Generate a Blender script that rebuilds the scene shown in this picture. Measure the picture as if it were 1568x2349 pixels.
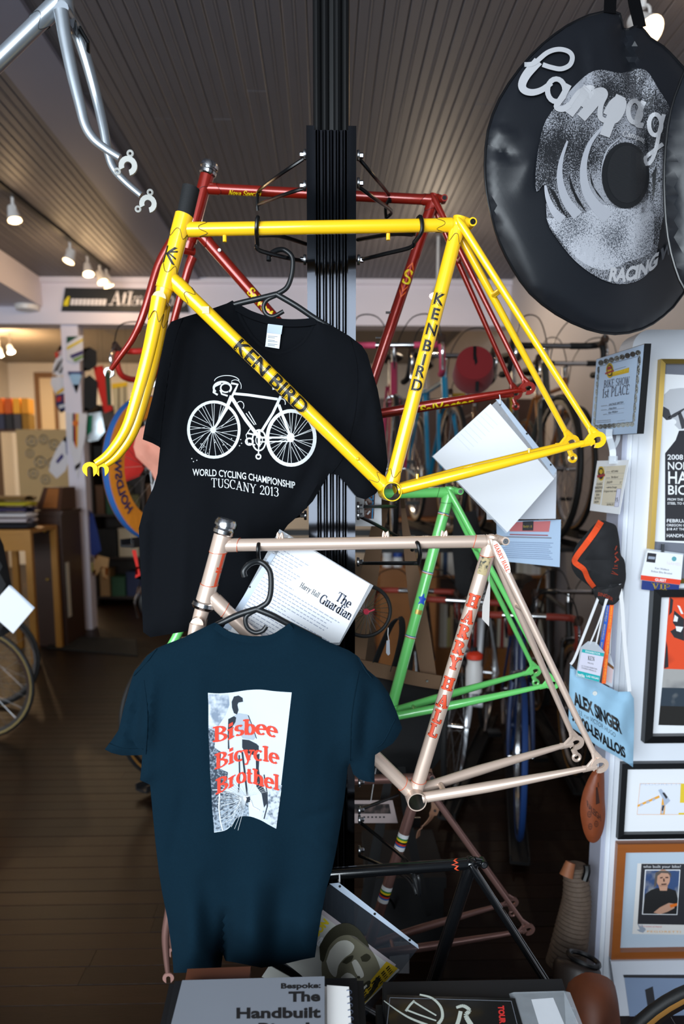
import bpy, bmesh, math, random
from mathutils import Vector, Matrix
from mathutils.geometry import delaunay_2d_cdt
random.seed(7)
V = Vector
PI = math.pi
for o in list(bpy.data.objects): bpy.data.objects.remove(o)
SC = bpy.context.scene
COL = SC.collection

# ---------------------------------------------------------------- camera
IW, IH = 1568.0, 2349.0
FPX, CX, CY = 1680.0, 784.0, 1327.0          # focal length and principal point of the lens, in pixels
HOR, VPX, EYE = 1085.0, 742.0, 1.55
PITCH = math.atan((CY-HOR)/FPX)
YAW = math.atan((CX-VPX)/FPX)
cam = bpy.data.cameras.new('camera'); CAM = bpy.data.objects.new('camera', cam); COL.objects.link(CAM)
cam.sensor_fit = 'VERTICAL'; cam.sensor_height = 36.0; cam.sensor_width = 24.0
cam.lens = FPX/IH*36.0
cam.shift_y = (CY-IH/2)/IH
cam.clip_start = 0.05; cam.clip_end = 60
CAM.location = (0, 0, EYE)
CAM.rotation_euler = (PI/2-PITCH, 0, -YAW)
cam.dof.use_dof = True; cam.dof.focus_distance = 1.50; cam.dof.aperture_fstop = 2.8
SC.camera = CAM
_R = CAM.rotation_euler.to_matrix()
C_RIGHT, C_UP, C_FWD = _R @ V((1,0,0)), _R @ V((0,1,0)), _R @ V((0,0,-1))
EYEP = V((0,0,EYE))
def ray(px, py): return C_RIGHT*((px-CX)/FPX) + C_UP*((CY-py)/FPX) + C_FWD
def U(px, py, Y):
    d = ray(px, py); return EYEP + d*(Y/d.y)
def PX(px, Y, py=1085):   return U(px, py, Y).x
def PZ(py, Y, px=784):    return U(px, py, Y).z

# ---------------------------------------------------------------- light
SC.view_settings.view_transform = 'Standard'
SC.view_settings.look = 'None'
SC.view_settings.gamma = 1.0
SC.view_settings.use_curve_mapping = False
SC.view_settings.exposure = 0.12
wd = bpy.data.worlds.new('world'); SC.world = wd; wd.use_nodes = True
bg = wd.node_tree.nodes['Background']
bg.inputs[0].default_value = (0.62, 0.80, 1.0, 1); bg.inputs[1].default_value = 0.12
def area(name, loc, tgt, sx, sy, watts, col):
    l = bpy.data.lights.new(name, 'AREA'); l.shape = 'RECTANGLE'; l.size = sx; l.size_y = sy
    l.energy = watts; l.color = col
    o = bpy.data.objects.new(name, l); COL.objects.link(o); o.location = loc
    o.rotation_euler = (V(tgt)-V(loc)).to_track_quat('-Z', 'Y').to_euler()
    return o
area('shop_window_daylight', (-1.5, -2.35, 1.95), (0.15, 2.0, 1.52), 4.6, 2.3, 370, (0.84, 0.93, 1.0))
area('back_room_fill', (-3.2, 10.3, 3.2), (-3.2, 10.3, 0), 2.2, 2.2, 80, (1.0, 0.80, 0.52))  # unseen warm panel added under the ceiling to brighten the back room

# ---------------------------------------------------------------- materials
def s2l(c): return c/12.92 if c <= 0.04045 else ((c+0.055)/1.055)**2.4
def rgb(r, g, b): return (s2l(r/255), s2l(g/255), s2l(b/255), 1.0)
MATS = {}
def mat(name, col, rough=0.5, metal=0.0, coat=0.0, var=0.0, vscale=8.0, bump=0.0, bscale=60.0,
        spec=0.5, trans=0.0, alpha=1.0, emit=0.0, stretch=None, flake=0.0, sheen=0.0):
    if name in MATS: return MATS[name]
    m = bpy.data.materials.new(name); m.use_nodes = True; MATS[name] = m
    nt = m.node_tree; n = nt.nodes; L = nt.links; b = n['Principled BSDF']
    if len(col) == 3: col = rgb(*col)
    b.inputs['Base Color'].default_value = col
    b.inputs['Roughness'].default_value = rough
    b.inputs['Metallic'].default_value = metal
    b.inputs['Coat Weight'].default_value = coat
    b.inputs['Coat Roughness'].default_value = 0.06
    b.inputs['Specular IOR Level'].default_value = spec
    b.inputs['Transmission Weight'].default_value = trans
    b.inputs['Alpha'].default_value = alpha
    if sheen: b.inputs['Sheen Weight'].default_value = sheen; b.inputs['Sheen Roughness'].default_value = 0.5
    if emit:
        b.inputs['Emission Color'].default_value = col; b.inputs['Emission Strength'].default_value = emit
    tc = None
    if var or bump or flake:
        tc = n.new('ShaderNodeTexCoord'); mp = n.new('ShaderNodeMapping')
        L.new(tc.outputs['Object'], mp.inputs[0])
        if stretch: mp.inputs['Scale'].default_value = stretch
    if var or flake:
        nz = n.new('ShaderNodeTexNoise'); nz.inputs['Scale'].default_value = vscale; nz.inputs['Detail'].default_value = 5
        L.new(mp.outputs[0], nz.inputs[0])
        mx = n.new('ShaderNodeMix'); mx.data_type = 'RGBA'
        k = var or flake
        mx.inputs[6].default_value = tuple(max(0, c*(1-k)) for c in col[:3])+(1,)
        mx.inputs[7].default_value = tuple(min(1, c*(1+k)) for c in col[:3])+(1,)
        L.new(nz.outputs[0], mx.inputs[0]); L.new(mx.outputs[2], b.inputs['Base Color'])
    if bump:
        bz = n.new('ShaderNodeTexNoise'); bz.inputs['Scale'].default_value = bscale; bz.inputs['Detail'].default_value = 3
        L.new(mp.outputs[0], bz.inputs[0])
        bn = n.new('ShaderNodeBump'); bn.inputs['Strength'].default_value = bump; bn.inputs['Distance'].default_value = 0.004
        L.new(bz.outputs[0], bn.inputs['Height']); L.new(bn.outputs[0], b.inputs['Normal'])
    return m
def speckle(name, c0, c1, scale=900.0, thr=0.5, rough=0.75, big=6.0, width=0.12):
    """fine printed speckle, denser and sparser by a slow noise"""
    if name in MATS: return MATS[name]
    m = mat(name, c0, rough); nt = m.node_tree; n = nt.nodes; L = nt.links; b = n['Principled BSDF']
    tc = n.new('ShaderNodeTexCoord')
    a = n.new('ShaderNodeTexNoise'); a.inputs['Scale'].default_value = scale; a.inputs['Detail'].default_value = 2
    s = n.new('ShaderNodeTexNoise'); s.inputs['Scale'].default_value = big; s.inputs['Detail'].default_value = 1
    L.new(tc.outputs['Object'], a.inputs[0]); L.new(tc.outputs['Object'], s.inputs[0])
    ad = n.new('ShaderNodeMath'); ad.operation = 'ADD'; L.new(a.outputs[0], ad.inputs[0]); L.new(s.outputs[0], ad.inputs[1])
    mr = n.new('ShaderNodeMapRange'); mr.inputs[1].default_value = thr*2-width; mr.inputs[2].default_value = thr*2+width
    L.new(ad.outputs[0], mr.inputs[0])
    mx = n.new('ShaderNodeMix'); mx.data_type = 'RGBA'
    mx.inputs[6].default_value = rgb(*c0); mx.inputs[7].default_value = rgb(*c1)
    L.new(mr.outputs[0], mx.inputs[0]); L.new(mx.outputs[2], b.inputs['Base Color'])
    return m
def wave_mat(name, c0, c1, scale, direction='X', rough=0.6, distort=0.0, bump=0.0):
    """woven / ribbed look"""
    if name in MATS: return MATS[name]
    m = mat(name, c0, rough); nt = m.node_tree; n = nt.nodes; L = nt.links; b = n['Principled BSDF']
    tc = n.new('ShaderNodeTexCoord'); w = n.new('ShaderNodeTexWave'); w.bands_direction = direction
    w.inputs['Scale'].default_value = scale; w.inputs['Distortion'].default_value = distort
    L.new(tc.outputs['Object'], w.inputs[0])
    mx = n.new('ShaderNodeMix'); mx.data_type = 'RGBA'
    mx.inputs[6].default_value = rgb(*c0); mx.inputs[7].default_value = rgb(*c1)
    L.new(w.outputs[1], mx.inputs[0]); L.new(mx.outputs[2], b.inputs['Base Color'])
    if bump:
        bn = n.new('ShaderNodeBump'); bn.inputs['Strength'].default_value = bump; bn.inputs['Distance'].default_value = 0.003
        L.new(w.outputs[1], bn.inputs['Height']); L.new(bn.outputs[0], b.inputs['Normal'])
    return m

# ---------------------------------------------------------------- objects
def link(o, parent=None):
    COL.objects.link(o)
    if parent is not None: o.parent = parent
    return o
def tag(o, label=None, cat=None, group=None, kind=None):
    if label: o['label'] = label
    if cat: o['category'] = cat
    if group: o['group'] = group
    if kind: o['kind'] = kind
    return o
def thing(name, label, cat, loc=(0,0,0), group=None, rz=0.0):
    o = bpy.data.objects.new(name, None); o.empty_display_size = 0.05
    link(o); o.location = loc; o.rotation_euler = (0,0,rz)
    return tag(o, label, cat, group)
def abs_loc(o):
    p = V(o.location)
    while o.parent is not None: o = o.parent; p = p + V(o.location)
    return p
def copy_tree(o, parent=None):
    c = o.copy(); link(c)
    c.parent = parent
    for ch in [x for x in bpy.data.objects if x.parent == o and x is not c]: copy_tree(ch, c)
    return c

class MB:
    """collects faces; build() links them as one mesh object (vertices are given in world space)"""
    def __init__(s): s.v = []; s.f = []
    def add(s, vs, fs):
        n = len(s.v); s.v += [V(p) for p in vs]; s.f += [tuple(i+n for i in f) for f in fs]; return s
    def quad(s, a, b, c, d): return s.add([a,b,c,d], [(0,1,2,3)])
    def hexa(s, p):          # p: 4 bottom, 4 top (same winding)
        return s.add(p, [(3,2,1,0),(4,5,6,7),(0,1,5,4),(1,2,6,5),(2,3,7,6),(3,0,4,7)])
    def box(s, c, size, M=None):
        c = V(c); x, y, z = (k/2 for k in size)
        p = [V(q) for q in ((-x,-y,-z),(x,-y,-z),(x,y,-z),(-x,y,-z),(-x,-y,z),(x,-y,z),(x,y,z),(-x,y,z))]
        if M is not None: p = [M @ q for q in p]
        return s.hexa([c+q for q in p])
    def bx(s, x0, x1, y0, y1, z0, z1): return s.box(((x0+x1)/2,(y0+y1)/2,(z0+z1)/2),(abs(x1-x0),abs(y1-y0),abs(z1-z0)))
    def bar(s, a, b, w, h, up=(0,0,1)):
        a, b = V(a), V(b); d = (b-a).normalized(); u = V(up)
        if abs(d.dot(u)) > .98: u = V((0,1,0))
        r = d.cross(u).normalized(); u = r.cross(d).normalized()
        q = [(-w/2,-h/2),(w/2,-h/2),(w/2,h/2),(-w/2,h/2)]
        return s.hexa([a+r*x+u*y for x,y in q]+[b+r*x+u*y for x,y in q])
    def tube(s, pts, rad, seg=12, cap=True, flat=1.0, fdir=None, closed=False):
        pts = [V(p) for p in pts]; n = len(pts)
        if not hasattr(rad, '__len__'): rad = [rad]*n
        if not hasattr(flat, '__len__'): flat = [flat]*n
        tang = []
        for i in range(n):
            a = pts[(i-1) % n] if (closed or i > 0) else pts[i]
            b = pts[(i+1) % n] if (closed or i < n-1) else pts[i]
            t = b-a; tang.append(t.normalized() if t.length > 1e-9 else V((0,0,1)))
        if fdir is not None: u = V(fdir)
        else: u = V((0,0,1)) if abs(tang[0].z) < .9 else V((0,1,0))
        vs = []
        for i in range(n):
            t = tang[i]; u = (u-t*u.dot(t))
            if u.length < 1e-6: u = t.orthogonal()
            u = u.normalized(); w = t.cross(u)
            for k in range(seg):
                a = 2*PI*k/seg
                vs.append(pts[i]+u*(rad[i]*flat[i]*math.cos(a))+w*(rad[i]*math.sin(a)))
        fs = []
        for i in range(n if closed else n-1):
            j = (i+1) % n
            for k in range(seg):
                l = (k+1) % seg; fs.append((i*seg+k, i*seg+l, j*seg+l, j*seg+k))
        if cap and not closed:
            fs.append(tuple(reversed(range(seg)))); fs.append(tuple((n-1)*seg+k for k in range(seg)))
        return s.add(vs, fs)
    def lathe(s, org, axis, prof, seg=24, arc=2*PI, xdir=None):
        """prof: list of (radius, height along axis)"""
        org, ax = V(org), V(axis).normalized()
        u = V(xdir) if xdir is not None else ax.orthogonal(); u = (u-ax*u.dot(ax)).normalized(); w = ax.cross(u)
        full = abs(arc-2*PI) < 1e-6; m = seg if full else seg+1
        vs = []
        for r, h in prof:
            for k in range(m):
                a = arc*k/seg; vs.append(org+ax*h+(u*math.cos(a)+w*math.sin(a))*r)
        fs = []
        for i in range(len(prof)-1):
            for k in range(seg):
                l = (k+1) % m if full else k+1
                fs.append((i*m+k, i*m+l, (i+1)*m+l, (i+1)*m+k))
        return s.add(vs, fs)
    def disc(s, c, n, r, th=0.002, seg=24):
        return s.lathe(c, n, [(0.00001,-th/2),(r,-th/2),(r,th/2),(0.00001,th/2)], seg)
    def torus(s, c, n, R, r, seg=40, sg2=10, a0=0.0, a1=2*PI, xdir=None, flat=1.0):
        c, n = V(c), V(n).normalized()
        u = V(xdir) if xdir is not None else n.orthogonal(); u = (u-n*u.dot(n)).normalized(); w = n.cross(u)
        full = abs(a1-a0-2*PI) < 1e-6; m = seg if full else seg+1
        pts = [c+(u*math.cos(a0+(a1-a0)*k/seg)+w*math.sin(a0+(a1-a0)*k/seg))*R for k in range(m)]
        return s.tube(pts, r, sg2, cap=not full, closed=full, flat=flat, fdir=n if full else n)
    def sphere(s, c, r, seg=16, rings=10, scale=(1,1,1), M=None):
        c = V(c); vs = []; fs = []
        for i in range(rings+1):
            t = PI*i/rings
            for k in range(seg):
                a = 2*PI*k/seg
                p = V((math.sin(t)*math.cos(a)*r*scale[0], math.sin(t)*math.sin(a)*r*scale[1], math.cos(t)*r*scale[2]))
                vs.append(c+(M @ p if M is not None else p))
        for i in range(rings):
            for k in range(seg):
                l = (k+1) % seg; fs.append((i*seg+k, (i+1)*seg+k, (i+1)*seg+l, i*seg+l))
        return s.add(vs, fs)
    def prism(s, pts, th):
        """pts: planar closed outline in 3D; th: thickness vector (extruded both ways by half)"""
        pts = [V(p) for p in pts]; t = V(th)/2; n = len(pts)
        tri = cdt(pts)
        vs = [p-t for p in pts]+[p+t for p in pts]
        fs = [tuple(reversed(f)) for f in tri]+[tuple(i+n for i in f) for f in tri]
        fs += [(i, (i+1) % n, (i+1) % n+n, i+n) for i in range(n)]
        return s.add(vs, fs)
    def ribbon(s, pts, w, th, side):
        """flat strap along pts; side = width direction (one or list)"""
        pts = [V(p) for p in pts]; n = len(pts)
        sd = [V(x).normalized() for x in side] if isinstance(side, list) else [V(side).normalized()]*n
        ww = w if hasattr(w, '__len__') else [w]*n
        vs = []
        for i in range(n):
            t = (pts[min(i+1,n-1)]-pts[max(i-1,0)]).normalized()
            d = (sd[i]-t*sd[i].dot(t)).normalized(); nn = t.cross(d)
            for a, b in ((-1,-1),(1,-1),(1,1),(-1,1)): vs.append(pts[i]+d*(a*ww[i]/2)+nn*(b*th/2))
        fs = [(3,2,1,0), tuple(4*(n-1)+k for k in range(4))]
        for i in range(n-1):
            for k in range(4):
                l = (k+1) % 4; fs.append((4*i+k, 4*i+l, 4*i+4+l, 4*i+4+k))
        return s.add(vs, fs)
    def build(s, name, m, parent=None, smooth=True, angle=40, label=None):
        me = bpy.data.meshes.new(name)
        off = abs_loc(parent) if parent is not None else V((0,0,0))
        me.from_pydata([p-off for p in s.v], [], s.f)
        bm = bmesh.new(); bm.from_mesh(me); bmesh.ops.recalc_face_normals(bm, faces=bm.faces); bm.to_mesh(me); bm.free()
        if smooth:
            me.polygons.foreach_set('use_smooth', [True]*len(me.polygons))
            try: me.set_sharp_from_angle(angle=math.radians(angle))
            except Exception: pass
        o = bpy.data.objects.new(name, me)
        if m is not None: me.materials.append(m)
        link(o, parent)
        if label: o['label'] = label
        return o
def cdt(pts):
    """triangulate a simple planar 3D outline"""
    n = V((0,0,0))
    for i in range(len(pts)):
        a, b = pts[i], pts[(i+1) % len(pts)]; n += V(((a.y-b.y)*(a.z+b.z), (a.z-b.z)*(a.x+b.x), (a.x-b.x)*(a.y+b.y)))
    n.normalize(); u = n.orthogonal().normalized(); w = n.cross(u)
    p2 = [V((p.dot(u), p.dot(w))) for p in pts]
    k = len(pts)
    r = delaunay_2d_cdt(p2, [], [list(range(k))], 1, 1e-9)
    out = []
    for f in r[2]:
        g = []
        for i in f:
            src = r[3][i]; g.append(src[0] if src else None)
        if None not in g: out.append(tuple(g))
    return out
def bez(pts, n=8):
    """Catmull-Rom through points"""
    pts = [V(p) for p in pts]; out = []
    for i in range(len(pts)-1):
        p0 = pts[max(i-1,0)]; p1 = pts[i]; p2 = pts[i+1]; p3 = pts[min(i+2,len(pts)-1)]
        for k in range(n):
            t = k/n
            out.append(0.5*((2*p1)+(p2-p0)*t+(2*p0-5*p1+4*p2-p3)*t*t+(3*p1-p0-3*p2+p3)*t**3))
    out.append(pts[-1]); return out
def lerp(a, b, t): return a+(b-a)*t

# ---------------------------------------------------------------- lettering
_tc = {}
def sans(txt, offset=0.0, shear=0.0, spacing=1.0):
    """triangulated lettering of the built-in font; cap height 1; returns 2D verts, tris, width"""
    key = (txt, offset, shear, spacing)
    if key in _tc: return _tc[key]
    cu = bpy.data.curves.new('t', 'FONT'); cu.body = txt; cu.size = 1; cu.offset = offset; cu.shear = shear
    cu.space_character = spacing; cu.resolution_u = 3
    o = bpy.data.objects.new('t', cu); COL.objects.link(o)
    dg = bpy.context.evaluated_depsgraph_get(); me = bpy.data.meshes.new_from_object(o.evaluated_get(dg))
    bm = bmesh.new(); bm.from_mesh(me); bmesh.ops.triangulate(bm, faces=bm.faces)
    k = 1/0.729
    vs = [(v.co.x*k, v.co.y*k) for v in bm.verts]; fs = [tuple(v.index for v in f.verts) for f in bm.faces]
    bm.free(); bpy.data.objects.remove(o); bpy.data.meshes.remove(me); bpy.data.curves.remove(cu)
    w = max([p[0] for p in vs], default=0)
    _tc[key] = (vs, fs, w); return _tc[key]
# serif lettering drawn with strokes: L polyline, A arc (cx,cy,rx,ry,a0,a1 degrees), S serif bar at a point
_G = {
'A':(.86,'L.43,1,.14,0 T.43,1,.72,0 L.24,.34,.62,.34 S.13,0 S.73,0'),'B':(.78,'T.2,0,.2,1 A.2,.76,.4,.24,-90,90 A.2,.26,.48,.26,-90,90 S.16,0 S.16,1'),
'C':(.8,'A.44,.5,.34,.5,50,310 L.7,.98,.7,.72'),'D':(.84,'T.2,0,.2,1 A.2,.5,.52,.5,-90,90 S.16,0 S.16,1'),
'E':(.74,'T.2,0,.2,1 L.16,0,.66,0,.66,.2 L.16,1,.64,1,.64,.8 L.2,.52,.5,.52 S.16,0 S.16,1'),
'F':(.7,'T.2,0,.2,1 L.16,1,.64,1,.64,.8 L.2,.52,.5,.52 S.2,0 S.16,1'),'G':(.86,'A.44,.5,.34,.5,50,330 T.72,.0,.72,.42 S.72,.42 L.7,.98,.7,.74'),
'H':(.88,'T.2,0,.2,1 T.68,0,.68,1 L.2,.5,.68,.5 S.2,0 S.2,1 S.68,0 S.68,1'),'I':(.42,'T.2,0,.2,1 S.2,0 S.2,1'),
'K':(.84,'T.2,0,.2,1 L.2,.42,.66,1 T.36,.6,.7,0 S.2,0 S.2,1 S.68,1 S.72,0'),'L':(.7,'T.2,0,.2,1 L.16,0,.64,0,.64,.26 S.2,0 S.2,1'),
'N':(.9,'L.2,0,.2,1 T.2,1,.7,0 L.7,0,.7,1 S.2,0 S.18,1 S.7,1'),'O':(.88,'A.44,.5,.34,.5,0,360'),
'P':(.74,'T.2,0,.2,1 A.2,.72,.44,.28,-90,90 S.2,0 S.16,1'),'R':(.84,'T.2,0,.2,1 A.2,.74,.42,.26,-90,90 T.4,.48,.7,0 S.2,0 S.16,1 S.74,0'),
'S':(.68,'A.34,.75,.24,.25,40,270 A.34,.25,.26,.25,-140,90 L.56,.97,.56,.76 L.1,.03,.1,.26'),'T':(.78,'T.39,0,.39,1 L.06,.8,.06,1,.72,1,.72,.8 S.39,0'),
'U':(.86,'T.2,1,.2,.3 A.44,.3,.24,.3,180,360 L.68,.3,.68,1 S.2,1 S.68,1'),'V':(.84,'T.14,1,.42,0 L.42,0,.7,1 S.14,1 S.7,1'),
'W':(1.14,'T.12,1,.36,0 L.36,0,.58,.9 T.58,.9,.8,0 L.8,0,1.02,1 S.12,1 S.56,1 S1.02,1'),'Y':(.84,'T.12,1,.42,.48 L.42,.48,.7,1 T.42,0,.42,.5 S.12,1 S.7,1 S.42,0'),
'a':(.58,'A.26,.2,.16,.2,60,300 T.44,0,.44,.46 A.28,.46,.16,.18,0,150 S.48,0'),'b':(.64,'T.16,0,.16,1 A.34,.33,.2,.33,0,360 S.14,1'),
'c':(.54,'A.3,.33,.22,.33,50,310'),'d':(.66,'T.48,0,.48,1 A.3,.33,.2,.33,0,360 S.46,1 S.5,0'),'e':(.58,'A.3,.33,.22,.33,0,310 L.1,.36,.52,.36'),
'h':(.7,'T.16,0,.16,1 A.36,.42,.18,.24,0,180 T.54,0,.54,.42 S.16,0 S.14,1 S.54,0'),'i':(.36,'T.18,0,.18,.66 S.18,0 S.15,.66 D.18,.93'),
'l':(.36,'T.18,0,.18,1 S.18,0 S.15,1'),'n':(.7,'T.16,0,.16,.66 A.36,.42,.18,.24,0,180 T.54,0,.54,.42 S.16,0 S.14,.66 S.54,0'),
'o':(.6,'A.3,.33,.22,.33,0,360'),'p':(.64,'T.16,-.3,.16,.66 A.34,.33,.2,.33,0,360 S.16,-.3'),'r':(.5,'T.16,0,.16,.66 A.36,.44,.18,.2,70,180 S.16,0 S.14,.66'),
's':(.5,'A.26,.49,.16,.17,40,270 A.26,.16,.18,.16,-140,90'),'t':(.42,'T.18,.1,.18,.9 A.3,.12,.12,.12,180,300 L.04,.64,.36,.64'),
'u':(.68,'T.16,.66,.16,.22 A.33,.22,.17,.22,180,360 T.5,0,.5,.66 S.14,.66 S.48,.66 S.52,0'),'y':(.62,'T.12,.66,.32,0 L.52,.66,.22,-.28,.1,-.28 S.12,.66 S.52,.66'),
'm':(1.0,'T.16,0,.16,.66 A.34,.42,.16,.24,0,180 T.5,0,.5,.42 A.67,.42,.16,.24,0,180 T.83,0,.83,.42 S.16,0 S.5,0 S.83,0'),
'g':(.6,'A.28,.42,.18,.24,0,360 A.28,.0,.2,.2,150,390 T.46,.1,.46,.66'),'v':(.6,'T.12,.66,.3,0 L.3,0,.48,.66'),
'0':(.66,'A.33,.5,.24,.5,0,360'),'1':(.5,'T.26,0,.26,1 L.1,.82,.26,1 S.26,0'),'2':(.64,'A.32,.72,.22,.28,-20,170 L.53,.62,.1,0 T.08,.03,.6,.03'),
'3':(.62,'A.28,.76,.22,.24,-90,150 A.28,.27,.26,.27,-150,90'),'4':(.66,'T.46,0,.46,1 L.46,1,.06,.3,.62,.3'),':':(.34,'D.17,.12 D.17,.55'),
'.':(.3,'D.15,.06'),'-':(.4,'T.06,.36,.34,.36'),"'":(.24,'T.12,.8,.12,1'),' ':(.4,''),
}
def serif(txt, thick=0.15, thin=0.05, sl=0.13, slant=0.0, spacing=1.0):
    key = ('serif', txt, thick, thin, sl, slant, spacing)
    if key in _tc: return _tc[key]
    vs, fs = [], []; x0 = 0.0
    def q(a, b, c, d):
        n = len(vs); vs.extend([a,b,c,d]); fs.append((n,n+1,n+2)); fs.append((n,n+2,n+3))
    def stroke(pts, wide=None):
        for i in range(len(pts)-1):
            (ax,ay),(bx_,by_) = pts[i], pts[i+1]
            dx, dy = bx_-ax, by_-ay; l = math.hypot(dx,dy) or 1e-6
            w = (wide if wide else thin+(thick-thin)*(abs(dy)/l)**1.5)/2
            nx, ny = -dy/l*w, dx/l*w; ex, ey = dx/l*w*.3, dy/l*w*.3
            q((ax+nx-ex,ay+ny-ey),(ax-nx-ex,ay-ny-ey),(bx_-nx+ex,by_-ny+ey),(bx_+nx+ex,by_+ny+ey))
    for ch in txt:
        w, spec = _G.get(ch, _G[' '])
        for cmd in spec.split():
            k = cmd[0]; n = [float(t) for t in cmd[1:].split(',')]
            if k in 'LT': stroke([(x0+n[i], n[i+1]) for i in range(0, len(n), 2)], thick if k == 'T' else thin*1.25)
            elif k == 'A':
                m = max(6, int(abs(n[5]-n[4])/20))
                stroke([(x0+n[0]+n[2]*math.cos(math.radians(n[4]+(n[5]-n[4])*i/m)), n[1]+n[3]*math.sin(math.radians(n[4]+(n[5]-n[4])*i/m))) for i in range(m+1)])
            elif k == 'S': stroke([(x0+n[0]-sl-thick*.3, n[1]*(1-thin)+thin/2), (x0+n[0]+sl+thick*.3, n[1]*(1-thin)+thin/2)], thin*1.3)
            elif k == 'D':
                r = thick*.55; q((x0+n[0]-r,n[1]-r),(x0+n[0]+r,n[1]-r),(x0+n[0]+r,n[1]+r),(x0+n[0]-r,n[1]+r))
        x0 += w*spacing
    vs = [(x+slant*y, y) for x, y in vs]
    _tc[key] = (vs, fs, x0); return _tc[key]
def sliced(glyph, step):
    """cut lettering along a grid so that it can follow a curved surface"""
    vs, fs, w = glyph
    bm = bmesh.new(); bv = [bm.verts.new((x,y,0)) for x,y in vs]
    for f in fs:
        try: bm.faces.new([bv[i] for i in f])
        except ValueError: pass
    for ax in (0, 1):
        lo = min((v.co[ax] for v in bm.verts), default=0); hi = max((v.co[ax] for v in bm.verts), default=0)
        k = math.floor(lo/step)+1
        while k*step < hi:
            no = V((0,0,0)); no[ax] = 1; co = V((0,0,0)); co[ax] = k*step
            bmesh.ops.bisect_plane(bm, geom=bm.verts[:]+bm.edges[:]+bm.faces[:], plane_co=co, plane_no=no); k += 1
    bm.verts.index_update()
    out = ([(v.co.x, v.co.y) for v in bm.verts], [tuple(v.index for v in f.verts) for f in bm.faces], w)
    bm.free(); return out
def put_text(mb, glyph, fn, step=None):
    """fn maps (x,y) of the lettering (cap height 1) to a 3D point"""
    g = sliced(glyph, step) if step else glyph
    mb.add([fn(x, y) for x, y in g[0]], g[1]); return mb
def flat_text(mb, glyph, org, ex, ey, h):
    """org: baseline start; ex, ey: unit directions; h: cap height"""
    org, ex, ey = V(org), V(ex)*h, V(ey)*h
    mb.add([org+ex*x+ey*y for x, y in glyph[0]], glyph[1]); return mb
# ================================================================ the room
CEIL = 3.35; HDY = 7.2; BACKY = 12.6
def UZ(px, py, z):
    d = ray(px, py); return EYEP + d*((z-EYE)/d.z)
def UX(px, py, x):
    d = ray(px, py); return EYEP + d*(x/d.x)
M_CEIL = mat('painted_beadboard', (100,97,102), 0.55, var=0.10, vscale=2.5, bump=0.05, bscale=40)
M_BEAM = mat('lilac_grey_paint', (122,124,142), 0.5, var=0.05, vscale=3)
M_HEAD = mat('white_painted_plaster', (216,210,222), 0.6, var=0.03, vscale=2)
M_WALL = mat('cream_plaster', (214,206,196), 0.7, var=0.04, vscale=2)
M_GREYW = mat('grey_white_paint', (196,190,192), 0.6, var=0.05, vscale=3)
M_GAP = mat('dark_joint', (30,28,28), 0.9)
M_FLOOR = mat('dark_oak_boards', (34,19,10), 0.42, spec=.16, var=0.42, vscale=5, bump=0.12, bscale=30, stretch=(1.0,14.0,1.0))
M_FLOOR2 = mat('darker_oak_boards', (26,14,8), 0.42, spec=.16, var=0.42, vscale=5, bump=0.12, bscale=30, stretch=(1.0,14.0,1.0))

XL, XR = -5.2, 1.78
fl = MB().bx(XL, XR+2.5, -1.2, BACKY, -0.12, -0.016).build('floor', M_GAP, smooth=False); tag(fl, kind='structure')
far = MB().bx(XL, XR, HDY, BACKY, -0.016, 0.0).build('far_floor', M_FLOOR, fl, smooth=False)
ROW = 0.085
def plank_mesh(L, m, nm):
    mb = MB(); c = 0.0015; w = ROW-0.0016
    mb.add([(0,0,-.016),(L,0,-.016),(L,w,-.016),(0,w,-.016),(0,0,-c),(L,0,-c),(L,w,-c),(0,w,-c),(0,c,0),(L,c,0),(L,w-c,0),(0,w-c,0)],
           [(3,2,1,0),(0,1,5,4),(1,2,6,5),(2,3,7,6),(3,0,4,7),(4,5,9,8),(6,7,11,10),(8,9,10,11),(5,6,10,9),(7,4,8,11)])
    o = mb.build(nm, m, smooth=False); me = o.data; bpy.data.objects.remove(o); return me
pl_me = [plank_mesh(L, m, 'floor_plank') for L in (1.55, 2.0, 2.45) for m in (M_FLOOR, M_FLOOR2)]
pl_len = [1.55, 1.55, 2.0, 2.0, 2.45, 2.45]
r_ = 0; rnd = random.Random(3)
y = 1.55
while y < HDY-0.02:
    x = -3.6-rnd.random()*1.2
    while x < XR-0.02:
        k = rnd.randrange(6)
        o = bpy.data.objects.new('floor_plank', pl_me[k]); link(o, fl); o.location = (x, y, rnd.uniform(-.0006,.0006))
        x += pl_len[k]+0.0012
    y += ROW
MB().bx(XL, XR+2.5, -1.2, 1.55, -0.016, 0.0).build('near_floor', M_FLOOR, fl, smooth=False)

# ceiling: beaded boards running away from the camera
ce = MB().bx(XL, XR+2.5, -1.2, BACKY, CEIL+0.014, CEIL+0.1).build('ceiling', M_GAP, smooth=False); tag(ce, kind='structure')
BW = 0.101
def bead_board(L, nm):
    w = BW-0.0035; prof = [(0,.012),(0,.003),(.004,0),(w/2-.008,0),(w/2-.006,.003),(w/2-.004,0),(w/2,-.0012),(w/2+.004,0),(w/2+.006,.003),(w/2+.008,0),(w-.004,0),(w,.003),(w,.012)]
    n = len(prof); vs = [(x,0,z) for x,z in prof]+[(x,L,z) for x,z in prof]
    fs = [(i,i+1,n+i+1,n+i) for i in range(n-1)]+[tuple(range(n)), tuple(reversed(range(n,2*n)))]
    o = MB().add(vs, fs).build(nm, M_CEIL, smooth=False); me = o.data; bpy.data.objects.remove(o); return me
bl = [2.4, 3.1, 3.7]; bme = [bead_board(L, 'ceiling_board') for L in bl]
gb0 = UZ(191,383,CEIL).x; gb1 = UZ(172,187,CEIL).x        # edges of the flat band on the ceiling
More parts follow.
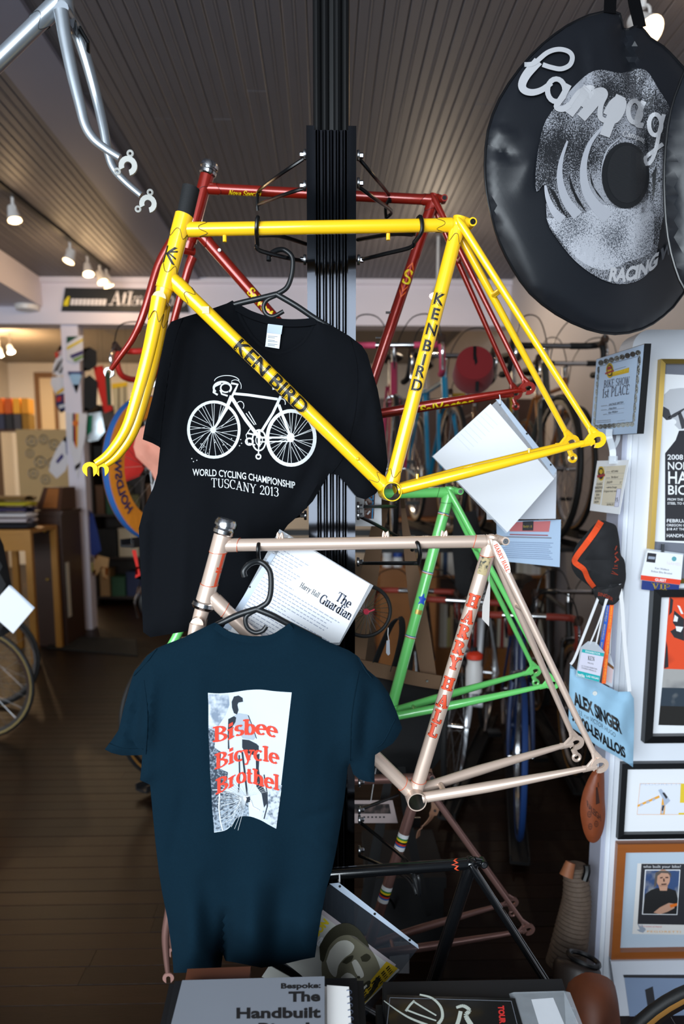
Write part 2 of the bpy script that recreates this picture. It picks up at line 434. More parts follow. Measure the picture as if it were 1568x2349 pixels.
x = -4.4; rnd = random.Random(11)
while x < XR+1.2:
    if not (x > gb0-0.02 and x+BW < gb1+0.02):
        y = 0.25-rnd.random()*2.0
        while y < HDY+0.1:
            k = rnd.randrange(3); o = bpy.data.objects.new('ceiling_board', bme[k]); link(o, ce)
            o.location = (x, y, CEIL+rnd.uniform(-.0015,.0015)); y += bl[k]+0.0015
    x += BW
MB().bx(XL, XR, HDY+.2, BACKY, CEIL, CEIL+.014).build('far_boards', wave_mat('far_beadboard', (120,112,105), (133,124,112), 31.0, 'X', 0.6), ce, smooth=False)
tb = MB().bx(gb0, gb1, -1.2, HDY, CEIL-0.022, CEIL+0.014).build('trim_1', M_BEAM, smooth=False); tag(tb, kind='structure')
# header across the room, soffit box on the left, posts
hz0 = PZ(744, HDY, 300)
hd = MB().bx(XL, XR, HDY, HDY+.24, hz0, CEIL+.01).build('trim_2', M_HEAD, smooth=False); tag(hd, kind='structure')
MB().bx(XL, XR, HDY-.03, HDY, CEIL-.05, CEIL-.001).build('crown_strip', M_HEAD, hd, smooth=False)
sx = PX(97, HDY, 700); sz = PZ(704, HDY, 95)
so = MB().bx(sx-.55, sx, 2.4, HDY-.002, sz, CEIL-.003).build('trim_3', M_HEAD, smooth=False); tag(so, kind='structure')
c0, c1 = PX(152, HDY+.1, 900), PX(190, HDY+.1, 900)
co = MB().bx(c0, c1, HDY+.04, HDY+.2, 0, hz0).build('trim_4', M_HEAD, smooth=False); tag(co, kind='structure')
# walls
tag(MB().bx(XL, XR, BACKY, BACKY+.1, 0, CEIL).build('wall_back', M_WALL, smooth=False), kind='structure')
tag(MB().bx(XL-.1, XL, -1.2, BACKY, 0, CEIL).build('wall_left', M_WALL, smooth=False), kind='structure')
tag(MB().bx(XR, XR+.1, 2.35, BACKY, 0, CEIL).build('wall_right', M_GREYW, smooth=False), kind='structure')
# side wall of the shop on the right, beyond the partition
tag(MB().bx(XR+2.5, XR+2.6, -1.2, 2.45, 0, CEIL).build('wall_side', M_GREYW, smooth=False), kind='structure')
tag(MB().bx(XR+.1, XR+2.5, 2.35, 2.45, 0, CEIL).build('wall_return', M_GREYW, smooth=False), kind='structure')
# white partition with a rounded corner, pictures hang on its face
PY = 1.95; M_PART = mat('white_gloss_paint', (222,226,234), 0.45, var=0.02, vscale=2)
pxl = PX(1428, PY, 1200); ptop = PZ(756, PY, 1500); R = 0.045
prof = [(pxl,0),(pxl+1.3,0),(pxl+1.3,ptop)]+[(pxl+R-R*math.sin(a*PI/16), ptop-R+R*math.cos(a*PI/16)) for a in range(9)]
pt = MB().prism([V((x,PY+.045,z)) for x,z in prof], (0,.09,0)).build('wall_partition', M_PART, smooth=False); tag(pt, kind='structure')
MB().bx(pxl-.012, pxl, PY+.004, PY+.086, 0, ptop-.12).build('edge_casing', mat('pale_grey_paint',(176,180,198),.5), pt, smooth=False)
MB().bx(pxl+.012, pxl+.026, PY-.006, PY, 0, ptop-.1).build('face_moulding', M_PART, pt, smooth=False)

# ---- lamps on the ceiling
M_LAMPW = mat('white_enamel', (225,222,220), 0.35)
M_BULB = mat('lit_bulb', (255,214,150), 0.4, emit=9.0)
M_TRK = mat('black_track', (18,18,18), 0.5)
p0, p1 = UZ(-60,374,CEIL-.012), UZ(248,619,CEIL-.012)
rail = MB().bar(p0, p1, .035, .022).build('lighting_track', M_TRK, smooth=False)
tag(rail, 'black lighting track running across the left of the ceiling', 'lighting track')
def spot(px, py, Zt, aim, label, watts, grp, col=(1.0,.66,.34), sz=1.0):
    top = UZ(px, py, Zt)
    t = thing('track_spotlight', label, 'spotlight', top, grp)
    MB().tube([V((top.x,top.y,CEIL)), top-V((0,0,.05*sz))], .010*sz, 10).build('stem', M_LAMPW, t)
    a = V(aim).normalized(); c = top-V((0,0,.10*sz))
    MB().torus(top-V((0,0,.075*sz)), a.cross(V((0,0,1))), .03*sz, .005*sz, 16, 6).build('yoke', M_LAMPW, t)
    sh = MB().lathe(c-a*.05*sz, a, [(.004*sz,0),(.026*sz,.004*sz),(.032*sz,.03*sz),(.044*sz,.10*sz),(.042*sz,.10*sz),(.030*sz,.03*sz),(.004*sz,.012*sz)], 20).build('shade', M_LAMPW, t)
    MB().disc(c+a*.03*sz, a, .036*sz, .006*sz, 18).build('bulb', M_BULB, t)
    l = bpy.data.lights.new('track_lamp', 'POINT'); l.energy = watts; l.color = col; l.shadow_soft_size = .045*sz
    lo = bpy.data.objects.new('track_lamp', l); link(lo, t); lo.location = c+a*.10*sz-top
    return t
TG = 'spotlights on the left ceiling track'
spot(28, 452, CEIL-.02, (.25,-.2,-1), 'white spotlight at the near end of the left ceiling track', 2.5, TG)
spot(160, 556, CEIL-.02, (-.3,-.3,-1), 'white spotlight alone in the middle of the left ceiling track', 2.5, TG)
spot(200, 588, CEIL-.02, (.2,-.35,-1), 'brightest white spotlight on the left ceiling track', 4, TG)
spot(228, 608, CEIL-.02, (.5,-.2,-1), 'white spotlight second from the far end of the left track', 2.5, TG)
spot(243, 617, CEIL-.02, (.4,.1,-1), 'white spotlight at the far end of the left ceiling track', 2.5, TG)
spot(1476, -22, CEIL-.02, (.30,-.75,-.75), 'large white spotlight above the black wheel bag', 3, 'spotlights on the right ceiling', sz=1.2)
spot(1003, 636, CEIL-.3, (-.2,-.3,-1), 'small spotlight hanging beyond the yellow seat tube', 19, 'spotlights on the right ceiling', col=(1.0,.80,.58))
BG = 'bare lamps of the back room'
spot(-2, 790, CEIL-.10, (.1,-.3,-1), 'glowing back room lamp at the left edge of the photo', 40, BG)
spot(22, 782, CEIL-.10, (.4,-.3,-1), 'glowing back room lamp right of its twin', 40, BG)
# emergency light on the header
c = U(62, 708, HDY-.06); t = thing('ceiling_speaker', 'small round white fitting under the end of the boxed beam', 'light fitting', c)
MB().lathe(c, (0,0,-1), [(.001,-.05),(.10,-.05),(.11,-.02),(.10,.015),(.001,.03)], 20).build('dome', M_LAMPW, t)
MB().lathe(c+V((0,0,.05)), (0,0,-1), [(.001,-.01),(.075,-.01),(.075,.01),(.001,.01)], 20).build('base', M_GREYW, t)
# banner on the header
b = [U(150,660,HDY-.012), U(424,664,HDY-.012), U(434,717,HDY-.012), U(141,714,HDY-.012)]
t = thing('banner_sign', 'long black banner with white serif word on the white header', 'banner', b[3])
MB().prism(b, (0,.014,0)).build('cloth', mat('black_banner', (14,15,17), .6), t, smooth=False)
ex = (b[2]-b[3]).normalized(); ey = (b[0]-b[3]).normalized(); hh = (b[0]-b[3]).length; ww = (b[2]-b[3]).length; n_ = V((0,-.016,0))
wm = MB(); flat_text(wm, serif('Atlanta', .17, .05), b[3]+ex*ww*.365+ey*hh*.27+n_, ex, ey, hh*.58)
flat_text(wm, serif('p.o', .17, .05), b[3]+ex*ww*.80+ey*hh*.27+n_, ex, ey, hh*.58)
for k in range(9): wm.add([b[3]+ex*(ww*(.065+.031*k)+dx)+ey*dy+n_ for dx,dy in ((0,hh*.25),(ww*.026,hh*.25),(ww*.026,hh*.52),(0,hh*.52))], [(0,1,2,3)])
wm.build('lettering', mat('banner_white', (226,222,226), .7), t, smooth=False)
ym = MB().add([b[3]+ex*(ww*u)+ey*(hh*v)+n_ for u,v in ((.012,.22),(.05,.22),(.05,.62),(.036,.62),(.012,.4))], [(0,1,2,3,4)])
ym.build('emblem', mat('banner_yellow', (226,206,30), .7), t, smooth=False)
# ================================================================ display post
POSTY = 1.70
M_BLK = mat('black_anodised', (54,56,61), 0.10, metal=1.0)
M_BLK2 = mat('black_matt_metal', (16,17,18), 0.38, metal=0.2)
M_ROD = mat('black_plastic_coat', (10,11,13), 0.30)
M_STEEL = mat('zinc_steel', (170,172,176), 0.28, metal=1.0)
xa, xb = PX(704, POSTY-.05, 600), PX(816, POSTY-.05, 600)
pcx = (xa+xb)/2; pw = xb-xa; ptz = PZ(288, POSTY-.05, 760)
post = thing('display_post', 'tall black ribbed metal post holding the bicycle frames', 'post', (pcx, POSTY, 0))
YF = POSTY-.05
MB().bx(xa+.017, xb-.017, YF+.016, YF+.10, 0, ptz-.002).build('core', M_BLK, post, smooth=False)
for s in (0, 1):
    x0 = xa if s == 0 else xb-.017
    MB().bx(x0, x0+.017, YF, YF+.115, 0, ptz).build('flange', M_BLK, post, smooth=False)
k = 5; gw = (pw-.034)/k
for i in range(k):       # rounded vertical ribs between the flanges
    cxr = xa+.017+gw*(i+.5)
    pts = [(cxr+gw*.36*math.cos(PI*a/8), YF+.018-gw*.62*math.sin(PI*a/8)) for a in range(9)]
    n = len(pts); vs = [V((x,y,0)) for x,y in pts]+[V((x,y,ptz-.004)) for x,y in pts]
    MB().add(vs, [(j,j+1,n+j+1,n+j) for j in range(n-1)]+[tuple(range(n,2*n))]).build('rib', M_BLK, post)
xu0, xu1 = PX(717, POSTY, 140), PX(801, POSTY, 140)
MB().bx(xu0+.02, xu1-.02, YF+.03, YF+.09, ptz-.01, CEIL).build('upper_core', M_BLK2, post, smooth=False)
for x in (xu0+.009, xu1-.009, (xu0*2+xu1)/3, (xu0+2*xu1)/3):
    MB().tube([(x,YF+.03,ptz-.01),(x,YF+.03,CEIL)], .009, 10, flat=1.3, fdir=(0,1,0)).build('upper_rail', M_BLK2, post)

# ---- arms that carry the frames
def arm(rods, bolts, label, grp, r=.0042):
    base = rods[0][0]
    t = thing('frame_hook', label, 'hook', base, grp)
    for pts in rods:
        MB().tube(bez(pts, 6), r, 8).build('rod', M_ROD, t)
    for p, d in bolts:
        d = V(d).normalized(); p = V(p)
        w = MB().lathe(p, d, [(.001,0),(.0105,0),(.0115,.003),(.0105,.006),(.001,.006)], 14).build('washer', M_STEEL, t)
        MB().lathe(p+d*.006, d, [(.0055,0),(.006,.007),(.004,.009),(.0005,.009)], 6).build('bolt', M_STEEL, t)
    return t

# ================================================================ bicycle frames
class Plane:
    def __init__(s, px, py, Z, yaw):
        d = ray(px, py); s.p = EYEP + d*(Z/d.dot(C_FWD))
        s.n = V((math.sin(yaw), math.cos(yaw), 0))       # pointing away from the camera
        s.t = V((math.cos(yaw), -math.sin(yaw), 0))
    def at(s, px, py, off=0.0):
        d = ray(px, py); k = (s.p-EYEP).dot(s.n)/d.dot(s.n)
        return EYEP + d*k + s.n*off
pcol = {}
def paint(nm, c, metal=0.0, rough=0.28, coat=0.8, var=0.03, flake=0.0):
    pcol[nm] = c
    return mat(nm, c, rough, metal=metal, coat=coat, var=var, vscale=14)
def sleeve(mb, line, a, d, r, L, amp, pts, phase=0.0):
    """lug sleeve from a along d with a scalloped end; also feeds its edge line"""
    a, d = V(a), V(d).normalized(); u = d.orthogonal().normalized(); w = d.cross(u); seg = 32
    def ln(th): 
        c = abs(math.cos(pts*th/2+phase)); return L-amp+2*amp*(c**3)
    vs = []; edge = []
    for k in range(seg):
        th = 2*PI*k/seg; rd = u*math.cos(th)+w*math.sin(th)
        vs.append(a+rd*(r+.0012)); e = a+d*ln(th)+rd*(r+.0009); vs.append(e); vs.append(a+d*ln(th)+rd*(r-.0002)); edge.append(e)
    fs = []
    for k in range(seg):
        l = (k+1) % seg; fs += [(3*k,3*k+1,3*l+1,3*l), (3*k+1,3*k+2,3*l+2,3*l+1)]
    mb.add(vs, fs)
    if line is not None: line.tube(edge, .00055, 5, closed=True)
def dropout(mb, pl, c, n_off, cs_end, ss_end, size=.001, slot='rear', hanger=False):
    """fork-end plate: arms to the two stays and an open hook round the axle"""
    n = pl.n
    c = V(c); e1 = (c-V(cs_end)); e1 = (e1-n*e1.dot(n)).normalized(); e2 = n.cross(e1)
    if e2.z < 0: e2 = -e2
    th = n*.006
    mb.tube([V(cs_end)-e1*.006, c-e1*.006-e2*.003], [.0075,.005], 10, flat=.62, fdir=n)
    mb.tube([V(ss_end), lerp(V(ss_end), c, .75)+e1*.006+e2*.006], [.0065,.0052], 10, flat=.62, fdir=n)
    s2 = V(ss_end); q = lerp(V(cs_end), c, .12)
    mb.tube([s2, lerp(s2, q, .5)+e1*.008, q], [.0055,.0042,.005], 8, flat=.7, fdir=n)
    # hook: ring sector open towards the lower front
    ro, ri = .0165, .0060; ang0 = math.radians(215); ang1 = math.radians(-118)
    N = 16; out = []; inn = []
    for k in range(N+1):
        a = ang0+(ang1-ang0)*k/N
        out.append(c+e1*(ro*math.cos(a)*1.1)+e2*(ro*math.sin(a))); inn.append(c+e1*(ri*math.cos(a)*1.5)+e2*(ri*math.sin(a)))
    mb.prism(out+list(reversed(inn)), th)
    if hanger:
        h = c-e2*.030-e1*.004
        mb.tube([c-e2*.013-e1*.008, h], [.006,.0065], 8, flat=.5, fdir=n)
        mb.torus(h-e2*.004, n, .0078, .0035, 18, 6, flat=1.0)
def fork_end(mb, c, n, up, fwd):
    """U-shaped fork tip opening downward"""
    out = [c+fwd*(.0145*math.cos(math.radians(t)))+up*(.0135*math.sin(math.radians(t))) for t in range(-50,231,20)]
    inn = [c+fwd*(.0055*math.cos(math.radians(t)))+up*(.0055*math.sin(math.radians(t))) for t in range(0,181,30)]
    inn = [c+fwd*.0058-up*.014]+inn+[c-fwd*.0058-up*.014]
    mb.prism(out+list(reversed(inn)), n*.0045)

def text_on_tube(mb, glyph, a, b, r, t0, h, lift=.0006, stacked=False, rot=0.0, along=1, step=.2):
    """glyph wraps round the tube from a to b. Running along it, or (stacked) upright with its top towards a."""
    a, b = V(a), V(b); d = (b-a).normalized(); mid = (a+b)/2
    c = EYEP-mid; c = (c-d*c.dot(d)).normalized(); s = d.cross(c)
    if rot: c, s = c*math.cos(rot)+s*math.sin(rot), s*math.cos(rot)-c*math.sin(rot)
    w = glyph[2]*h
    def fn(x, y):
        if stacked: al = t0-y*h; rd = (x*h-w/2)*along
        else: al = t0+x*h; rd = (y-.5)*h*along
        th = rd/r*(-1 if stacked else 1)
        return a+d*al+(c*math.cos(th)+s*math.sin(th))*(r+lift)
    put_text(mb, glyph, fn, step)

def bike_frame(name, label, pl, J, MP, parts_extra=None, rt=.0127, rd=.0143, rs=.0143, rh=.0165, lug=None, linemat=None,
               drop_half=.063, rss=.0072, hanger=True, group=None, headset=True, seatbolt=True, steerer=None):
    """J: joints in photo pixels on the frame's own plane"""
    P = {k: (pl.at(*v) if not isinstance(v, list) else [pl.at(*q) for q in v]) for k, v in J.items() if k not in ('opts',)}
    t = thing(name, label, 'bicycle frame', P['bb'], group)
    n = pl.n; line = MB() if lug else None
    hd = (P['ht0']-P['ht1']).normalized()
    R = {}
    R['head_tube'] = MB().tube([P['ht0'], P['ht1']], rh, 24).build('head_tube', MP, t)
    lg = MB()
    tj = lambda p: p
    # where the tubes meet the head tube axis
    R['top_tube'] = MB().tube([P['tt0'], P['tt1']], rt, 24).build('top_tube', MP, t)
    R['down_tube'] = MB().tube([P['dt0'], P['bb']-(P['bb']-P['dt0']).normalized()*.0185], rd, 24).build('down_tube', MP, t)
    stx = P['st']+(P['st']-P['bb']).normalized()*.012
    R['seat_tube'] = MB().tube([stx, P['bb']-(P['bb']-P['st']).normalized()*.0185], rs, 24).build('seat_tube', MP, t)
    bbm = MB()
    prof = [(.0175,-.034),(.0195,-.034),(.0200,-.032),(.0200,.032),(.0195,.034),(.0175,.034),(.0170,.030),(.0170,-.030),(.0175,-.034)]
    bbm.lathe(P['bb'], n, prof, 32)
    bo = bbm.build('bottom_bracket_shell', MP, t)
    MB().lathe(P['bb'], n, [(.0168,-.0335),(.0168,.0335)], 32).build('thread', mat('threaded_steel', (92,92,90), .45, metal=.8), bo)
    # lugs
    if lug:
        L, amp, pts = lug
        dT = (P['tt1']-P['tt0']).normalized(); dD = (P['bb']-P['dt0']).normalized(); dS = (P['bb']-P['st']).normalized()
        for a_, d_, r_, L_, in ((P['tt0']+dT*.012, dT, rt, L), (P['tt1']-dT*.010, -dT, rt, L*.8), (P['dt0']+dD*.012, dD, rd, L*1.1), (P['bb']-dD*.016, -dD, rd, L*.8),
                              (P['st']+dS*.010, dS, rs, L*.7), (P['bb']-dS*.016, -dS, rs, L*.7), (P['ht0']-hd*.001, -hd, rh, .030+amp), (P['ht1']+hd*.001, hd, rh, .036)):
            lg = MB(); line = MB(); sleeve(lg, line, a_, d_, r_, L_, amp, pts)
            lo = lg.build('lug', MP, t); line.build('lug_lining', linemat, lo)
    # blends at the joints
    jb = MB(); jb.sphere(P['st'], rs*1.12, 18, 12)
    if seatbolt:
        ear = P['st']+pl.t*.026+V((0,0,.002))
        jb.tube([P['st']+pl.t*.008+V((0,0,.004)), ear], [.012,.008], 12)
        eo = MB().lathe(ear-n*.011, n, [(.001,0),(.0085,0),(.0085,.022),(.001,.022)], 16)
        e = eo.build('seat_bolt_ear', MP, t)
        MB().lathe(ear-n*.0125, n, [(.001,0),(.0055,0),(.006,.003),(.001,.003)], 12).build('seat_bolt', M_STEEL if seatbolt == 'steel' else M_ROD, e)
    jb.build('seat_cluster', MP, t)
    # rear triangle
    dm = P['drop']; dn, df = dm-n*drop_half, dm+n*drop_half
    for sgn in (-1, 1):
        ax = dm+n*(sgn*drop_half)
        cs0 = P['bb']+(dm-P['bb']).normalized()*.014+n*(sgn*.020)
        cs2 = ax-(dm-P['bb']).normalized()*.030-V((0,0,.000))
        mid = lerp(cs0, cs2, .35)+n*(sgn*.004)
        MB().tube(bez([cs0, mid, lerp(cs0,cs2,.7)+n*(sgn*.003), cs2], 6), [.0112]*7+[.0112-.0005*k for k in range(12)], 14).build('chain_stay', MP, t)
        ss0 = P['st']+n*(sgn*.0165)-V((0,0,.004))
        sdir = (ax-ss0).normalized()
        ss2 = ax-sdir*.030
        so = MB().tube([ss0-sdir*.012, ss0+sdir*.004, lerp(ss0,ss2,.3), ss2], [.004,rss+.0008,rss+.0004,rss-.0012], 14).build('seat_stay', MP, t)
        db = MB(); dropout(db, pl, ax, sgn, cs2, ss2, hanger=(hanger and sgn == 1)); db.build('dropout', MP, t)
    # bridges
    b0 = lerp(P['st'], dm, .30); MB().tube([b0-n*(.0165+.0465*.30), b0+n*(.0165+.0465*.30)], .0062, 12).build('brake_bridge', MP, t)
    b1 = lerp(P['bb'], dm, .16); MB().tube([b1-n*.024, b1+n*.024], .0062, 12).build('stay_bridge', MP, t)
    if 'fork' in P:
        fk = P['fork']; cr = P['crown']
        fo = MB(); fo.tube([P['ht1'], cr], [rh*.95, .014], 16); fo.tube([cr-n*.033, cr+n*.033], [.0125,.0125], 16)
        f = fo.build('fork_crown', MP, t)
        for sgn in (-1, 1):
            pts = [cr+n*(sgn*.030)]+[q+n*(sgn*lerp(.031,.050, (i+1)/len(fk))) for i, q in enumerate(fk)]
            pp = bez(pts, 6); m = len(pp)
            rr = [lerp(.0135,.0068,(i/(m-1))**1.2) for i in range(m)]
            b_ = MB().tube(pp, rr, 16, flat=[lerp(.74,1,(i/(m-1))) for i in range(m)], fdir=n).build('fork_blade', MP, f)
            tip = pp[-1]; fe = MB(); fdv = (pp[-1]-pp[-3]).normalized(); fork_end(fe, tip+fdv*.012-V((0,0,.004)), n, V((0,0,1)), pl.t)
            fe.build('fork_end', mat(MP.name+'_cast', tuple(pcol[MP.name]), .6, spec=.2), f, smooth=False)
        if lug:
            for sgn in (-1,1):
                sl = MB(); l2 = MB()
                a0 = cr+n*(sgn*.030); d0 = (fk[0]+n*(sgn*.031)-a0)
                sleeve(sl, l2, a0, d0, .0132, .036, .009, 4)
                sl.build('crown_lug', MP, f); l2.build('crown_lining', linemat, f)
    return t, P

# tiers: planes of the hung frames
PL_Y = Plane(760, 515, 1.43, math.radians(-4.7))
PL_R = Plane(760, 445, 1.86, math.radians(0.4))
PL_C = Plane(800, 1250, 1.45, math.radians(-2.5))
PL_G = Plane(900, 1130, 1.86, math.radians(-4.5))
PL_M = Plane(945, 1853, 1.95, math.radians(-5.0))
PL_B = Plane(950, 1990, 1.58, math.radians(-4.0))

# ---- yellow
MYEL = paint('yellow_enamel', (255,200,26), rough=.25)
M_INK = mat('black_ink', (18,17,18), .5)
tY, PYL = bike_frame('bicycle_frameset', 'bright yellow lugged frame and fork lettered down its tubes', PL_Y,
  dict(ht0=(423,493), ht1=(377,664), tt0=(415,527), tt1=(1046,516), dt0=(394,640), bb=(893,1127), st=(1051,514), drop=(1338,1012),
       crown=(370,692), fork=[(350,800),(325,900),(298,985),(262,1040),(232,1064)]), MYEL, lug=(.030,.008,4), linemat=mat('dark_lug_line',(60,48,10),.6))  # thin dark line drawn along each lug edge
a, b = PYL['bb'], PYL['st']
MB().tube([PYL['ht0']-V((0,0,.005)), PL_Y.at(438,430)], [.0155,.0165], 20).build('steerer_tape', wave_mat('black_cloth_tape',(14,15,17),(28,30,33),160,'Z',.7,bump=.4), tY)
def outlined(parent, txt, a, b, r, t0, h, stacked=False, along=1, rot=0.0, spacing=1.0, step=.2):
    o1, o2, o3 = MB(), MB(), MB()
    for mbx, off, lf in ((o1,.072,.0003),(o2,.054,.0005),(o3,.026,.0007)):
        text_on_tube(mbx, sans(txt, off, 0, spacing), a, b, r, t0, h, lf, stacked, rot, along, step)
    o1.build('letter_outline', M_INK, parent, smooth=False); o2.build('letter_gap', MYEL, parent, smooth=False); o3.build('lettering', M_INK, parent, smooth=False)
dt = (PYL['bb']-PYL['dt0']); d0 = (PL_Y.at(545,785)-PYL['dt0']).length; d1 = (PL_Y.at(705,935)-PYL['dt0']).length
hK = (d1-d0)/sans('KEN BIRD', .012)[2]
outlined(tY, 'KEN BIRD', PYL['dt0'], PYL['bb'], .0143, d0, hK*1.0, along=-1)
stt, bbp = PYL['st'], PYL['bb']
for ch, py in zip('KENBIRD', (688,722,757,794,826,853,884)):
    yv = (PL_Y.at(lerp(1051,893,(py-514)/613), py)-stt).length
    outlined(tY, ch, stt, bbp, .0143, yv+.0125, .0225, stacked=True, along=1)
# head badge
hb = MB(); h0, h1 = PYL['ht0'], PYL['ht1']
text_on_tube(hb, sans('K', .0), h0, h1, .0165, .098, .034, stacked=True, along=1, rot=.5); text_on_tube(hb, sans('<', .0), h0, h1, .0165, .092, .026, stacked=True, along=1, rot=.25)
hb.build('head_badge', M_INK, tY, smooth=False)
# braze-ons
for px, py in ((515,540),(890,536)):
    p = PL_Y.at(px, py); MB().tube([p, p-V((0,0,.012))], .004, 8).build('braze_on', MYEL, tY)
p = PL_Y.at(473,715,-.0143); MB().box(p, (.013,.004,.013)).build('braze_on', MYEL, tY); p = PL_Y.at(818,1053,-.0143); MB().sphere(p, .004).build('braze_on', MYEL, tY)
for x_, y_ in ((952,1098),(1205,1040)): MB().tube([PL_Y.at(x_,y_,-.02), PL_Y.at(x_,y_-11,-.02)], .003, 8).build('braze_on', MYEL, tY)

# ---- red
MRED = paint('dark_red_metallic', (150,32,18), metal=.35, rough=.3)
tR, PR = bike_frame('bicycle_frameset', 'dark red metallic frame with yellow script behind the post', PL_R,
  dict(ht0=(475,402), ht1=(434,556), tt0=(468,432), tt1=(996,459), dt0=(452,527), bb=(826,956), st=(994,459), drop=(1196,897)),
  MRED, lug=(.026,.006,2), linemat=mat('red_lug_line',(50,8,6),.5))
M_ALU = mat('polished_alloy', (205,206,208), .2, metal=1.0)
def headset(parent, base, d, s=1.0, m=M_ALU, top=True):
    prof = [(.018,0),(.021,.003),(.0215,.010),(.019,.013),(.019,.017),(.0225,.018),(.0225,.026),(.019,.032),(.001,.033)] if top else [(.018,0),(.022,.002),(.024,.009),(.021,.014),(.018,.016),(.001,.016)]
    return MB().lathe(base, d, [(r*s,h*s) for r,h in prof], 24).build('headset_cup', m, parent)
headset(tR, PR['ht0'], PR['ht0']-PR['ht1'])
# its fork is turned to one side
f0 = PL_R.at(430,572); fo = MB().tube([PR['ht1'], f0], [.0155,.013], 14); fo.tube([f0-PL_R.t*.036-PL_R.n*.02, f0+PL_R.t*.012+PL_R.n*.018], .0115, 12)
fo_ = fo.build('fork_crown', MRED, tR)
lp = [(398,560,.02),(367,616,.02),(332,728,.02),(306,779,.01),(274,820,0),(252,846,-.01)]
rp = [(438,585,-.02),(427,616,-.02),(400,705,-.03),(375,780,-.05),(345,835,-.08),(330,860,-.1)]
for pth in (lp, rp):
    pp = bez([PL_R.at(a,b,-c) for a,b,c in pth], 6); m = len(pp)
    MB().tube(pp, [lerp(.0125,.0062,i/(m-1)) for i in range(m)], 14).build('fork_blade', MRED, fo_)
    fe = MB(); fork_end(fe, pp[-1]+(pp[-1]-pp[-2]).normalized()*.010, PL_R.n, V((.3,0,.95)).normalized(), V((.95,0,-.3)).normalized()); fe.build('fork_end', mat('worn_fork_tip',(150,146,142),.45,metal=.5), fo_, smooth=False)
MYI = mat('yellow_ink', (238,210,20), .5); MORI = mat('orange_ink', (224,92,28), .5)
tx = MB(); a, b = PR['tt0'], PR['tt1']; s0 = (PL_R.at(523,428)-a).length; s1 = (PL_R.at(598,430)-a).length
g = serif('Nova Special', .16, .07, .04, .35); text_on_tube(tx, g, a, b, .0127, s0, (s1-s0)/g[2], rot=.55, along=-1)
cs0 = PR['bb']-PL_R.n*.04; cs1 = PR['drop']-PL_R.n*.066
g = sans('SalVector', .02); q0 = (PL_R.at(955,928)-PR['bb']).length; q1 = (PL_R.at(1075,912)-PR['bb']).length
text_on_tube(tx, g, cs0, cs1, .0112, q0, (q1-q0)/g[2], rot=1.0, along=-1)
a, b = PR['st'], PR['bb']
text_on_tube(tx, serif('S', .2, .1), a, b, .0143, (PL_R.at(930,654)-a).length, .034, stacked=True)
g = serif('SalVector', .22, .1, .1); q0 = (PL_R.at(580,660)-PR['dt0']).length; text_on_tube(tx, g, PR['dt0'], PR['bb'], .0143, q0, .021, along=-1)
tx.build('lettering', MYI, tR, smooth=False)
ch_ = MB()
for k, s in enumerate((-1,-1,1,1)):
    yb = (PL_R.at(934,(612,628,668,682)[k])-a).length; w = .011-.003*(k in (0,3))
    ch_.add([], []); gl = ([(0,0),(.5,.9),(1,0),(1,.35),(.5,1.25),(0,.35)] if s < 0 else [(0,1.25),(.5,.35),(1,1.25),(1,.9),(.5,0),(0,.9)], [(0,1,4,5),(1,2,3,4)], 1.0)
    text_on_tube(ch_, gl, a, b, .0143, yb+.010, .017, stacked=True)
ch_.build('chevrons', MORI, tR, smooth=False)
p = PL_R.at(505,578,-.0143); MB().lathe(p, -PL_R.n, [(.001,0),(.005,0),(.004,.003),(.001,.003)], 10).build('bottle_boss', M_STEEL, tR)
for px, py in ((896,718),(873,776)):
    p = PL_R.at(px, py, -.005); MB().tube([p, p-PL_R.t*.014], .003, 8).build('bottle_boss', M_STEEL, tR)

# ---- champagne
MCH = paint('champagne_metallic', (214,190,174), metal=.40, rough=.36, coat=.35, var=.06)
MOR = mat('orange_lining', (216,84,36), .5)
tC, PC = bike_frame('bicycle_frameset', 'champagne pink frame lettered in red down the seat tube', PL_C,
  dict(ht0=(511,1227), ht1=(469,1380), tt0=(503,1251), tt1=(1122,1242), dt0=(482,1366), bb=(950,1824), st=(1126,1243), drop=(1346,1728),
       crown=(456,1424), fork=[(437,1530),(420,1640),(410,1720),(400,1770),(392,1790)]), MCH, lug=(.026,.004,1), linemat=MOR, seatbolt='steel')
headset(tC, PC['ht0'], PC['ht0']-PC['ht1'], 1.0); headset(tC, PC['ht1'], PC['ht1']-PC['ht0'], 1.0, top=False)
a, b = PC['st'], PC['bb']; red = MB(); drk = MB()
MDR = mat('dark_red_ink', (110,28,18), .5); MVR = mat('vermilion_ink', (214,74,38), .5)
for ch, py in zip('HARRYHALL', (1377,1413,1447,1483,1518,1565,1605,1639,1671)):
    yv = (PL_C.at(lerp(1126,950,(py-1243)/581), py)-a).length
    for mbx, th, tn, lf in ((drk,.32,.16,.0004),(red,.25,.09,.0007)):
        text_on_tube(mbx, serif(ch, th, tn, .14), a, b, .0143, yv+.0135, .0262, lf, stacked=True)
drk.build('letter_shadow', MDR, tC, smooth=False); red.build('lettering', MVR, tC, smooth=False)
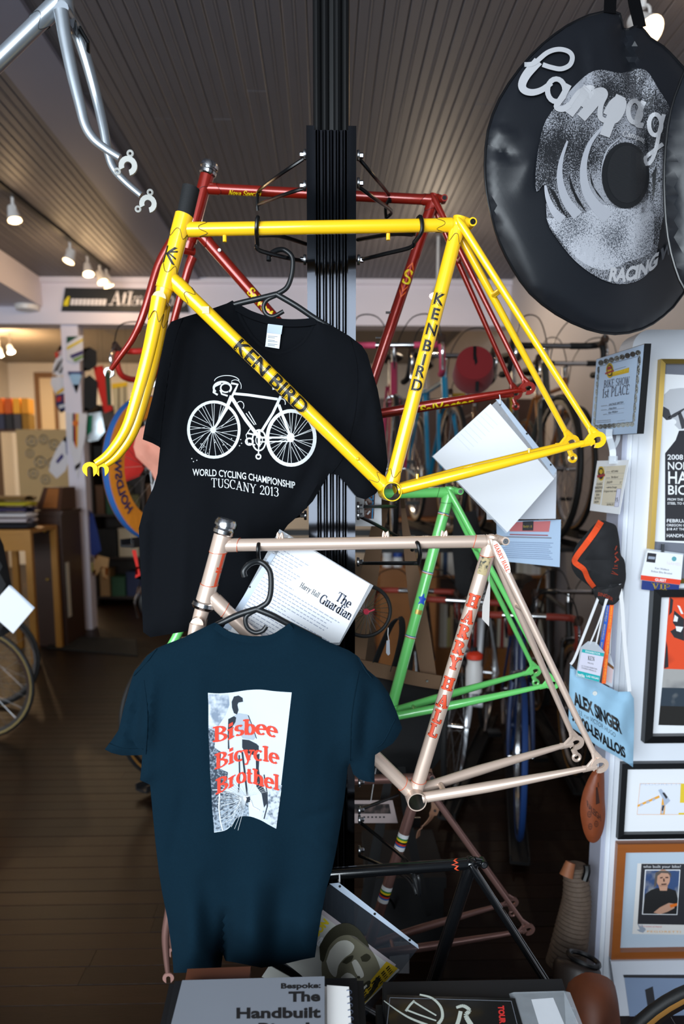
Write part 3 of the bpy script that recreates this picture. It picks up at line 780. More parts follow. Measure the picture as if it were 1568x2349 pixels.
# head tube and seat stay cap lettering
hl = MB(); h0, h1 = PC['ht0'], PC['ht1']; L_ = (h1-h0).length
for q in (.34, .62): text_on_tube(hl, serif('I', .2, .1), h0, h1, .0165, L_*q+.02, .036, stacked=True, rot=-.8)
hl.build('head_lettering', MVR, tC, smooth=False)
cap = []; s0 = PC['st']+V((0,0,.0))-PL_C.n*.022; s1 = PC['drop']-PL_C.n*.066; dd = (s1-s0).normalized(); ss = dd.cross(PL_C.n).normalized()
ring = [s0+dd*(.03+.036*math.cos(2*PI*k/20))+ss*(.0095*math.sin(2*PI*k/20))-PL_C.n*.004 for k in range(20)]
co_ = MB().prism(ring, PL_C.n*.006).build('seat_stay_cap', mat('cream_cap',(232,220,208),.4), tC)
ct = MB(); g = serif('HARRY HALL', .2, .09, .1); ex = dd; ey = -ss if ss.z < 0 else ss
flat_text(ct, g, s0+dd*.002-ey*.0045-PL_C.n*.0075, ex, ey, .060/g[2]*1.0); ct.build('cap_lettering', MVR, co_, smooth=False)
st_ = MB(); g = ([(0,0),(1,0),(1,1.9),(0,1.9)], [(0,1,2,3)], 1.0)
yv = (PL_C.at(1109,1300)-a).length; text_on_tube(st_, g, a, b, .0143, yv+.016, .020, .0004, stacked=True, step=.15); st_.build('tubing_sticker', speckle('worn_sticker',(52,58,56),(176,158,118),160,.5), tC, smooth=False)
for px in (642, 884, 1018):
    p = PL_C.at(px, 1233-(px-642)*.012); MB().tube(bez([p-PL_C.t*.005-V((0,0,.003)), p-PL_C.t*.004+V((0,0,.009)), p, p+PL_C.t*.004+V((0,0,.009)), p+PL_C.t*.005-V((0,0,.003))],3), .0026, 8).build('cable_guide', MCH, tC)

# ---- green
MGR = paint('apple_green_enamel', (118,222,118), rough=.3, var=.04)
tG, PG = bike_frame('bicycle_frameset', 'apple green frame with blue star transfer on its seat tube', PL_G,
  dict(ht0=(520,1120), ht1=(478,1262), tt0=(512,1142), tt1=(1030,1129), dt0=(492,1250), bb=(893,1640), st=(1030,1129), drop=(1246,1553),
       crown=(470,1282), fork=[(445,1370),(415,1440),(392,1480),(360,1530),(335,1550)]), MGR, lug=(.024,.004,1), linemat=mat('green_lug_line',(38,90,40),.5), seatbolt='steel')
a, b = PG['st'], PG['bb']
def band(parent, nm, m, a, b, r, t, w, lift=.0005):
    a, b = V(a), V(b); d = (b-a).normalized()
    MB().lathe(a+d*t, d, [(r+lift,0),(r+lift,w)], 24).build(nm, m, parent)
for px, py in ((975,1311),(943,1459),(1016,1178)):
    L0 = (PL_G.at(px,py)-a).length
    for k, m in enumerate((mat('blue_ink',(24,58,150),.5), mat('white_ink',(232,234,236),.5), mat('red_ink',(200,48,32),.5))):
        band(tG, 'stripe', m, a, b, .0143, L0+(k-1)*.0022, .0020)
st = MB(); g = ([(.1,0),(.45,.22),(.95,.05),(.75,.5),(1.05,.85),(.65,.95),(.5,1.5),(.3,1.0),(-.05,.9),(.25,.5)], [(0,1,9),(1,2,3),(3,4,5),(5,6,7),(7,8,9),(1,3,9),(3,5,9),(5,7,9)], 1.0)
text_on_tube(st, g, a, b, .0143, (PL_G.at(965,1372)-a).length+.016, .022, stacked=True, rot=-.35); st.build('star_transfer', mat('royal_blue_ink',(28,84,200),.5), tG, smooth=False)
st = MB(); g = ([(0,0),(1.6,0),(1.6,1),(0,1)], [(0,1,2,3)], 1.6)
for py, h in ((1402,.012),(1177,.005)):
    text_on_tube(st, g, a, b, .0143, (PL_G.at(lerp(1030,893,(py-1129)/511),py)-a).length+.006, h, stacked=True, rot=-.3)
st.build('gold_transfer', mat('gold_foil',(198,170,90),.35,metal=.5), tG, smooth=False)
wh = MB(); text_on_tube(wh, ([(0,0),(14,0),(14,.06),(0,.06)],[(0,1,2,3)],14), a, b, .0143, .12, .025, .0004, rot=-.15, step=.5); wh.build('white_line', MATS['white_ink'], tG, smooth=False)

# ---- mauve
MMA = paint('mauve_bronze_metallic', (150,112,104), metal=.6, rough=.34, coat=.4, var=.06)
tM, PM = bike_frame('bicycle_frameset', 'mauve bronze frame with rainbow bands hanging lowest behind the post', PL_M,
  dict(ht0=(462,1780), ht1=(426,1905), tt0=(455,1800), tt1=(963,1784), dt0=(438,1888), bb=(842,2180), st=(966,1784), drop=(1192,2100),
       crown=(420,1925), fork=[(404,2000),(392,2070),(384,2120),(386,2165),(390,2200)]), MMA, seatbolt='steel')
a, b = PM['st'], PM['bb']
bands = [('white_ink',(232,234,236),.011),('green_ink',(30,130,56),.0045),('yellow_band_ink',(240,208,24),.0055),('black_ink',(18,17,18),.0050),('scarlet_ink',(206,56,30),.0050),('blue_band_ink',(36,92,176),.0045),('white_ink',(232,234,236),.011)]
for py in (1911, 2031):
    L0 = (PL_M.at(lerp(966,842,(py-1784)/396),py)-a).length
    for nm, c, w in bands:
        band(tM, 'rainbow_band', mat(nm, c, .5), a, b, .0143, L0, w); L0 += w
# ---- black
MBK = paint('black_enamel', (12,13,15), rough=.16)
tB, PB = bike_frame('bicycle_frameset', 'glossy black frame hanging lowest in front of the post', PL_B,
  dict(ht0=(500,1990), ht1=(455,2130), tt0=(490,2024), tt1=(1076,1981), dt0=(468,2110), bb=(950,2385), st=(1080,1982), drop=(1330,2372)),
  MBK, seatbolt='steel')
rl = MB()
a, b = PB['tt1'], PB['tt0']; gp = [(.0,-.5),(.25,-.28),(.05,-.1),(.45,0),(.05,.1),(.25,.28),(.0,.5)]
g = ([(x,y+.5) for x,y in gp]+[(x+.16,y+.5) for x,y in gp], [(i,i+1,i+8,i+7) for i in range(6)], .6)
text_on_tube(rl, g, a, b, .0127, .025, .030, along=-1); rl.build('lug_lining', MVR, tB, smooth=False)

# ---- grey frame hanging upper left
MGY = mat('brushed_nickel_plate', (172,180,188), .30, metal=.75, var=.14, vscale=40)
PL_N = Plane(140, 100, 1.30, math.radians(0))
nk = lambda x, y, o=0: PL_N.at(x, y, o)
p = nk(145,60); t = thing('bicycle_frameset', 'dull nickel frame and fork hanging from the ceiling', 'bicycle frame', p)
MB().tube([nk(143,-50), nk(149,32)], [.0165,.0165], 20).build('head_tube', MGY, t)
MB().tube([nk(146,-4), nk(-60,196)], .0143, 20).build('down_tube', MGY, t)
lg = MB(); ln = MB(); d = (nk(-60,196)-nk(146,-4)); sleeve(lg, ln, nk(136,6), d, .0146, .048, .010, 3); d = (nk(160,90)-nk(150,30)); sleeve(lg, ln, nk(149,30), d, .0158, .024, .010, 4)
lo = lg.build('lugs', MGY, t); ln.build('lug_lining', mat('dark_line',(24,26,28),.6), lo)
cr = MB(); cr.tube([nk(150,30), nk(153,45)], [.0165,.0150], 18); cr.tube([nk(154,42,-.028), nk(160,42,.030)], .0125, 12); fc = cr.build('fork_crown', MGY, t)
nb = [(154,50),(163,110),(178,185),(195,255),(208,305),(226,335),(252,357),(285,378)]
fb = [(166,60),(178,105),(194,170),(212,240),(228,300),(240,335)]
pp = bez([nk(x,y,-.03) for x,y in nb], 6); MB().tube(pp, [lerp(.0125,.0062,i/(len(pp)-1)) for i in range(len(pp))], 16, flat=.85, fdir=(0,1,0)).build('fork_blade', MGY, fc)
fb = [(166,60),(180,110),(198,185),(214,255),(226,318),(240,356),(268,388),(305,420)]
pp2 = bez([nk(x,y,lerp(.028,.06,min(1,i/3))) for i,(x,y) in enumerate([(158,40)]+fb)], 6); MB().tube(pp2, [lerp(.0122,.0062,i/(len(pp2)-1)) for i in range(len(pp2))], 16, flat=.85, fdir=(0,1,0)).build('fork_blade', MGY, fc)
MNE = mat('worn_steel_tip', (168,168,164), .6, metal=.2, var=.1, spec=.2)
def eyelet_end(c, e1, e2, n):
    mb = MB(); N = 14; out = []; inn = []
    for k in range(N+1):
        a = math.radians(205-285*k/N); out.append(c+e1*(.0165*math.cos(a))+e2*(.0165*math.sin(a)))
    for k in range(N+1):
        a = math.radians(205-285*k/N); rr = .0070; inn.append(c+e1*(rr*math.cos(a))+e2*(rr*math.sin(a)))
    mb.prism(out+list(reversed(inn)), n*.005)
    for a in (78, 205): 
        q = c+e1*(.0215*math.cos(math.radians(a)))+e2*(.0215*math.sin(math.radians(a))); mb.torus(q, n, .0045, .0022, 14, 6)
    return mb
eyelet_end(nk(304,397,-.03), V((1,0,0)), V((0,0,1)), V((0,1,0))).build('fork_end', MNE, fc)
eyelet_end(nk(322,441,.06), V((1,0,0)), V((0,0,1)), V((0,1,0))).build('fork_end', MNE, fc)
bt = nk(172,46,.02); MB().tube([bt, bt+V((.012,.01,-.02)), nk(182,96,.05)], .004, 8).build('brake_bolt', M_ROD, t)

# ---- the hooks
def pt(px, py, Y): return U(px, py, Y)
FG, BGp = 'front hooks of the display post', 'rear hooks of the display post'
# front tier one
yt = PL_Y.at(590,520).y
arm([[pt(702,600,POSTY), pt(660,592,1.60), pt(594,574,yt+.018), pt(590,560,yt+.016)], [pt(590,565,yt+.016), pt(588,530,yt-.012), pt(590,503,yt-.016), pt(592,500,yt-.008), pt(593,512,yt+.014)], [pt(702,560,POSTY+.01), pt(640,541,1.58), pt(594,540,yt+.018)]],
    [(pt(702,596,POSTY-.02), (-1,0,0))], 'black rod hook under the head end of the yellow top tube', FG)
yt = PL_Y.at(955,516).y
arm([[pt(820,598,POSTY), pt(880,583,1.60), pt(940,568,yt+.02), pt(950,555,yt+.0)], [pt(950,556,yt), pt(967,530,yt-.016), pt(966,502,yt-.014), pt(960,499,yt), pt(952,520,yt+.018), pt(948,540,yt+.02)], [pt(820,550,POSTY+.02), pt(900,537,1.58), pt(946,538,yt+.02)]],
    [(pt(819,596,POSTY-.02), (1,0,0))], 'black rod hook round the seat end of the yellow top tube', FG)
# rear tier one
for sd, xs, bl in ((-1, (702,592), [(700,355),(700,426)]), (1, (819,893), [(820,357),(820,420)])):
    yr = PL_R.at(xs[1],450).y
    if sd < 0: rods = [[pt(700,362,POSTY+.02), pt(640,402,1.76), pt(594,437,yr-.02), pt(590,452,yr-.02)], [pt(700,431,POSTY+.02), pt(650,447,1.76), pt(591,470,yr-.02)], [pt(590,445,yr-.02), pt(590,470,yr-.022), pt(591,484,yr-.02)]]
    else: rods = [[pt(823,364,POSTY+.02), pt(860,408,1.76), pt(890,445,yr-.02), pt(894,462,yr-.02)], [pt(821,428,POSTY+.02), pt(858,455,1.76), pt(897,484,yr-.02), pt(886,499,yr+.02)], [pt(893,455,yr-.02), pt(884,475,yr-.0), pt(885,500,yr+.02)]]
    arm(rods, [(pt(x+(2 if sd<0 else -2),y,POSTY-.01), (sd,0,0)) for x,y in bl], 'black rod hook on the %s side of the post under the red tube' % ('left' if sd<0 else 'right'), BGp)
# front tier two
yt = PL_C.at(592,1250).y
arm([[pt(702,1296,POSTY), pt(650,1294,1.60), pt(606,1292,yt+.02), pt(594,1290,yt+.0)], [pt(594,1292,yt-.0), pt(592,1270,yt-.017), pt(592,1252,yt-.016), pt(594,1249,yt-.006), pt(596,1262,yt+.016)]],
    [(pt(702,1293,POSTY-.02), (-1,0,0))], 'black rod hook under the head end of the champagne top tube', FG)
yt = PL_C.at(955,1246).y
arm([[pt(820,1292,POSTY), pt(880,1292,1.60), pt(942,1292,yt+.02), pt(960,1292,yt-.0)], [pt(960,1293,yt), pt(963,1270,yt-.018), pt(958,1247,yt-.016), pt(950,1247,yt), pt(945,1262,yt+.016)]],
    [(pt(818,1289,POSTY-.02), (1,0,0))], 'black rod hook round the seat end of the champagne top tube', FG)
# rear tier two
yr = PL_G.at(905,1130).y
arm([[pt(820,1162,POSTY+.02), pt(860,1162,1.76), pt(908,1162,yr-.02)], [pt(823,1184,POSTY+.02), pt(865,1205,1.76), pt(910,1230,yr-.0)], [pt(908,1162,yr-.02), pt(909,1145,yr-.02), pt(906,1135,yr+.016)]],
    [(pt(818,1162,POSTY-.01), (1,0,0)), (pt(818,1182,POSTY-.01), (1,0,0))], 'black rod hook under the green top tube right of the post', BGp)
arm([[pt(702,1162,POSTY+.02), pt(640,1200,1.76), pt(606,1220,yr-.02)], [pt(702,1180,POSTY+.02), pt(640,1190,1.76), pt(606,1180,yr-.0)]],
    [(pt(703,1182,POSTY-.01), (-1,0,0))], 'black rod hook left of the post behind the dark t-shirts', BGp)
# lower tiers
yr = PL_M.at(905,1800).y
arm([[pt(822,1858,POSTY+.02), pt(870,1840,1.76), pt(912,1824,yr-.02)]], [(pt(821,1795,POSTY-.02), (1,0,0)), (pt(821,1858,POSTY-.02), (1,0,0))], 'black rod hook rising to the mauve top tube', BGp)
yt = PL_B.at(960,1990).y
arm([[pt(824,1885,POSTY), pt(880,1930,1.62), pt(935,1978,yt+.02), pt(950,2018,yt+.0), pt(962,2054,yt-.018), pt(960,2020,yt-.02), pt(957,2008,yt-.016)], [pt(824,1963,POSTY), pt(870,1982,1.62), pt(935,2015,yt+.02), pt(955,2052,yt-.014)]],
    [(pt(821,1880,POSTY-.02), (1,0,0)), (pt(821,1950,POSTY-.02), (1,0,0))], 'black rod hook looping below the black top tube', FG)
# ================================================================ t-shirts
def seg_d(p, a, b):
    ax, ay = a; bx_, by_ = b; dx, dy = bx_-ax, by_-ay; l2 = dx*dx+dy*dy or 1e-9
    t = max(0, min(1, ((p[0]-ax)*dx+(p[1]-ay)*dy)/l2)); return math.hypot(p[0]-ax-t*dx, p[1]-ay-t*dy), t
def inside(p, poly):
    c = False; n = len(poly); j = n-1
    for i in range(n):
        if (poly[i][1] > p[1]) != (poly[j][1] > p[1]) and p[0] < (poly[j][0]-poly[i][0])*(p[1]-poly[i][1])/(poly[j][1]-poly[i][1])+poly[i][0]: c = not c
        j = i
    return c
def dense(poly, step=9.0, closed=True):
    out = []; n = len(poly)
    for i in range(n if closed else n-1):
        a, b = poly[i], poly[(i+1) % n]; m = max(1, int(math.hypot(b[0]-a[0], b[1]-a[1])/step))
        out += [(lerp(a[0],b[0],k/m), lerp(a[1],b[1],k/m)) for k in range(m)]
    if not closed: out.append(poly[-1])
    return out
def smooth2(pts, n=5, closed=False):
    q = [V((x,y,0)) for x,y in pts]; return [(p.x,p.y) for p in bez(q, n)]
class Cloth:
    """a hung cloth: outline traced in its own plane at depth Y0, two layers with folds"""
    def __init__(s, outline, Y0, creases, waves, puff=.028, step=11, edge=55.0):
        s.out = dense(outline); s.Y0 = Y0; s.cr = creases; s.wv = waves; s.puff = puff; s.edge = edge; s.step = step
    def fold(s, x, y):
        f = 0.0
        for x0,y0,x1,y1,a,w in s.cr:
            d, t = seg_d((x,y),(x0,y0),(x1,y1)); f += a*math.exp(-(d/w)**2)*(1-.5*abs(2*t-1))
        for a, kx, ky, ph, yt, yb in s.wv:
            g = max(0,min(1,(y-yt)/(yb-yt))); f += a*g*math.sin(kx*x+ky*y+ph)
        return f
    def bd(s, x, y): return min(seg_d((x,y), s.out[i], s.out[(i+1) % len(s.out)])[0] for i in range(0, len(s.out)))
    def at(s, x, y, lift=0.0, layer=-1):
        e = s.bd(x, y) if inside((x,y), s.out) else 0.0
        pf = s.puff*math.sqrt(min(1.0, e/s.edge))
        return U(x, y, s.Y0+s.fold(x,y)+layer*pf-lift)
    def panel(s, mb, outline, layer):
        out = dense(outline, 9.0); xs = [p[0] for p in out]; ys = [p[1] for p in out]
        pts = list(out); yy = min(ys)+s.step/2; r = 0
        while yy < max(ys):
            xx = min(xs)+s.step*(.5 if r % 2 else 0)
            while xx < max(xs):
                if inside((xx,yy), out) and min(seg_d((xx,yy), out[i], out[(i+1) % len(out)])[0] for i in range(len(out))) > s.step*.55: pts.append((xx,yy))
                xx += s.step
            yy += s.step*.87; r += 1
        res = delaunay_2d_cdt([V(p) for p in pts], [], [list(range(len(out)))], 1, 1e-6)
        P3 = [s.at(p.x, p.y, 0, layer) for p in res[0]]
        mb.add(P3, [tuple(f) for f in res[2]])
class Ink:
    """flat print lying on a cloth, drawn in photo pixels"""
    def __init__(s, cloth, lift=.0012): s.c = cloth; s.mb = MB(); s.lift = lift
    def line(s, pts, w, step=9.0):
        pts = dense(pts, step, closed=False); n = len(pts); vs = []
        for i in range(n):
            a = pts[max(i-1,0)]; b = pts[min(i+1,n-1)]; dx, dy = b[0]-a[0], b[1]-a[1]; l = math.hypot(dx,dy) or 1e-6
            ww = (w[0]+(w[1]-w[0])*i/(n-1) if hasattr(w,'__len__') else w)/2
            nx, ny = -dy/l*ww, dx/l*ww
            vs += [s.c.at(pts[i][0]+nx, pts[i][1]+ny, s.lift), s.c.at(pts[i][0]-nx, pts[i][1]-ny, s.lift)]
        s.mb.add(vs, [(2*i,2*i+1,2*i+3,2*i+2) for i in range(n-1)]); return s
    def ell(s, cx, cy, rx, ry, w, a0=0, a1=360, n=40):
        return s.line([(cx+rx*math.cos(math.radians(a0+(a1-a0)*k/n)), cy+ry*math.sin(math.radians(a0+(a1-a0)*k/n))) for k in range(n+1)], w, 50)
    def fill(s, poly, step=12.0):
        out = dense(poly, step); xs = [p[0] for p in out]; ys = [p[1] for p in out]; pts = list(out); yy = min(ys)+step/2
        while yy < max(ys):
            xx = min(xs)+step/2
            while xx < max(xs):
                if inside((xx,yy), out): pts.append((xx,yy))
                xx += step
            yy += step
        r = delaunay_2d_cdt([V(p) for p in pts], [], [list(range(len(out)))], 1, 1e-6)
        s.mb.add([s.c.at(p.x,p.y,s.lift) for p in r[0]], [tuple(f) for f in r[2]]); return s
    def text(s, glyph, base, h, slant=0.0, step=.35, xs=1.0):
        """base: polyline in px for the baseline (left to right)"""
        xa, xb = base[0][0], base[-1][0]; k = (xb-xa)/glyph[2]
        def fn(x, y):
            X = xa+x*k
            for i in range(len(base)-1):
                if X <= base[i+1][0] or i == len(base)-2:
                    t = (X-base[i][0])/(base[i+1][0]-base[i][0]); Y = lerp(base[i][1], base[i+1][1], t); break
            return s.c.at(X+slant*y*h, Y-y*h, s.lift)
        put_text(s.mb, glyph, fn, step); return s
    def build(s, nm, m, parent): return s.mb.build(nm, m, parent, smooth=False)

M_TEE1 = mat('black_jersey', (13,15,19), .95, var=.12, vscale=300, bump=.08, bscale=900, spec=.08)
M_TEE2 = mat('dark_navy_jersey', (8,29,41), .95, var=.12, vscale=300, bump=.08, bscale=900, spec=.08)
M_HANG = mat('black_hanger_plastic', (24,27,30), .35)
M_PRINT = mat('white_screen_print', (206,210,212), .9, var=.04, vscale=80)

def hanger(label, hook, armL, armR, neck, loop, Y, r=.0052):
    t = thing('clothes_hanger', label, 'hanger', U(*neck, Y), 'black plastic hangers on the display post')
    MB().tube(bez([U(x,y,Y+o) for x,y,o in hook], 6), r, 10).build('hook', M_HANG, t)
    for a in (armL, armR): MB().tube(bez([U(*neck,Y)]+[U(x,y,Y+o) for x,y,o in a], 5), [r*1.15]*(5*len(a)+1), 10).build('arm', M_HANG, t)
    MB().tube(bez([U(x,y,Y) for x,y in loop], 6), r*.85, 10).build('strap_loop', M_HANG, t)
    return t
hanger('black plastic hanger on the upper hook, black t-shirt hanging from it',
       [(616,598,-.01),(618,586,-.008),(632,575,-.004),(650,573,0),(666,584,.0),(671,600,.0),(668,632,.0),(657,660,.0),(634,675,.0)],
       [(590,686,0),(537,699,.004),(470,722,.01)], [(680,702,0),(723,731,.004),(790,772,.01)], (634,675), [(637,676),(612,688),(604,704),(610,720),(626,726),(650,714)], 1.595)
hanger('black plastic hanger on the lower hook, navy t-shirt hanging from it',
       [(561,1323,-.01),(559,1309,-.01),(572,1294,-.006),(591,1288,0),(608,1296,.0),(620,1316,.0),(621,1354,.0),(614,1380,.0),(598,1392,0),(588,1397,0)],
       [(545,1411,0),(499,1433,.004),(430,1465,.01)], [(625,1412,0),(661,1431,.004),(735,1468,.01)], (588,1397), [(590,1398),(566,1412),(563,1428),(570,1443),(586,1451),(602,1447),(611,1436)], 1.335)

# ---- black t-shirt, front to the camera
nF = smooth2([(541,698),(556,738),(590,785),(640,811),(690,790),(714,757),(724,730)], 4)
nB = smooth2([(541,698),(575,716),(620,730),(660,735),(700,734),(724,730)], 4)
restR = [(724,730),(760,748),(800,770),(830,793),(842,812),(850,840),(866,894),(880,975),(889,1060),(880,1105),(862,1132),(838,1146),(818,1140),(795,1112),(775,1090),(755,1086),(738,1115),(717,1150),(690,1178),(660,1204),(640,1232),(640,1330),(636,1450)]
restL = [(600,1462),(520,1452),(440,1446),(345,1462),(328,1450),(326,1400),(322,1300),(318,1212),(330,1165),(352,1118),(361,1086),(367,1026),(348,1016),(327,1008),(333,975),(350,910),(366,830),(382,756),(392,738),(420,728),(480,710),(520,696),(533,689)]
creases = [(400,760,372,1000,.010,10),(430,780,395,1080,-.008,14),(760,1000,640,1230,.018,24),(800,900,700,1160,-.010,16),(760,1090,850,860,-.008,14),(690,1190,600,1440,.012,22),(360,1100,345,1400,.012,16),
           (420,1180,410,1440,-.010,18),(520,1250,500,1450,.010,18),(560,1200,575,1440,-.010,16),(850,840,870,1050,-.008,12),(650,830,560,900,.004,20)]
sh1 = Cloth(nF+restR[1:]+restL, 1.597, creases, [(.006,.050,.006,.4,850,1350),(.004,.021,-.01,1.0,760,1000)], puff=.020)
t1 = thing('t_shirt', 'black t-shirt with white bicycle drawing hanging behind the yellow frame', 't-shirt', U(560,1000,1.597), 't-shirts on the display post')
mb = MB(); sh1.panel(mb, nF+restR[1:]+restL, -1); body1 = mb.build('front_panel', M_TEE1, t1)
mb = MB(); sh1.panel(mb, nB+restR[1:]+restL, 1); mb.build('back_panel', M_TEE1, t1)
mb = MB(); mb.tube([sh1.at(x,y,.001,-1) for x,y in nF], .0042, 8, flat=.5); mb.build('front_collar', M_TEE1, t1)
mb = MB(); mb.ribbon([sh1.at(x,y+6,.004,.2) for x,y in nB], .016, .002, (0,.2,1)); mb.build('back_collar', M_TEE1, t1)
lb = MB(); q = [(614,744),(646,748),(640,800),(608,795)]; lb.prism([U(x,y,1.590) for x,y in q], (0,.001,0)); lo = lb.build('neck_label', mat('white_label',(222,226,232),.7), t1, smooth=False)
lb = MB(); q = [(615,743),(648,747),(645,767),(612,763)]; lb.prism([U(x,y,1.5885) for x,y in q], (0,.001,0)); lb.build('label_fold', mat('pale_blue_label',(176,190,206),.7), lo, smooth=False)
lt = MB()
for k in range(9): 
    if k % 3 != 2: lt.add([U(x,y,1.5892) for x,y in ((614,770+k*3),(636-(k%2)*6,772+k*3),(636-(k%2)*6,773.2+k*3),(614,771.2+k*3))], [(0,1,2,3)])
lt.build('label_print', mat('grey_print',(130,134,142),.7), lo, smooth=False)
for pl_ in ([(418,730),(402,780),(385,860),(372,960),(366,1026)], [(800,772),(818,840),(815,940),(790,1040),(760,1086)], [(330,998),(348,1006),(368,1015)]):
    MB().tube([sh1.at(x,y,.0005) for x,y in dense(smooth2(pl_,4),14,False)], .0011, 6).build('seam', M_TEE1, t1)
# the print
Q = lambda x, y: (300+x/2.613, 680+y/2.613)
ink = Ink(sh1)
def qel(cx, cy, rx, ry, w, a0=0, a1=360, n=40):
    c = Q(cx,cy); ink.ell(c[0], c[1], rx/2.613, ry/2.613, w, a0, a1, n)
qel(497,798,152,166,6.6); qel(960,848,142,162,8.2)
rn = random.Random(5)
for cx, cy, rx, ry in ((493,800,148,160),(957,846,138,156)):
    for k in range(30):
        a = 2*PI*k/30+rn.uniform(-.08,.08); r0 = .08 if k % 3 else .35
        ink.line([Q(cx+rx*r0*math.cos(a+.25), cy+ry*r0*math.sin(a+.25)), Q(cx+rx*.98*math.cos(a), cy+ry*.98*math.sin(a))], 1.0)
qel(493,800,10,12,6,n=12); qel(957,846,14,18,8,n=12)
L = lambda w, *p: ink.line([Q(*q) for q in p], w)
L(6,(612,582),(700,590),(880,616)); L(8,(603,605),(650,680),(690,742),(768,845)); L(6,(898,598),(850,700),(780,812)); L((9,5),(604,596),(572,672),(530,745),(492,802))
L((7,5),(886,650),(915,730),(960,850)); L(4.5,(768,846),(955,846)); L(3,(768,872),(955,868)); L(6,(768,800),(768,900)); L(3,(766,900),(764,955)); qel(764,960,14,14,3.5,n=12)
qel(768,862,40,62,3.5); qel(768,862,20,30,2.0,n=16); qel(710,870,22,20,4,n=14); L(3,(745,890),(705,880)); L(4,(700,820),(745,830)); L(2,(725,780),(690,830),(700,880))
qel(548,548,52,36,4.5,140,400); qel(568,548,30,26,3.5,60,330); L(5,(600,520),(640,528),(625,560),(606,600)); L(4.5,(540,520),(500,540),(495,575),(520,590)); L(4,(535,560),(545,585),(580,596))
qel(575,510,75,36,1.6,185,350); qel(625,540,36,40,1.4,230,380); qel(655,655,22,26,1.6,170,400); qel(905,640,20,26,2,150,380); L(2,(690,700),(740,770)); L(2,(705,690),(750,768))
L(6,(848,552),(905,545),(925,536)); 
for k in range(22): x, y = rn.uniform(415,470), rn.uniform(880,950); L(1.6,(x,y),(x+4,y))
for x, y in ((362,972),(372,990),(392,982),(500,875),(550,890),(575,885),(600,852),(655,858),(660,880),(648,895)): L(2,(x,y),(x+6,y))
ink.text(sans('WORLD CYCLING CHAMPIONSHIP',.014), [Q(370,1073),Q(520,1078),Q(700,1098),Q(860,1128),Q(984,1152)], 16.0)
ink.text(serif('TUSCANY 2013',.13,.05,.07), [Q(480,1142),Q(600,1150),Q(720,1176),Q(886,1200)], 20.0)
ink.build('bicycle_print', M_PRINT, t1)

# ---- navy t-shirt, back to the camera
nK = smooth2([(493,1428),(520,1447),(555,1457),(590,1460),(625,1455),(650,1441),(668,1428)], 4)
nK2 = smooth2([(493,1428),(515,1470),(550,1500),(585,1508),(620,1498),(650,1465),(668,1428)], 4)
o2R = [(668,1428),(690,1440),(757,1474),(800,1492),(820,1505),(842,1536),(870,1560),(891,1590),(908,1630),(922,1670),(912,1690),(900,1706),(878,1720),(860,1732),(858,1765),(859,1795),(840,1793),(824,1788),(810,1776),(802,1750),(797,1760),(790,1830),(779,1902),(769,1960),(760,2000),(748,2040),(738,2091),(730,2140),(724,2182),(722,2196)]
o2L = [(690,2202),(662,2209),(630,2216),(599,2220),(560,2212),(517,2204),(511,2190),(506,2226),(450,2231),(398,2232),(394,2180),(384,2108),(372,2050),(364,2000),(356,1930),(350,1866),(344,1800),(321,1790),(324,1760),(326,1732),(300,1733),(279,1733),(255,1727),(240,1719),(256,1698),(272,1674),(285,1620),(304,1551),(308,1540),(319,1528),(336,1505),(359,1487),(390,1474),(422,1462),(460,1443),(485,1431)]
creases = [(330,1560,300,1700,.012,14),(345,1540,330,1780,-.012,16),(300,1690,330,1725,.010,12),(452,1560,470,1900,-.006,24),(420,1830,395,1960,.005,12),(400,1900,460,1990,-.004,12),(690,1880,790,1850,.005,10),(700,1920,770,1960,-.005,12),
           (820,1560,800,1740,-.012,18),(850,1600,830,1770,.010,14),(516,2100,511,2226,.035,12),(470,2030,505,2220,.014,22),(640,2050,625,2215,.018,26),(575,2040,570,2215,-.014,24),(700,2060,690,2200,-.010,20),(440,2090,440,2230,-.010,20),(700,1600,690,1900,-.006,26),(365,2110,420,2150,.004,8)]
sh2 = Cloth(nK+o2R[1:]+o2L, 1.325, creases, [(.009,.044,.004,1.6,1750,2150),(.003,.03,-.006,.2,1500,1700)], puff=.022)
t2 = thing('t_shirt', 'dark navy t-shirt with photo print and red words hanging lowest', 't-shirt', U(560,1850,1.325), 't-shirts on the display post')
mb = MB(); sh2.panel(mb, nK+o2R[1:]+o2L, -1); mb.build('back_panel', M_TEE2, t2)
mb = MB(); sh2.panel(mb, nK2+o2R[1:]+o2L, 1); mb.build('front_panel', M_TEE2, t2)
mb = MB(); mb.ribbon([sh2.at(x,y+7.5,.002,-1) for x,y in nK], .0125, .003, (0,0,1)); mb.build('collar', M_TEE2, t2)
for pl_ in ([(359,1488),(335,1520),(306,1550)], [(822,1508),(836,1535),(852,1556)], [(330,1560),(338,1640),(334,1730)], [(822,1540),(806,1640),(802,1745)], [(250,1706),(285,1718),(328,1718)], [(905,1650),(880,1700),(862,1715)]):
    MB().tube([sh2.at(x,y,.0006) for x,y in dense(smooth2(pl_,4),12,False)], .0011, 6).build('seam', M_TEE2, t2)
W = lambda x, y: (450+x/5.807, 1560+y/5.807)
top = smooth2([W(155,170),W(300,178),W(480,165),W(680,135),W(860,128),W(1050,150),W(1270,165)],3); bot = smooth2([W(1062,1980),W(960,1925),W(860,1868),W(720,1818),W(600,1815),W(530,1850),W(460,1945),W(380,2005),W(238,2032)],3)
pr = Ink(sh2, .0012); pr.fill(top+bot, 9.0)
po = pr.build('photo_print', mat('pale_print', (196,206,216), .9, var=.06, vscale=14, spec=.1), t2)
dk = Ink(sh2, .0018)
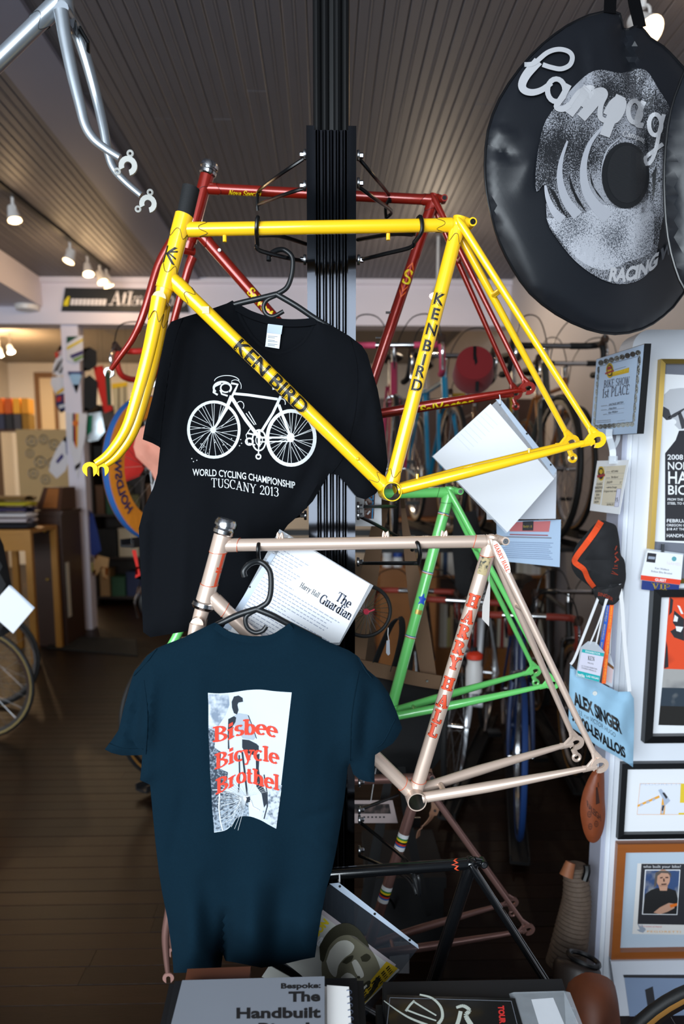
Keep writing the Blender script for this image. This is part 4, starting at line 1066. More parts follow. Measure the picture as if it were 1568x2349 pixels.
dk.fill([W(160,640),W(260,690),W(240,900),W(330,960),W(310,1180),W(420,1230),W(400,1450),W(200,1460),W(185,1240)], 9)
dk.fill([W(200,1470),W(330,1470),W(480,1500),W(620,1560),W(690,1640),W(700,1810),W(600,1812),W(530,1846),W(460,1938),W(380,1998),W(242,2022),W(215,1760)], 9)
dk.build('foliage_print', speckle('grey_foliage_ink',(46,58,72),(150,164,178),220,.52), po)
cl_ = Ink(sh2, .0016); cl_.fill([W(162,190),W(430,190),W(440,330),W(380,480),W(300,600),W(270,690),W(162,640)], 9); cl_.build('cloud_print', speckle('cloud_ink',(120,134,152),(200,208,216),60,.46), po)
gd = Ink(sh2, .0016); gd.fill([W(960,1480),W(1060,1400),W(1140,1400),W(1064,1975),W(960,1920),W(860,1864),W(900,1700)], 9); gd.build('ground_print', speckle('ground_ink',(86,98,112),(190,198,206),120,.47), po)
bd_ = Ink(sh2, .0018); bd_.fill([W(500,480),W(560,440),W(680,460),W(740,600),W(790,760),W(760,800),W(620,780),W(560,700),W(500,600)], 8); bd_.build('torso_print', mat('pale_grey_body_ink',(160,170,182),.9), po)
fg = Ink(sh2, .0022)
fg.fill([W(470,290),W(500,220),W(560,205),W(615,240),W(620,290),W(560,300),W(545,330),W(560,400),W(540,460),W(500,440),W(475,370)], 6)
fg.fill([W(425,520),W(500,480),W(530,500),W(520,560),W(470,640),W(430,720),W(440,920),W(420,920),W(418,700)], 6)
fg.fill([W(610,790),W(700,800),W(800,850),W(830,880),W(830,950),W(760,1000),W(650,960),W(610,900)], 6)
fg.fill([W(790,1000),W(840,980),W(830,1180),W(860,1380),W(930,1500),W(940,1640),W(900,1700),W(870,1520),W(800,1420)], 6)
fg.line([W(610,960),W(640,1200),W(680,1560)], 4); fg.line([W(570,1000),W(575,1250),W(560,1500)], 3); fg.line([W(690,470),W(740,600),W(800,780)], 1.5); fg.line([W(900,1260),W(940,1500),W(945,1680),W(900,1850)], 2.5)
fg.fill([W(640,1540),W(710,1540),W(720,1620),W(660,1640)], 6)
fg.build('figure_print', mat('blue_black_ink', (26,36,48), .8), po)
sp = Ink(sh2, .0026)
for k in range(26):
    a = math.radians(100+k*7.2); sp.line([W(670,1580), W(670+520*math.cos(a)*.75, 1580+(520*math.sin(a) if math.sin(a)>0 else 420*math.sin(a))*.85)], .7, 14) if 100 < 100+k*7.2 < 240 else None
for k in range(14): sp.line([W(670,1560), W(330+k*62, 1330+abs(k-6)*14)], .5, 14)
for y in (1500,1560,1640,1800,1850): sp.line([W(320,y+ (y-1500)*.2),W(480,y),W(600,1580)], .9, 14)
sp.line([W(310,1510),W(300,1700),W(320,1880),W(350,2000)], 3); sp.line([W(720,1600),W(750,1690),W(840,1740)], 3)
sp.build('spoke_print', M_PRINT, po)
rd = Ink(sh2, .0030); G_ = lambda s: serif(s, .20, .08, .09)
rd.text(G_('Bisbee'), [W(222,826),W(420,800),W(520,745),W(640,726),W(780,722),W(920,730),W(1075,770)], 34)
rd.text(G_('Bicycle'), [W(246,1190),W(420,1130),W(520,1085),W(640,1066),W(780,1066),W(920,1080),W(1095,1122)], 34)
rd.text(G_('Brothel'), [W(258,1526),W(420,1450),W(520,1390),W(620,1360),W(760,1378),W(920,1425),W(1105,1470)], 34)
rd.build('red_words', mat('red_screen_print', (222,60,38), .8), po)
# ================================================================ flat things: sheets, cards, pictures
class Flat:
    """a plane through three points; print is placed on it with photo pixels as the ruler"""
    def __init__(s, a, b, c):
        a, b, c = V(a), V(b), V(c); s.p = a; s.n = (b-a).cross(c-a).normalized()
        if s.n.dot(EYEP-a) < 0: s.n = -s.n
    def at(s, px, py, lift=0.0):
        d = ray(px, py); k = (s.p-EYEP).dot(s.n)/d.dot(s.n); return EYEP+d*k+s.n*lift
    def poly(s, name, m, pts, parent, lift=.0008, th=0.0):
        q = [s.at(x,y,lift) for x,y in pts]
        mb = MB()
        if th: mb.prism([p-s.n*(th/2) for p in q], s.n*th)
        else: mb.add(q, [tuple(range(len(q)))] if len(q) <= 4 else cdt(q))
        return mb.build(name, m, parent, smooth=False)
    def polys(s, name, m, lst, parent, lift=.0008):
        if 1 < len(lst) <= 6: return [s.poly(name, m, p, parent, lift) for p in lst][0]
        mb = MB()
        for pts in lst:
            q = [s.at(x,y,lift) for x,y in pts]; mb.add(q, [tuple(range(len(q)))] if len(q) <= 4 else cdt(q))
        return mb.build(name, m, parent, smooth=False)
    def text(s, mb, glyph, a, b, h, lift=.0014, up=None):
        ux, uy = up if up else (0,-1)
        k = (b[0]-a[0])/glyph[2]; ky = (b[1]-a[1])/glyph[2]
        mb.add([s.at(a[0]+x*k+ux*h*y, a[1]+x*ky+uy*h*y, lift) for x, y in glyph[0]], glyph[1]); return mb
    def lines(s, name, m, segs, parent, lift=.0012):
        mb = MB()
        for x0,y0,x1,y1,w in segs:
            dx, dy = x1-x0, y1-y0; l = math.hypot(dx,dy) or 1; nx, ny = -dy/l*w/2, dx/l*w/2
            mb.add([s.at(x0+nx,y0+ny,lift), s.at(x1+nx,y1+ny,lift), s.at(x1-nx,y1-ny,lift), s.at(x0-nx,y0-ny,lift)], [(0,1,2,3)])
        return mb.build(name, m, parent, smooth=False)
def circ(cx, cy, rx, ry=None, n=20): return [(cx+rx*math.cos(2*PI*k/n), cy+(ry or rx)*math.sin(2*PI*k/n)) for k in range(n)]
M_WHITE = mat('white_paper', (232,234,238), .7, var=.015, vscale=5)
M_PBLUE = mat('pale_blue_paper', (172,194,220), .6, var=.02, vscale=5)
M_GREYINK = mat('grey_ink', (120,124,134), .7)
M_DKINK = mat('charcoal_ink', (40,40,46), .7)
M_FRBLK = mat('black_lacquer', (15,16,18), .35)
M_GOLD = mat('gold_moulding', (190,158,84), .3, metal=.85)
M_WOOD = mat('orange_wood_moulding', (150,84,36), .35, coat=.3, var=.15, vscale=6, stretch=(1,1,8))
M_GLASS = mat('picture_glass', (255,255,255), .02, alpha=.06, spec=.6)
FW = Flat(V((0,PY,0)), V((1,PY,0)), V((0,PY,1)))
def picture(label, x0, x1, z0, z1, bw, depth, m_fr, m_mat, name='framed_picture', bevel=.35):
    t = thing(name, label, 'picture', ((x0+x1)/2, PY, z0), 'framed pictures on the white partition')
    yb, yf = PY-.001, PY-depth
    def rail(o0, o1, i1, i0):
        mb = MB(); f = lambda p, y: V((p[0], y, p[1]))
        mb.hexa([f(o0,yb),f(o1,yb),f(i1,yb),f(i0,yb),f(o0,yf+.002),f(o1,yf+.002),f(i1,yf),f(i0,yf)]); mb.build('frame_rail', m_fr, t, smooth=False)
    O = [(x0,z0),(x1,z0),(x1,z1),(x0,z1)]; I = [(x0+bw,z0+bw),(x1-bw,z0+bw),(x1-bw,z1-bw),(x0+bw,z1-bw)]
    for k in range(4): rail(O[k], O[(k+1)%4], I[(k+1)%4], I[k])
    MB().bx(x0+bw*.9, x1-bw*.9, PY-.005, PY-.001, z0+bw*.9, z1-bw*.9).build('mat_board', m_mat, t, smooth=False)
    return t
wx = lambda px, py: U(px, py, PY).x
wz = lambda px, py: U(px, py, PY).z
# ---- gold framed poster
t = picture('gold framed show poster with black and white head and bold white words', wx(1494,1050), wx(1668,1050), wz(1540,1336), wz(1540,826), .012, .022, M_GOLD, mat('grey_mat',(112,116,128),.8))
F = Flat(V((0,PY-.005,0)), V((1,PY-.005,0)), V((0,PY-.005,1)))
xr = 1640
sh = F.poly('poster', M_WHITE, [(1520,858),(xr,864),(xr,1250),(1499,1242)], t, .001)
F.poly('shoulder_print', M_DKINK, [(1524,1040),(1548,1010),(1556,988),(xr,984),(xr,1243),(1524,1240)], sh, .0014)
F.poly('face_print', mat('light_grey_ink',(186,188,194),.7), [(1522,905),(1535,893),(1560,890),(xr,890),(xr,985),(1556,985),(1543,972),(1533,945),(1521,930)], sh, .0014)
F.polys('hair_print', mat('dark_grey_ink',(58,58,64),.7), [[(1520,932),(1533,940),(1540,962),(1527,964),(1518,955)],[(1531,957),(1545,948),(1568,936),(1568,940),(1548,956),(1534,961)],[(1553,950),(1560,945),(1575,980),(1562,984)]], sh, .0018)
F.polys('ear_print', M_WHITE, [circ(1541,968,9,7,12)], sh, .0019)
tx = MB()
for s, y, h, x1 in (('2008',1054,12,1565),('NOR',1077,18,1578),('HA',1109,29,1576),('BIC',1134,22,1572),('FROM THE U',1148,5.5,1572),('STEEL TO C',1157,5.5,1570),('FEBRUA',1198,8,1574),('OREGON C',1207,5.5,1570),('$18 AT THE',1216,5.5,1571),('HANDMA',1232,8,1572)):
    g = sans(s,.015); F.text(tx, g, (1529 if y<1180 else 1527,y), (x1,y+.5), h, .002)
tx.build('poster_words', M_WHITE, sh, smooth=False)
# ---- black framed abstract
t = picture('black framed abstract painting in orange red, grey and black', wx(1479,1520), wx(1692,1520), wz(1540,1697), wz(1540,1349), .021, .028, M_FRBLK, M_WHITE)
F2 = Flat(V((0,PY-.005,0)), V((1,PY-.005,0)), V((0,PY-.005,1)))
pa = F2.poly('painting', speckle('orange_black_paint',(226,74,34),(20,18,20),9,.60,.6,3), [(1534,1367),(xr,1370),(xr,1538),(1521,1534)], t, .001)
F2.poly('grey_field', speckle('grey_paint',(164,162,160),(120,120,122),14,.55), [(1521,1534),(xr,1538),(xr,1580),(1517,1577)], pa, .001)
F2.poly('slate_field', speckle('slate_paint',(44,56,68),(150,150,148),16,.62), [(1517,1577),(xr,1580),(xr,1622),(1513,1619)], pa, .001)
F2.poly('black_field', speckle('black_yellow_paint',(26,24,22),(196,170,30),16,.66), [(1513,1619),(xr,1622),(xr,1666),(1509,1663)], pa, .001)
F2.polys('white_strokes', M_WHITE, [[(1552,1388),(1558,1390),(1566,1408),(1561,1408)],[(1546,1410),(1554,1416),(1552,1426),(1543,1425)],[(1548,1436),(1566,1438),(1560,1450),(1550,1447)]], pa, .0014)
F2.polys('black_strokes', M_DKINK, [[(1536,1370),(1543,1376),(1540,1404),(1533,1412)],[(1545,1400),(1568,1420),(1568,1470),(1545,1462),(1536,1448),(1550,1440),(1542,1428)],[(1527,1470),(1530,1485),(1532,1530),(1522,1533)]], pa, .0012)
# ---- black framed print
t = picture('black framed white print with a painted frame joint drawing', wx(1415,1830), wx(1705,1830), wz(1500,1917), wz(1500,1745), .016, .022, M_FRBLK, M_WHITE)
sh = F2.poly('print_sheet', mat('cool_white_print',(226,230,240),.6), [(1467,1797),(xr,1797),(xr,1868),(1460,1868)], t, .001)
F2.lines('border_print', mat('peach_ink',(226,170,120),.7), [(1467,1797,1561,1797,.8),(1467,1797,1460,1868,.8),(1460,1868,1568,1868,1)], sh)
tx = MB(); F2.text(tx, sans('PEGORETTI',-.02,0,1.1), (1467,1801), (1558,1801), 5, .0016); tx.build('print_words', mat('pale_grey_ink',(172,184,204),.7), sh, smooth=False)
MAM = mat('amber_ink',(232,166,60),.7)
F2.polys('tube_print', MAM, [[(1461,1846),(1461,1851),(1512,1829),(1510,1824)],[(1518,1828),(1526,1832),(1523,1868),(1513,1868)]], sh, .0014)
F2.polys('patch_print', MATS['pale_grey_ink'], [[(1466,1845),(1472,1842),(1474,1846),(1467,1849)],[(1480,1839),(1487,1836),(1489,1840),(1482,1843)],[(1494,1833),(1500,1830),(1502,1834),(1496,1837)],[(1508,1812),(1515,1809),(1536,1836),(1528,1844),(1522,1848),(1520,1834)],[(1516,1846),(1523,1846),(1520,1866),(1515,1866)]], sh, .0018)
F2.polys('dark_patch_print', M_DKINK, [[(1517,1818),(1522,1817),(1530,1828),(1526,1832)],[(1518,1846),(1522,1848),(1519,1860),(1516,1858)]], sh, .0022)
F2.polys('yellow_block_print', mat('lemon_ink',(226,196,50),.7), [[(1560,1797),(xr,1797),(xr,1841),(1558,1841)],[(1555,1864),(xr,1864),(xr,1868),(1555,1868)]], sh, .0016)
# ---- wooden framed photo poster
t = picture('orange wood framed photo poster of a man holding a tube', wx(1401,2060), wx(1655,2060), wz(1480,2188), wz(1480,1927), .024, .026, M_WOOD, mat('pale_blue_mat',(184,200,216),.8))
sh = F2.poly('poster', mat('warm_white',(224,222,220),.7), [(1461,1980),(1594,1980),(1584,2144),(1449,2142)], t, .001)
F2.poly('black_panel_print', M_DKINK, [(1470,1981),(1582,1981),(1574,2121),(1461,2119)], sh, .0014)
ph = F2.poly('photo_border', M_WHITE, [(1478,1994),(1559,1994),(1552,2098),(1471,2097)], sh, .0018)
F2.poly('photo_print', speckle('blurred_hall_print',(52,76,120),(150,150,150),30,.5), [(1480,1996),(1557,1996),(1550,2096),(1473,2095)], ph, .0022)
F2.poly('shirt_print', mat('photo_black',(30,30,32),.6), [(1478,2050),(1492,2040),(1505,2036),(1530,2036),(1548,2042),(1553,2060),(1550,2096),(1473,2095)], ph, .0026)
SK = mat('photo_skin',(198,152,128),.6)
F2.polys('skin_print', SK, [circ(1519,2014,16,21,18),[(1508,2028),(1530,2028),(1528,2042),(1512,2042)],[(1497,2092),(1512,2080),(1532,2070),(1546,2072),(1545,2082),(1530,2090),(1512,2096)]], ph, .0028)
F2.polys('hair_print', mat('photo_grey_hair',(92,84,80),.6), [[(1500,2014),(1502,2000),(1512,1996),(1528,1996),(1537,2002),(1538,2012),(1530,2002),(1515,2001),(1506,2008),(1504,2030),(1498,2034)]], ph, .0032)
F2.polys('face_marks_print', mat('photo_brown',(80,54,46),.6), [[(1512,2011),(1518,2010),(1518,2013),(1512,2014)],[(1524,2010),(1531,2010),(1531,2013),(1524,2013)],[(1514,2026),(1527,2025),(1526,2028),(1516,2029)],[(1519,2014),(1522,2014),(1523,2021),(1519,2021)]], ph, .0034)
F2.polys('tube_print', mat('photo_orange',(232,116,30),.6), [[(1534,2074),(1551,2070),(1551,2076),(1536,2081)]], ph, .0034)
tx = MB(); F2.text(tx, sans('who built your bike?',-.005), (1474,1990), (1560,1990), 6.5, .0018); tx.build('poster_words', M_WHITE, sh, smooth=False)
tx = MB(); F2.text(tx, sans('FATTI CON LE MANI'), (1463,2126), (1516,2127), 3.2, .0014); tx.build('red_words', mat('red_print',(206,50,54),.7), sh, smooth=False)
tx = MB(); F2.text(tx, sans('PEGORETTI',0,0,1.1), (1482,2138), (1560,2139), 4.2, .0014); tx.build('orange_words', MAM, sh, smooth=False)
F2.polys('hand_print', mat('soft_grey_ink',(150,160,176),.7), [[(1461,2119),(1463,2119),(1468,2126),(1467,2118),(1470,2126),(1471,2119),(1474,2126),(1478,2128),(1480,2132),(1474,2139),(1466,2137),(1459,2132),(1466,2131)]], sh, .0016)
# ---- pale board standing at the bottom
t = thing('display_board', 'white board with building photo leaning below the wood framed poster', 'board', (wx(1390,2195)+.2, PY-.03, .0))
zt = wz(1400,2187)-.004; x0 = wx(1391,2190)
MB().hexa([V((x0+.02,PY-.06,.0)),V((x0+.5,PY-.06,.0)),V((x0+.5,PY-.05,.0)),V((x0+.02,PY-.05,.0)),V((x0,PY-.030,zt)),V((x0+.5,PY-.030,zt)),V((x0+.5,PY-.02,zt)),V((x0,PY-.02,zt))]).build('panel', mat('off_white_board',(206,210,220),.6), t, smooth=False)
F3 = Flat(V((x0+.02,PY-.061,0)), V((x0+.5,PY-.061,0)), V((x0,PY-.031,zt)))
F3.polys('photo_print', mat('steel_blue_print',(128,146,176),.6), [[(1430,2236),(1600,2236),(1600,2420),(1455,2420)]], t, .001)
F3.polys('window_print', M_DKINK, [[(1478,2270),(1496,2262),(1506,2330),(1488,2334)],[(1455,2328),(1600,2334),(1600,2350),(1458,2350)],[(1428,2236),(1600,2236),(1600,2244),(1430,2242)]], t, .0014)

# ---- certificate plaque on the partition's edge
def cpt(px, py, Y): return U(px, py, Y)
TL, TR, BR, BL = cpt(1367,824,2.085), cpt(1478,788,1.80), cpt(1461,995,1.80), cpt(1353,1001,2.085)
t = thing('award_plaque', 'pale blue award certificate mounted on a thick black plaque', 'certificate', (BL+BR)/2)
th = V((1,0,0))*.016
MB().hexa([BL,BR,TR,TL,BL+th,BR+th,TR+th,TL+th]).build('plaque', M_FRBLK, t, smooth=False)
FC = Flat(TL, TR, BL)
S_ = lambda x, y: (1280+x/5.34, 760+y/5.34)
sh = FC.poly('certificate', M_PBLUE, [S_(470,345),S_(1055,158),S_(966,1250),S_(396,1284)], t, .001)
bo = MB(); mbd = []
def scallop(a, b, n, r, asp=1.0):
    for k in range(n):
        x = lerp(a[0],b[0],(k+.5)/n); y = lerp(a[1],b[1],(k+.5)/n); mbd.append(circ(*S_(x,y), r*asp/5.34, r/5.34, 12))
scallop((495,395),(1015,255),8,34); scallop((440,1175),(935,1135),9,30); scallop((500,430),(440,1150),8,46,.32); scallop((1005,300),(925,1110),7,62,.28)
FC.polys('border_print', speckle('border_ink',(46,44,44),(170,174,170),300,.5), mbd, sh, .0014)
FC.lines('border_line', M_DKINK, [(*S_(510,432),*S_(985,306),.7),(*S_(985,306),*S_(918,1112),.7),(*S_(918,1112),*S_(455,1155),.9),(*S_(455,1155),*S_(510,432),.7)], sh, .0018)
FC.polys('crest_print', mat('mustard_ink',(196,164,40),.7), [circ(*S_(636,480),46/5.34,94/5.34), [S_(655,510),S_(875,442),S_(870,505),S_(650,558)]], sh, .0016)
FC.polys('crest_ring_print', M_DKINK, [circ(*S_(636,480),36/5.34,72/5.34)], sh, .0019)
FC.polys('crest_centre_print', MATS['mustard_ink'], [circ(*S_(636,480),28/5.34,58/5.34)], sh, .0022)
FC.polys('crest_ribbon_print', mat('maroon_ink',(150,52,56),.7), [[S_(582,510),S_(690,470),S_(690,490),S_(585,530)],[S_(608,440),S_(660,425),S_(660,460),S_(612,478)]], sh, .0025)
tx = MB(); up = (.08,-1)
FC.text(tx, serif('BIKE SHOW',.13,.05,.05), S_(560,695), S_(875,645), 17, .002, up); FC.text(tx, serif('1st PLACE',.13,.05,.05), S_(540,818), S_(875,765), 21, .002, up)
tx.build('award_words', mat('plum_ink',(52,40,52),.7), sh, smooth=False)
tx = MB(); fs_ = lambda s: sans(s,.0,.3)
for s, a, b, h in (('VINTAGE BRITISH',(622,915),(805,880),5),('Hetchins',(622,962),(720,945),5),('Ken Wallace',(618,1010),(735,992),5.2)): FC.text(tx, fs_(s), S_(*a), S_(*b), h, .002, up)
tx.build('handwriting', M_DKINK, sh, smooth=False)
FC.lines('form_lines', M_GREYINK, [(*S_(530,918),*S_(605,908),1.2),(*S_(610,915),*S_(820,888),.5),(*S_(530,968),*S_(600,960),1.2),(*S_(600,968),*S_(815,942),.5),(*S_(555,1022),*S_(600,1014),1.2),(*S_(600,1022),*S_(810,996),.5),(*S_(700,470),*S_(835,432),1),(*S_(475,1100),*S_(650,1086),1.2),(*S_(475,1120),*S_(650,1108),1.2),(*S_(725,1100),*S_(825,1086),.5)], sh, .0019)
tx = MB(); FC.text(tx, sans('WEEKEND 2016',.0), S_(670,528), S_(862,480), 6, .0024, up); tx.build('crest_words', mat('bright_yellow_ink',(240,214,60),.7), sh, smooth=False)
# clear clip and card below
M_CLEAR = mat('clear_plastic', (225,232,240), .08, alpha=.45, spec=.6)
c0 = U(1398,985,1.93); t = thing('badge_clip', 'clear plastic clip strap hanging below the certificate', 'clip', c0)
MB().ribbon(bez([U(1397,985,1.93),U(1396,1000,1.92),U(1402,1022,1.92),U(1405,1040,1.92),U(1404,1058,1.92)],5), .016, .002, (.9,-.4,0)).build('strap', M_CLEAR, t)
MB().box(U(1405,1055,1.92), (.022,.006,.02)).build('jaw', M_CLEAR, t, smooth=False)
MB().ribbon(bez([U(1418,994,1.94),U(1416,1010,1.93),U(1408,1026,1.92)],5), .01, .002, (.9,-.4,0)).build('keeper', M_CLEAR, t)
q = [U(1369,1058,2.03), U(1442,1055,1.86), U(1420,1180,1.86), U(1352,1171,2.03)]
t = thing('show_card', 'white bicycle show card with cream form hanging below the certificate', 'card', q[3])
FD = Flat(q[0], q[1], q[3]); FD.poly('card', M_WHITE, [(1369,1057),(1442,1055),(1420,1180),(1352,1171)], t, 0, .001)
FD.polys('cream_form', mat('cream_paper',(214,204,182),.7), [[S_(500,1655),S_(585,1655),S_(515,2125),S_(430,2110)],[S_(590,1655),S_(832,1640),S_(735,2150),S_(530,2130)]], t, .001)
FD.polys('crest_print', MATS['mustard_ink'], [circ(*S_(528,1742),42/5.34,88/5.34)], t, .0014)
FD.polys('crest_centre_print', M_DKINK, [circ(*S_(528,1742),34/5.34,70/5.34)], t, .0017)
FD.polys('crest_ribbon_print', MATS['maroon_ink'], [[S_(480,1765),S_(578,1745),S_(576,1775),S_(484,1795)]], t, .002)
FD.polys('crest_star_print', MATS['mustard_ink'], [circ(*S_(530,1720),22/5.34,30/5.34)], t, .0019)
tx = MB()
for s, x0, x1, y in (('CLASSIC',475,545,1888),('RENDEZVOUS',455,548,1932),('WEEKEND',455,535,1976),('2016',468,508,2020),('BICYCLE',452,516,2062),('SHOW',448,500,2108)): FD.text(tx, sans(s,.01), S_(x0,y), S_(x1,y-6), 5.6, .0016)
for s, x0, x1, y in (('HETCHINS',650,740,1730),("'Brilliant'",648,745,1800),('ENGLAND',600,668,1862),('57',755,780,1868),('with the Stronger',600,725,1925),('Original most rare',560,720,1972),('KEN WALLACE',598,685,2135)): FD.text(tx, sans(s,0,.3), S_(x0,y), S_(x1,y-4), 5.0, .0016)
tx.build('card_words', M_DKINK, t, smooth=False)
FD.lines('form_lines', M_GREYINK, [(*S_(585,y),*S_(815-(y-1740)*.2,y-4),.4) for y in (1742,1812,1880,2100)]+[(*S_(590,y),*S_(640,y-3),.9) for y in (1725,1798,1862,1915)], t, .0015)
FD.polys('number_box', mat('lilac_white',(212,214,232),.7), [[S_(726,1930),S_(775,1930),S_(742,2150),S_(692,2146)]], t, .0014)
FD.lines('box_outline', mat('violet_ink',(90,90,160),.7), [(*S_(726,1930),*S_(775,1930),.5),(*S_(775,1930),*S_(742,2150),.5),(*S_(742,2150),*S_(692,2146),.5),(*S_(692,2146),*S_(726,1930),.5)], t, .0018)
tx = MB(); FD.text(tx, sans('15',.01), S_(705,2085), S_(738,2085), 9, .002); tx.build('number', M_DKINK, t, smooth=False)

# ---- cycling cap
cap_o = smooth2([(1309,1292),(1314,1268),(1324,1247),(1342,1226),(1362,1203),(1380,1194),(1396,1198),(1412,1206),(1418,1228),(1421,1252),(1423,1272),(1431,1284),(1434,1302),(1435,1325),(1432,1340),(1424,1368),(1412,1384),(1394,1391),(1378,1388),(1364,1370),(1356,1350),(1342,1338),(1322,1322),(1311,1304)], 3)
cp = Cloth(cap_o, 1.885, [(1350,1245,1410,1230,.010,8),(1355,1260,1345,1286,-.012,8),(1330,1288,1410,1286,.012,7),(1330,1300,1400,1325,-.012,9),(1360,1352,1430,1335,.016,5),(1425,1220,1420,1280,-.008,5)], [], puff=.045, step=9, edge=30)
t = thing('cycling_cap', 'black cycling cap with orange band on the edge of the white partition', 'cap', U(1375,1300,1.885))
mb = MB(); cp.panel(mb, cap_o, -1); mb.build('crown', mat('black_cotton',(30,30,33),.9,bump=.05,bscale=700), t)
mb = MB(); cp.panel(mb, cap_o, .4); mb.build('crown_back', MATS['black_cotton'], t)
ik = Ink(cp, .0045); ik.line(smooth2([(1378,1196),(1362,1222),(1340,1252),(1322,1276),(1318,1290),(1338,1306),(1348,1328),(1362,1347)],5), (15,11), 4); ik.build('orange_band', mat('orange_knit',(232,78,30),.85,var=.12,vscale=90), t)
ik = Ink(cp, .0055); ik.fill([(1358,1349),(1382,1352),(1408,1347),(1430,1337),(1425,1362),(1413,1381),(1394,1388),(1377,1385),(1364,1368)], 8); ik.build('peak', mat('black_peak',(36,36,38),.8), t)
ik = Ink(cp, .0075); ik.text(sans('SINGER',.02), [(1370,1366),(1388,1370),(1405,1380)], 8, slant=.15, step=.6); ik.build('peak_word', mat('rust_ink',(150,56,36),.8), t)
ik = Ink(cp, .0045)
for a, b, w in (((1401,1315),(1417,1319),1.5),((1417,1319),(1403,1310),1.5),((1408,1312),(1408,1317),1.2),((1404,1304),(1416,1304),1.5),((1408,1300),(1416,1296),1.5),((1416,1300),(1408,1296),1.5),((1409,1290),(1418,1282),3),((1418,1286),(1410,1276),3),((1409,1272),(1416,1266),3.5),((1410,1262),(1414,1252),3)): ik.line([a,b], w)
ik.build('signature', MATS['rust_ink'], t)

# ---- tote bag
tb_o = [(1307,1524),(1320,1536),(1345,1552),(1372,1564),(1396,1577),(1418,1587),(1443,1586),(1453,1602),(1454,1640),(1453,1700),(1451,1760),(1440,1752),(1412,1735),(1372,1713),(1335,1686),(1303,1664),(1304,1620),(1305,1570)]
tb = Cloth(tb_o, 1.875, [(1310,1545,1440,1612,.006,7),(1320,1560,1340,1640,.005,8),(1400,1640,1440,1720,-.005,8),(1440,1615,1446,1740,.006,8),(1330,1560,1380,1590,-.004,6),(1345,1680,1380,1700,.005,9)], [(.003,.10,.05,0,1500,1560)], puff=.020, step=9, edge=30)
t = thing('tote_bag', 'pale blue cloth bag with black address hanging on the partition', 'bag', U(1378,1650,1.875))
mb = MB(); tb.panel(mb, tb_o, -1); mb.build('front', mat('pale_blue_cotton',(150,190,216),.85,var=.05,vscale=40,bump=.06,bscale=400), t)
mb = MB(); tb.panel(mb, [(x,y) for x,y in tb_o], .5); mb.build('back', MATS['pale_blue_cotton'], t)
Z_ = lambda x, y: (1280+x/5.444, 1450+y/5.444)
ik = Ink(tb, .0012); up_ = 0
ik.text(sans('ALEX SINGER',.045,0,.95), [Z_(205,905),Z_(390,1005),Z_(560,1120),Z_(795,1270)], 31, slant=-.12, step=.4)
ik.text(sans('53, rue VICTOR HUGO',-.01), [Z_(250,1028),Z_(360,1085),Z_(540,1198),Z_(712,1318)], 11, step=.6)
ik.text(sans('92300-LEVALLOIS',.045,0,.95), [Z_(165,1095),Z_(380,1250),Z_(600,1425),Z_(842,1572)], 24, slant=-.1, step=.5)
ik.build('address_print', M_INK, t)
mb = MB(); mb.lathe(tb.at(1363,1590,.001), V((0,-1,0)), [(.001,0),(.006,0),(.006,.003),(.001,.003)], 14); mb.build('button', mat('pearl_button',(222,224,220),.3), t)
mw = mat('white_cotton_strap',(226,226,228),.8)
for pp, w in (([(1308,1524),(1318,1508),(1345,1440),(1362,1396),(1372,1370)],.007),([(1443,1586),(1440,1560),(1432,1480),(1426,1390),(1420,1340)],.010)):
    MB().ribbon(bez([U(x,y,1.865) for x,y in pp],5), w, .0015, (1,0,0)).build('strap', mw, t)
# ---- lanyards and badges
t = thing('exhibitor_badge', 'clear exhibitor badge with teal bands hanging over the pale blue bag', 'badge', U(1350,1520,1.845))
FB = Flat(V((0,1.845,0)), V((1,1.845,0)), V((0,1.845,1)))
FB.poly('sleeve', M_CLEAR, [(1331,1485),(1348,1471),(1366,1473),(1386,1496),(1374,1565),(1320,1551)], t, 0, .0012)
FB.poly('card', mat('lilac_card',(212,210,226),.6), [Z_(295,212),Z_(570,265),Z_(505,622),Z_(228,545)], t, .0006)
FB.polys('teal_bands', mat('teal_ink',(20,168,172),.6), [[Z_(297,210),Z_(572,263),Z_(562,305),Z_(290,250)],[Z_(238,478),Z_(520,548),Z_(505,622),Z_(228,545)]], t, .001)
tx = MB(); FB.text(tx, serif('KEN',.16,.06), Z_(366,345), Z_(452,360), 9, .0013)
for s, a, b, h in (('WALLACE',(362,388),(435,405),3.4),('U.S. CYCLING FEDERATION',(285,425),(480,470),3.2),('COLORADO SPRINGS, CO',(285,450),(470,498),3.2)): FB.text(tx, sans(s,.0), Z_(*a), Z_(*b), h, .0013)
tx.build('badge_words', M_DKINK, t, smooth=False)
tx = MB(); FB.text(tx, sans('EXHIBITOR',.02,0,1.1), Z_(335,248), Z_(520,285), 4.2, .0015); FB.text(tx, sans('interbike',.03), Z_(236,540), Z_(325,565), 7, .0015); FB.text(tx, sans('LAS VEGAS',.02), Z_(345,555), Z_(500,592), 4.6, .0015)
tx.build('band_words', M_WHITE, t, smooth=False)
for a in (((1352,1478),(1368,1440),(1382,1400),(1390,1370)), ((1366,1480),(1375,1440),(1384,1400),(1394,1370))):
    MB().tube(bez([U(x,y,1.848) for x,y in a],4), .0022, 8).build('cord', mw, t)
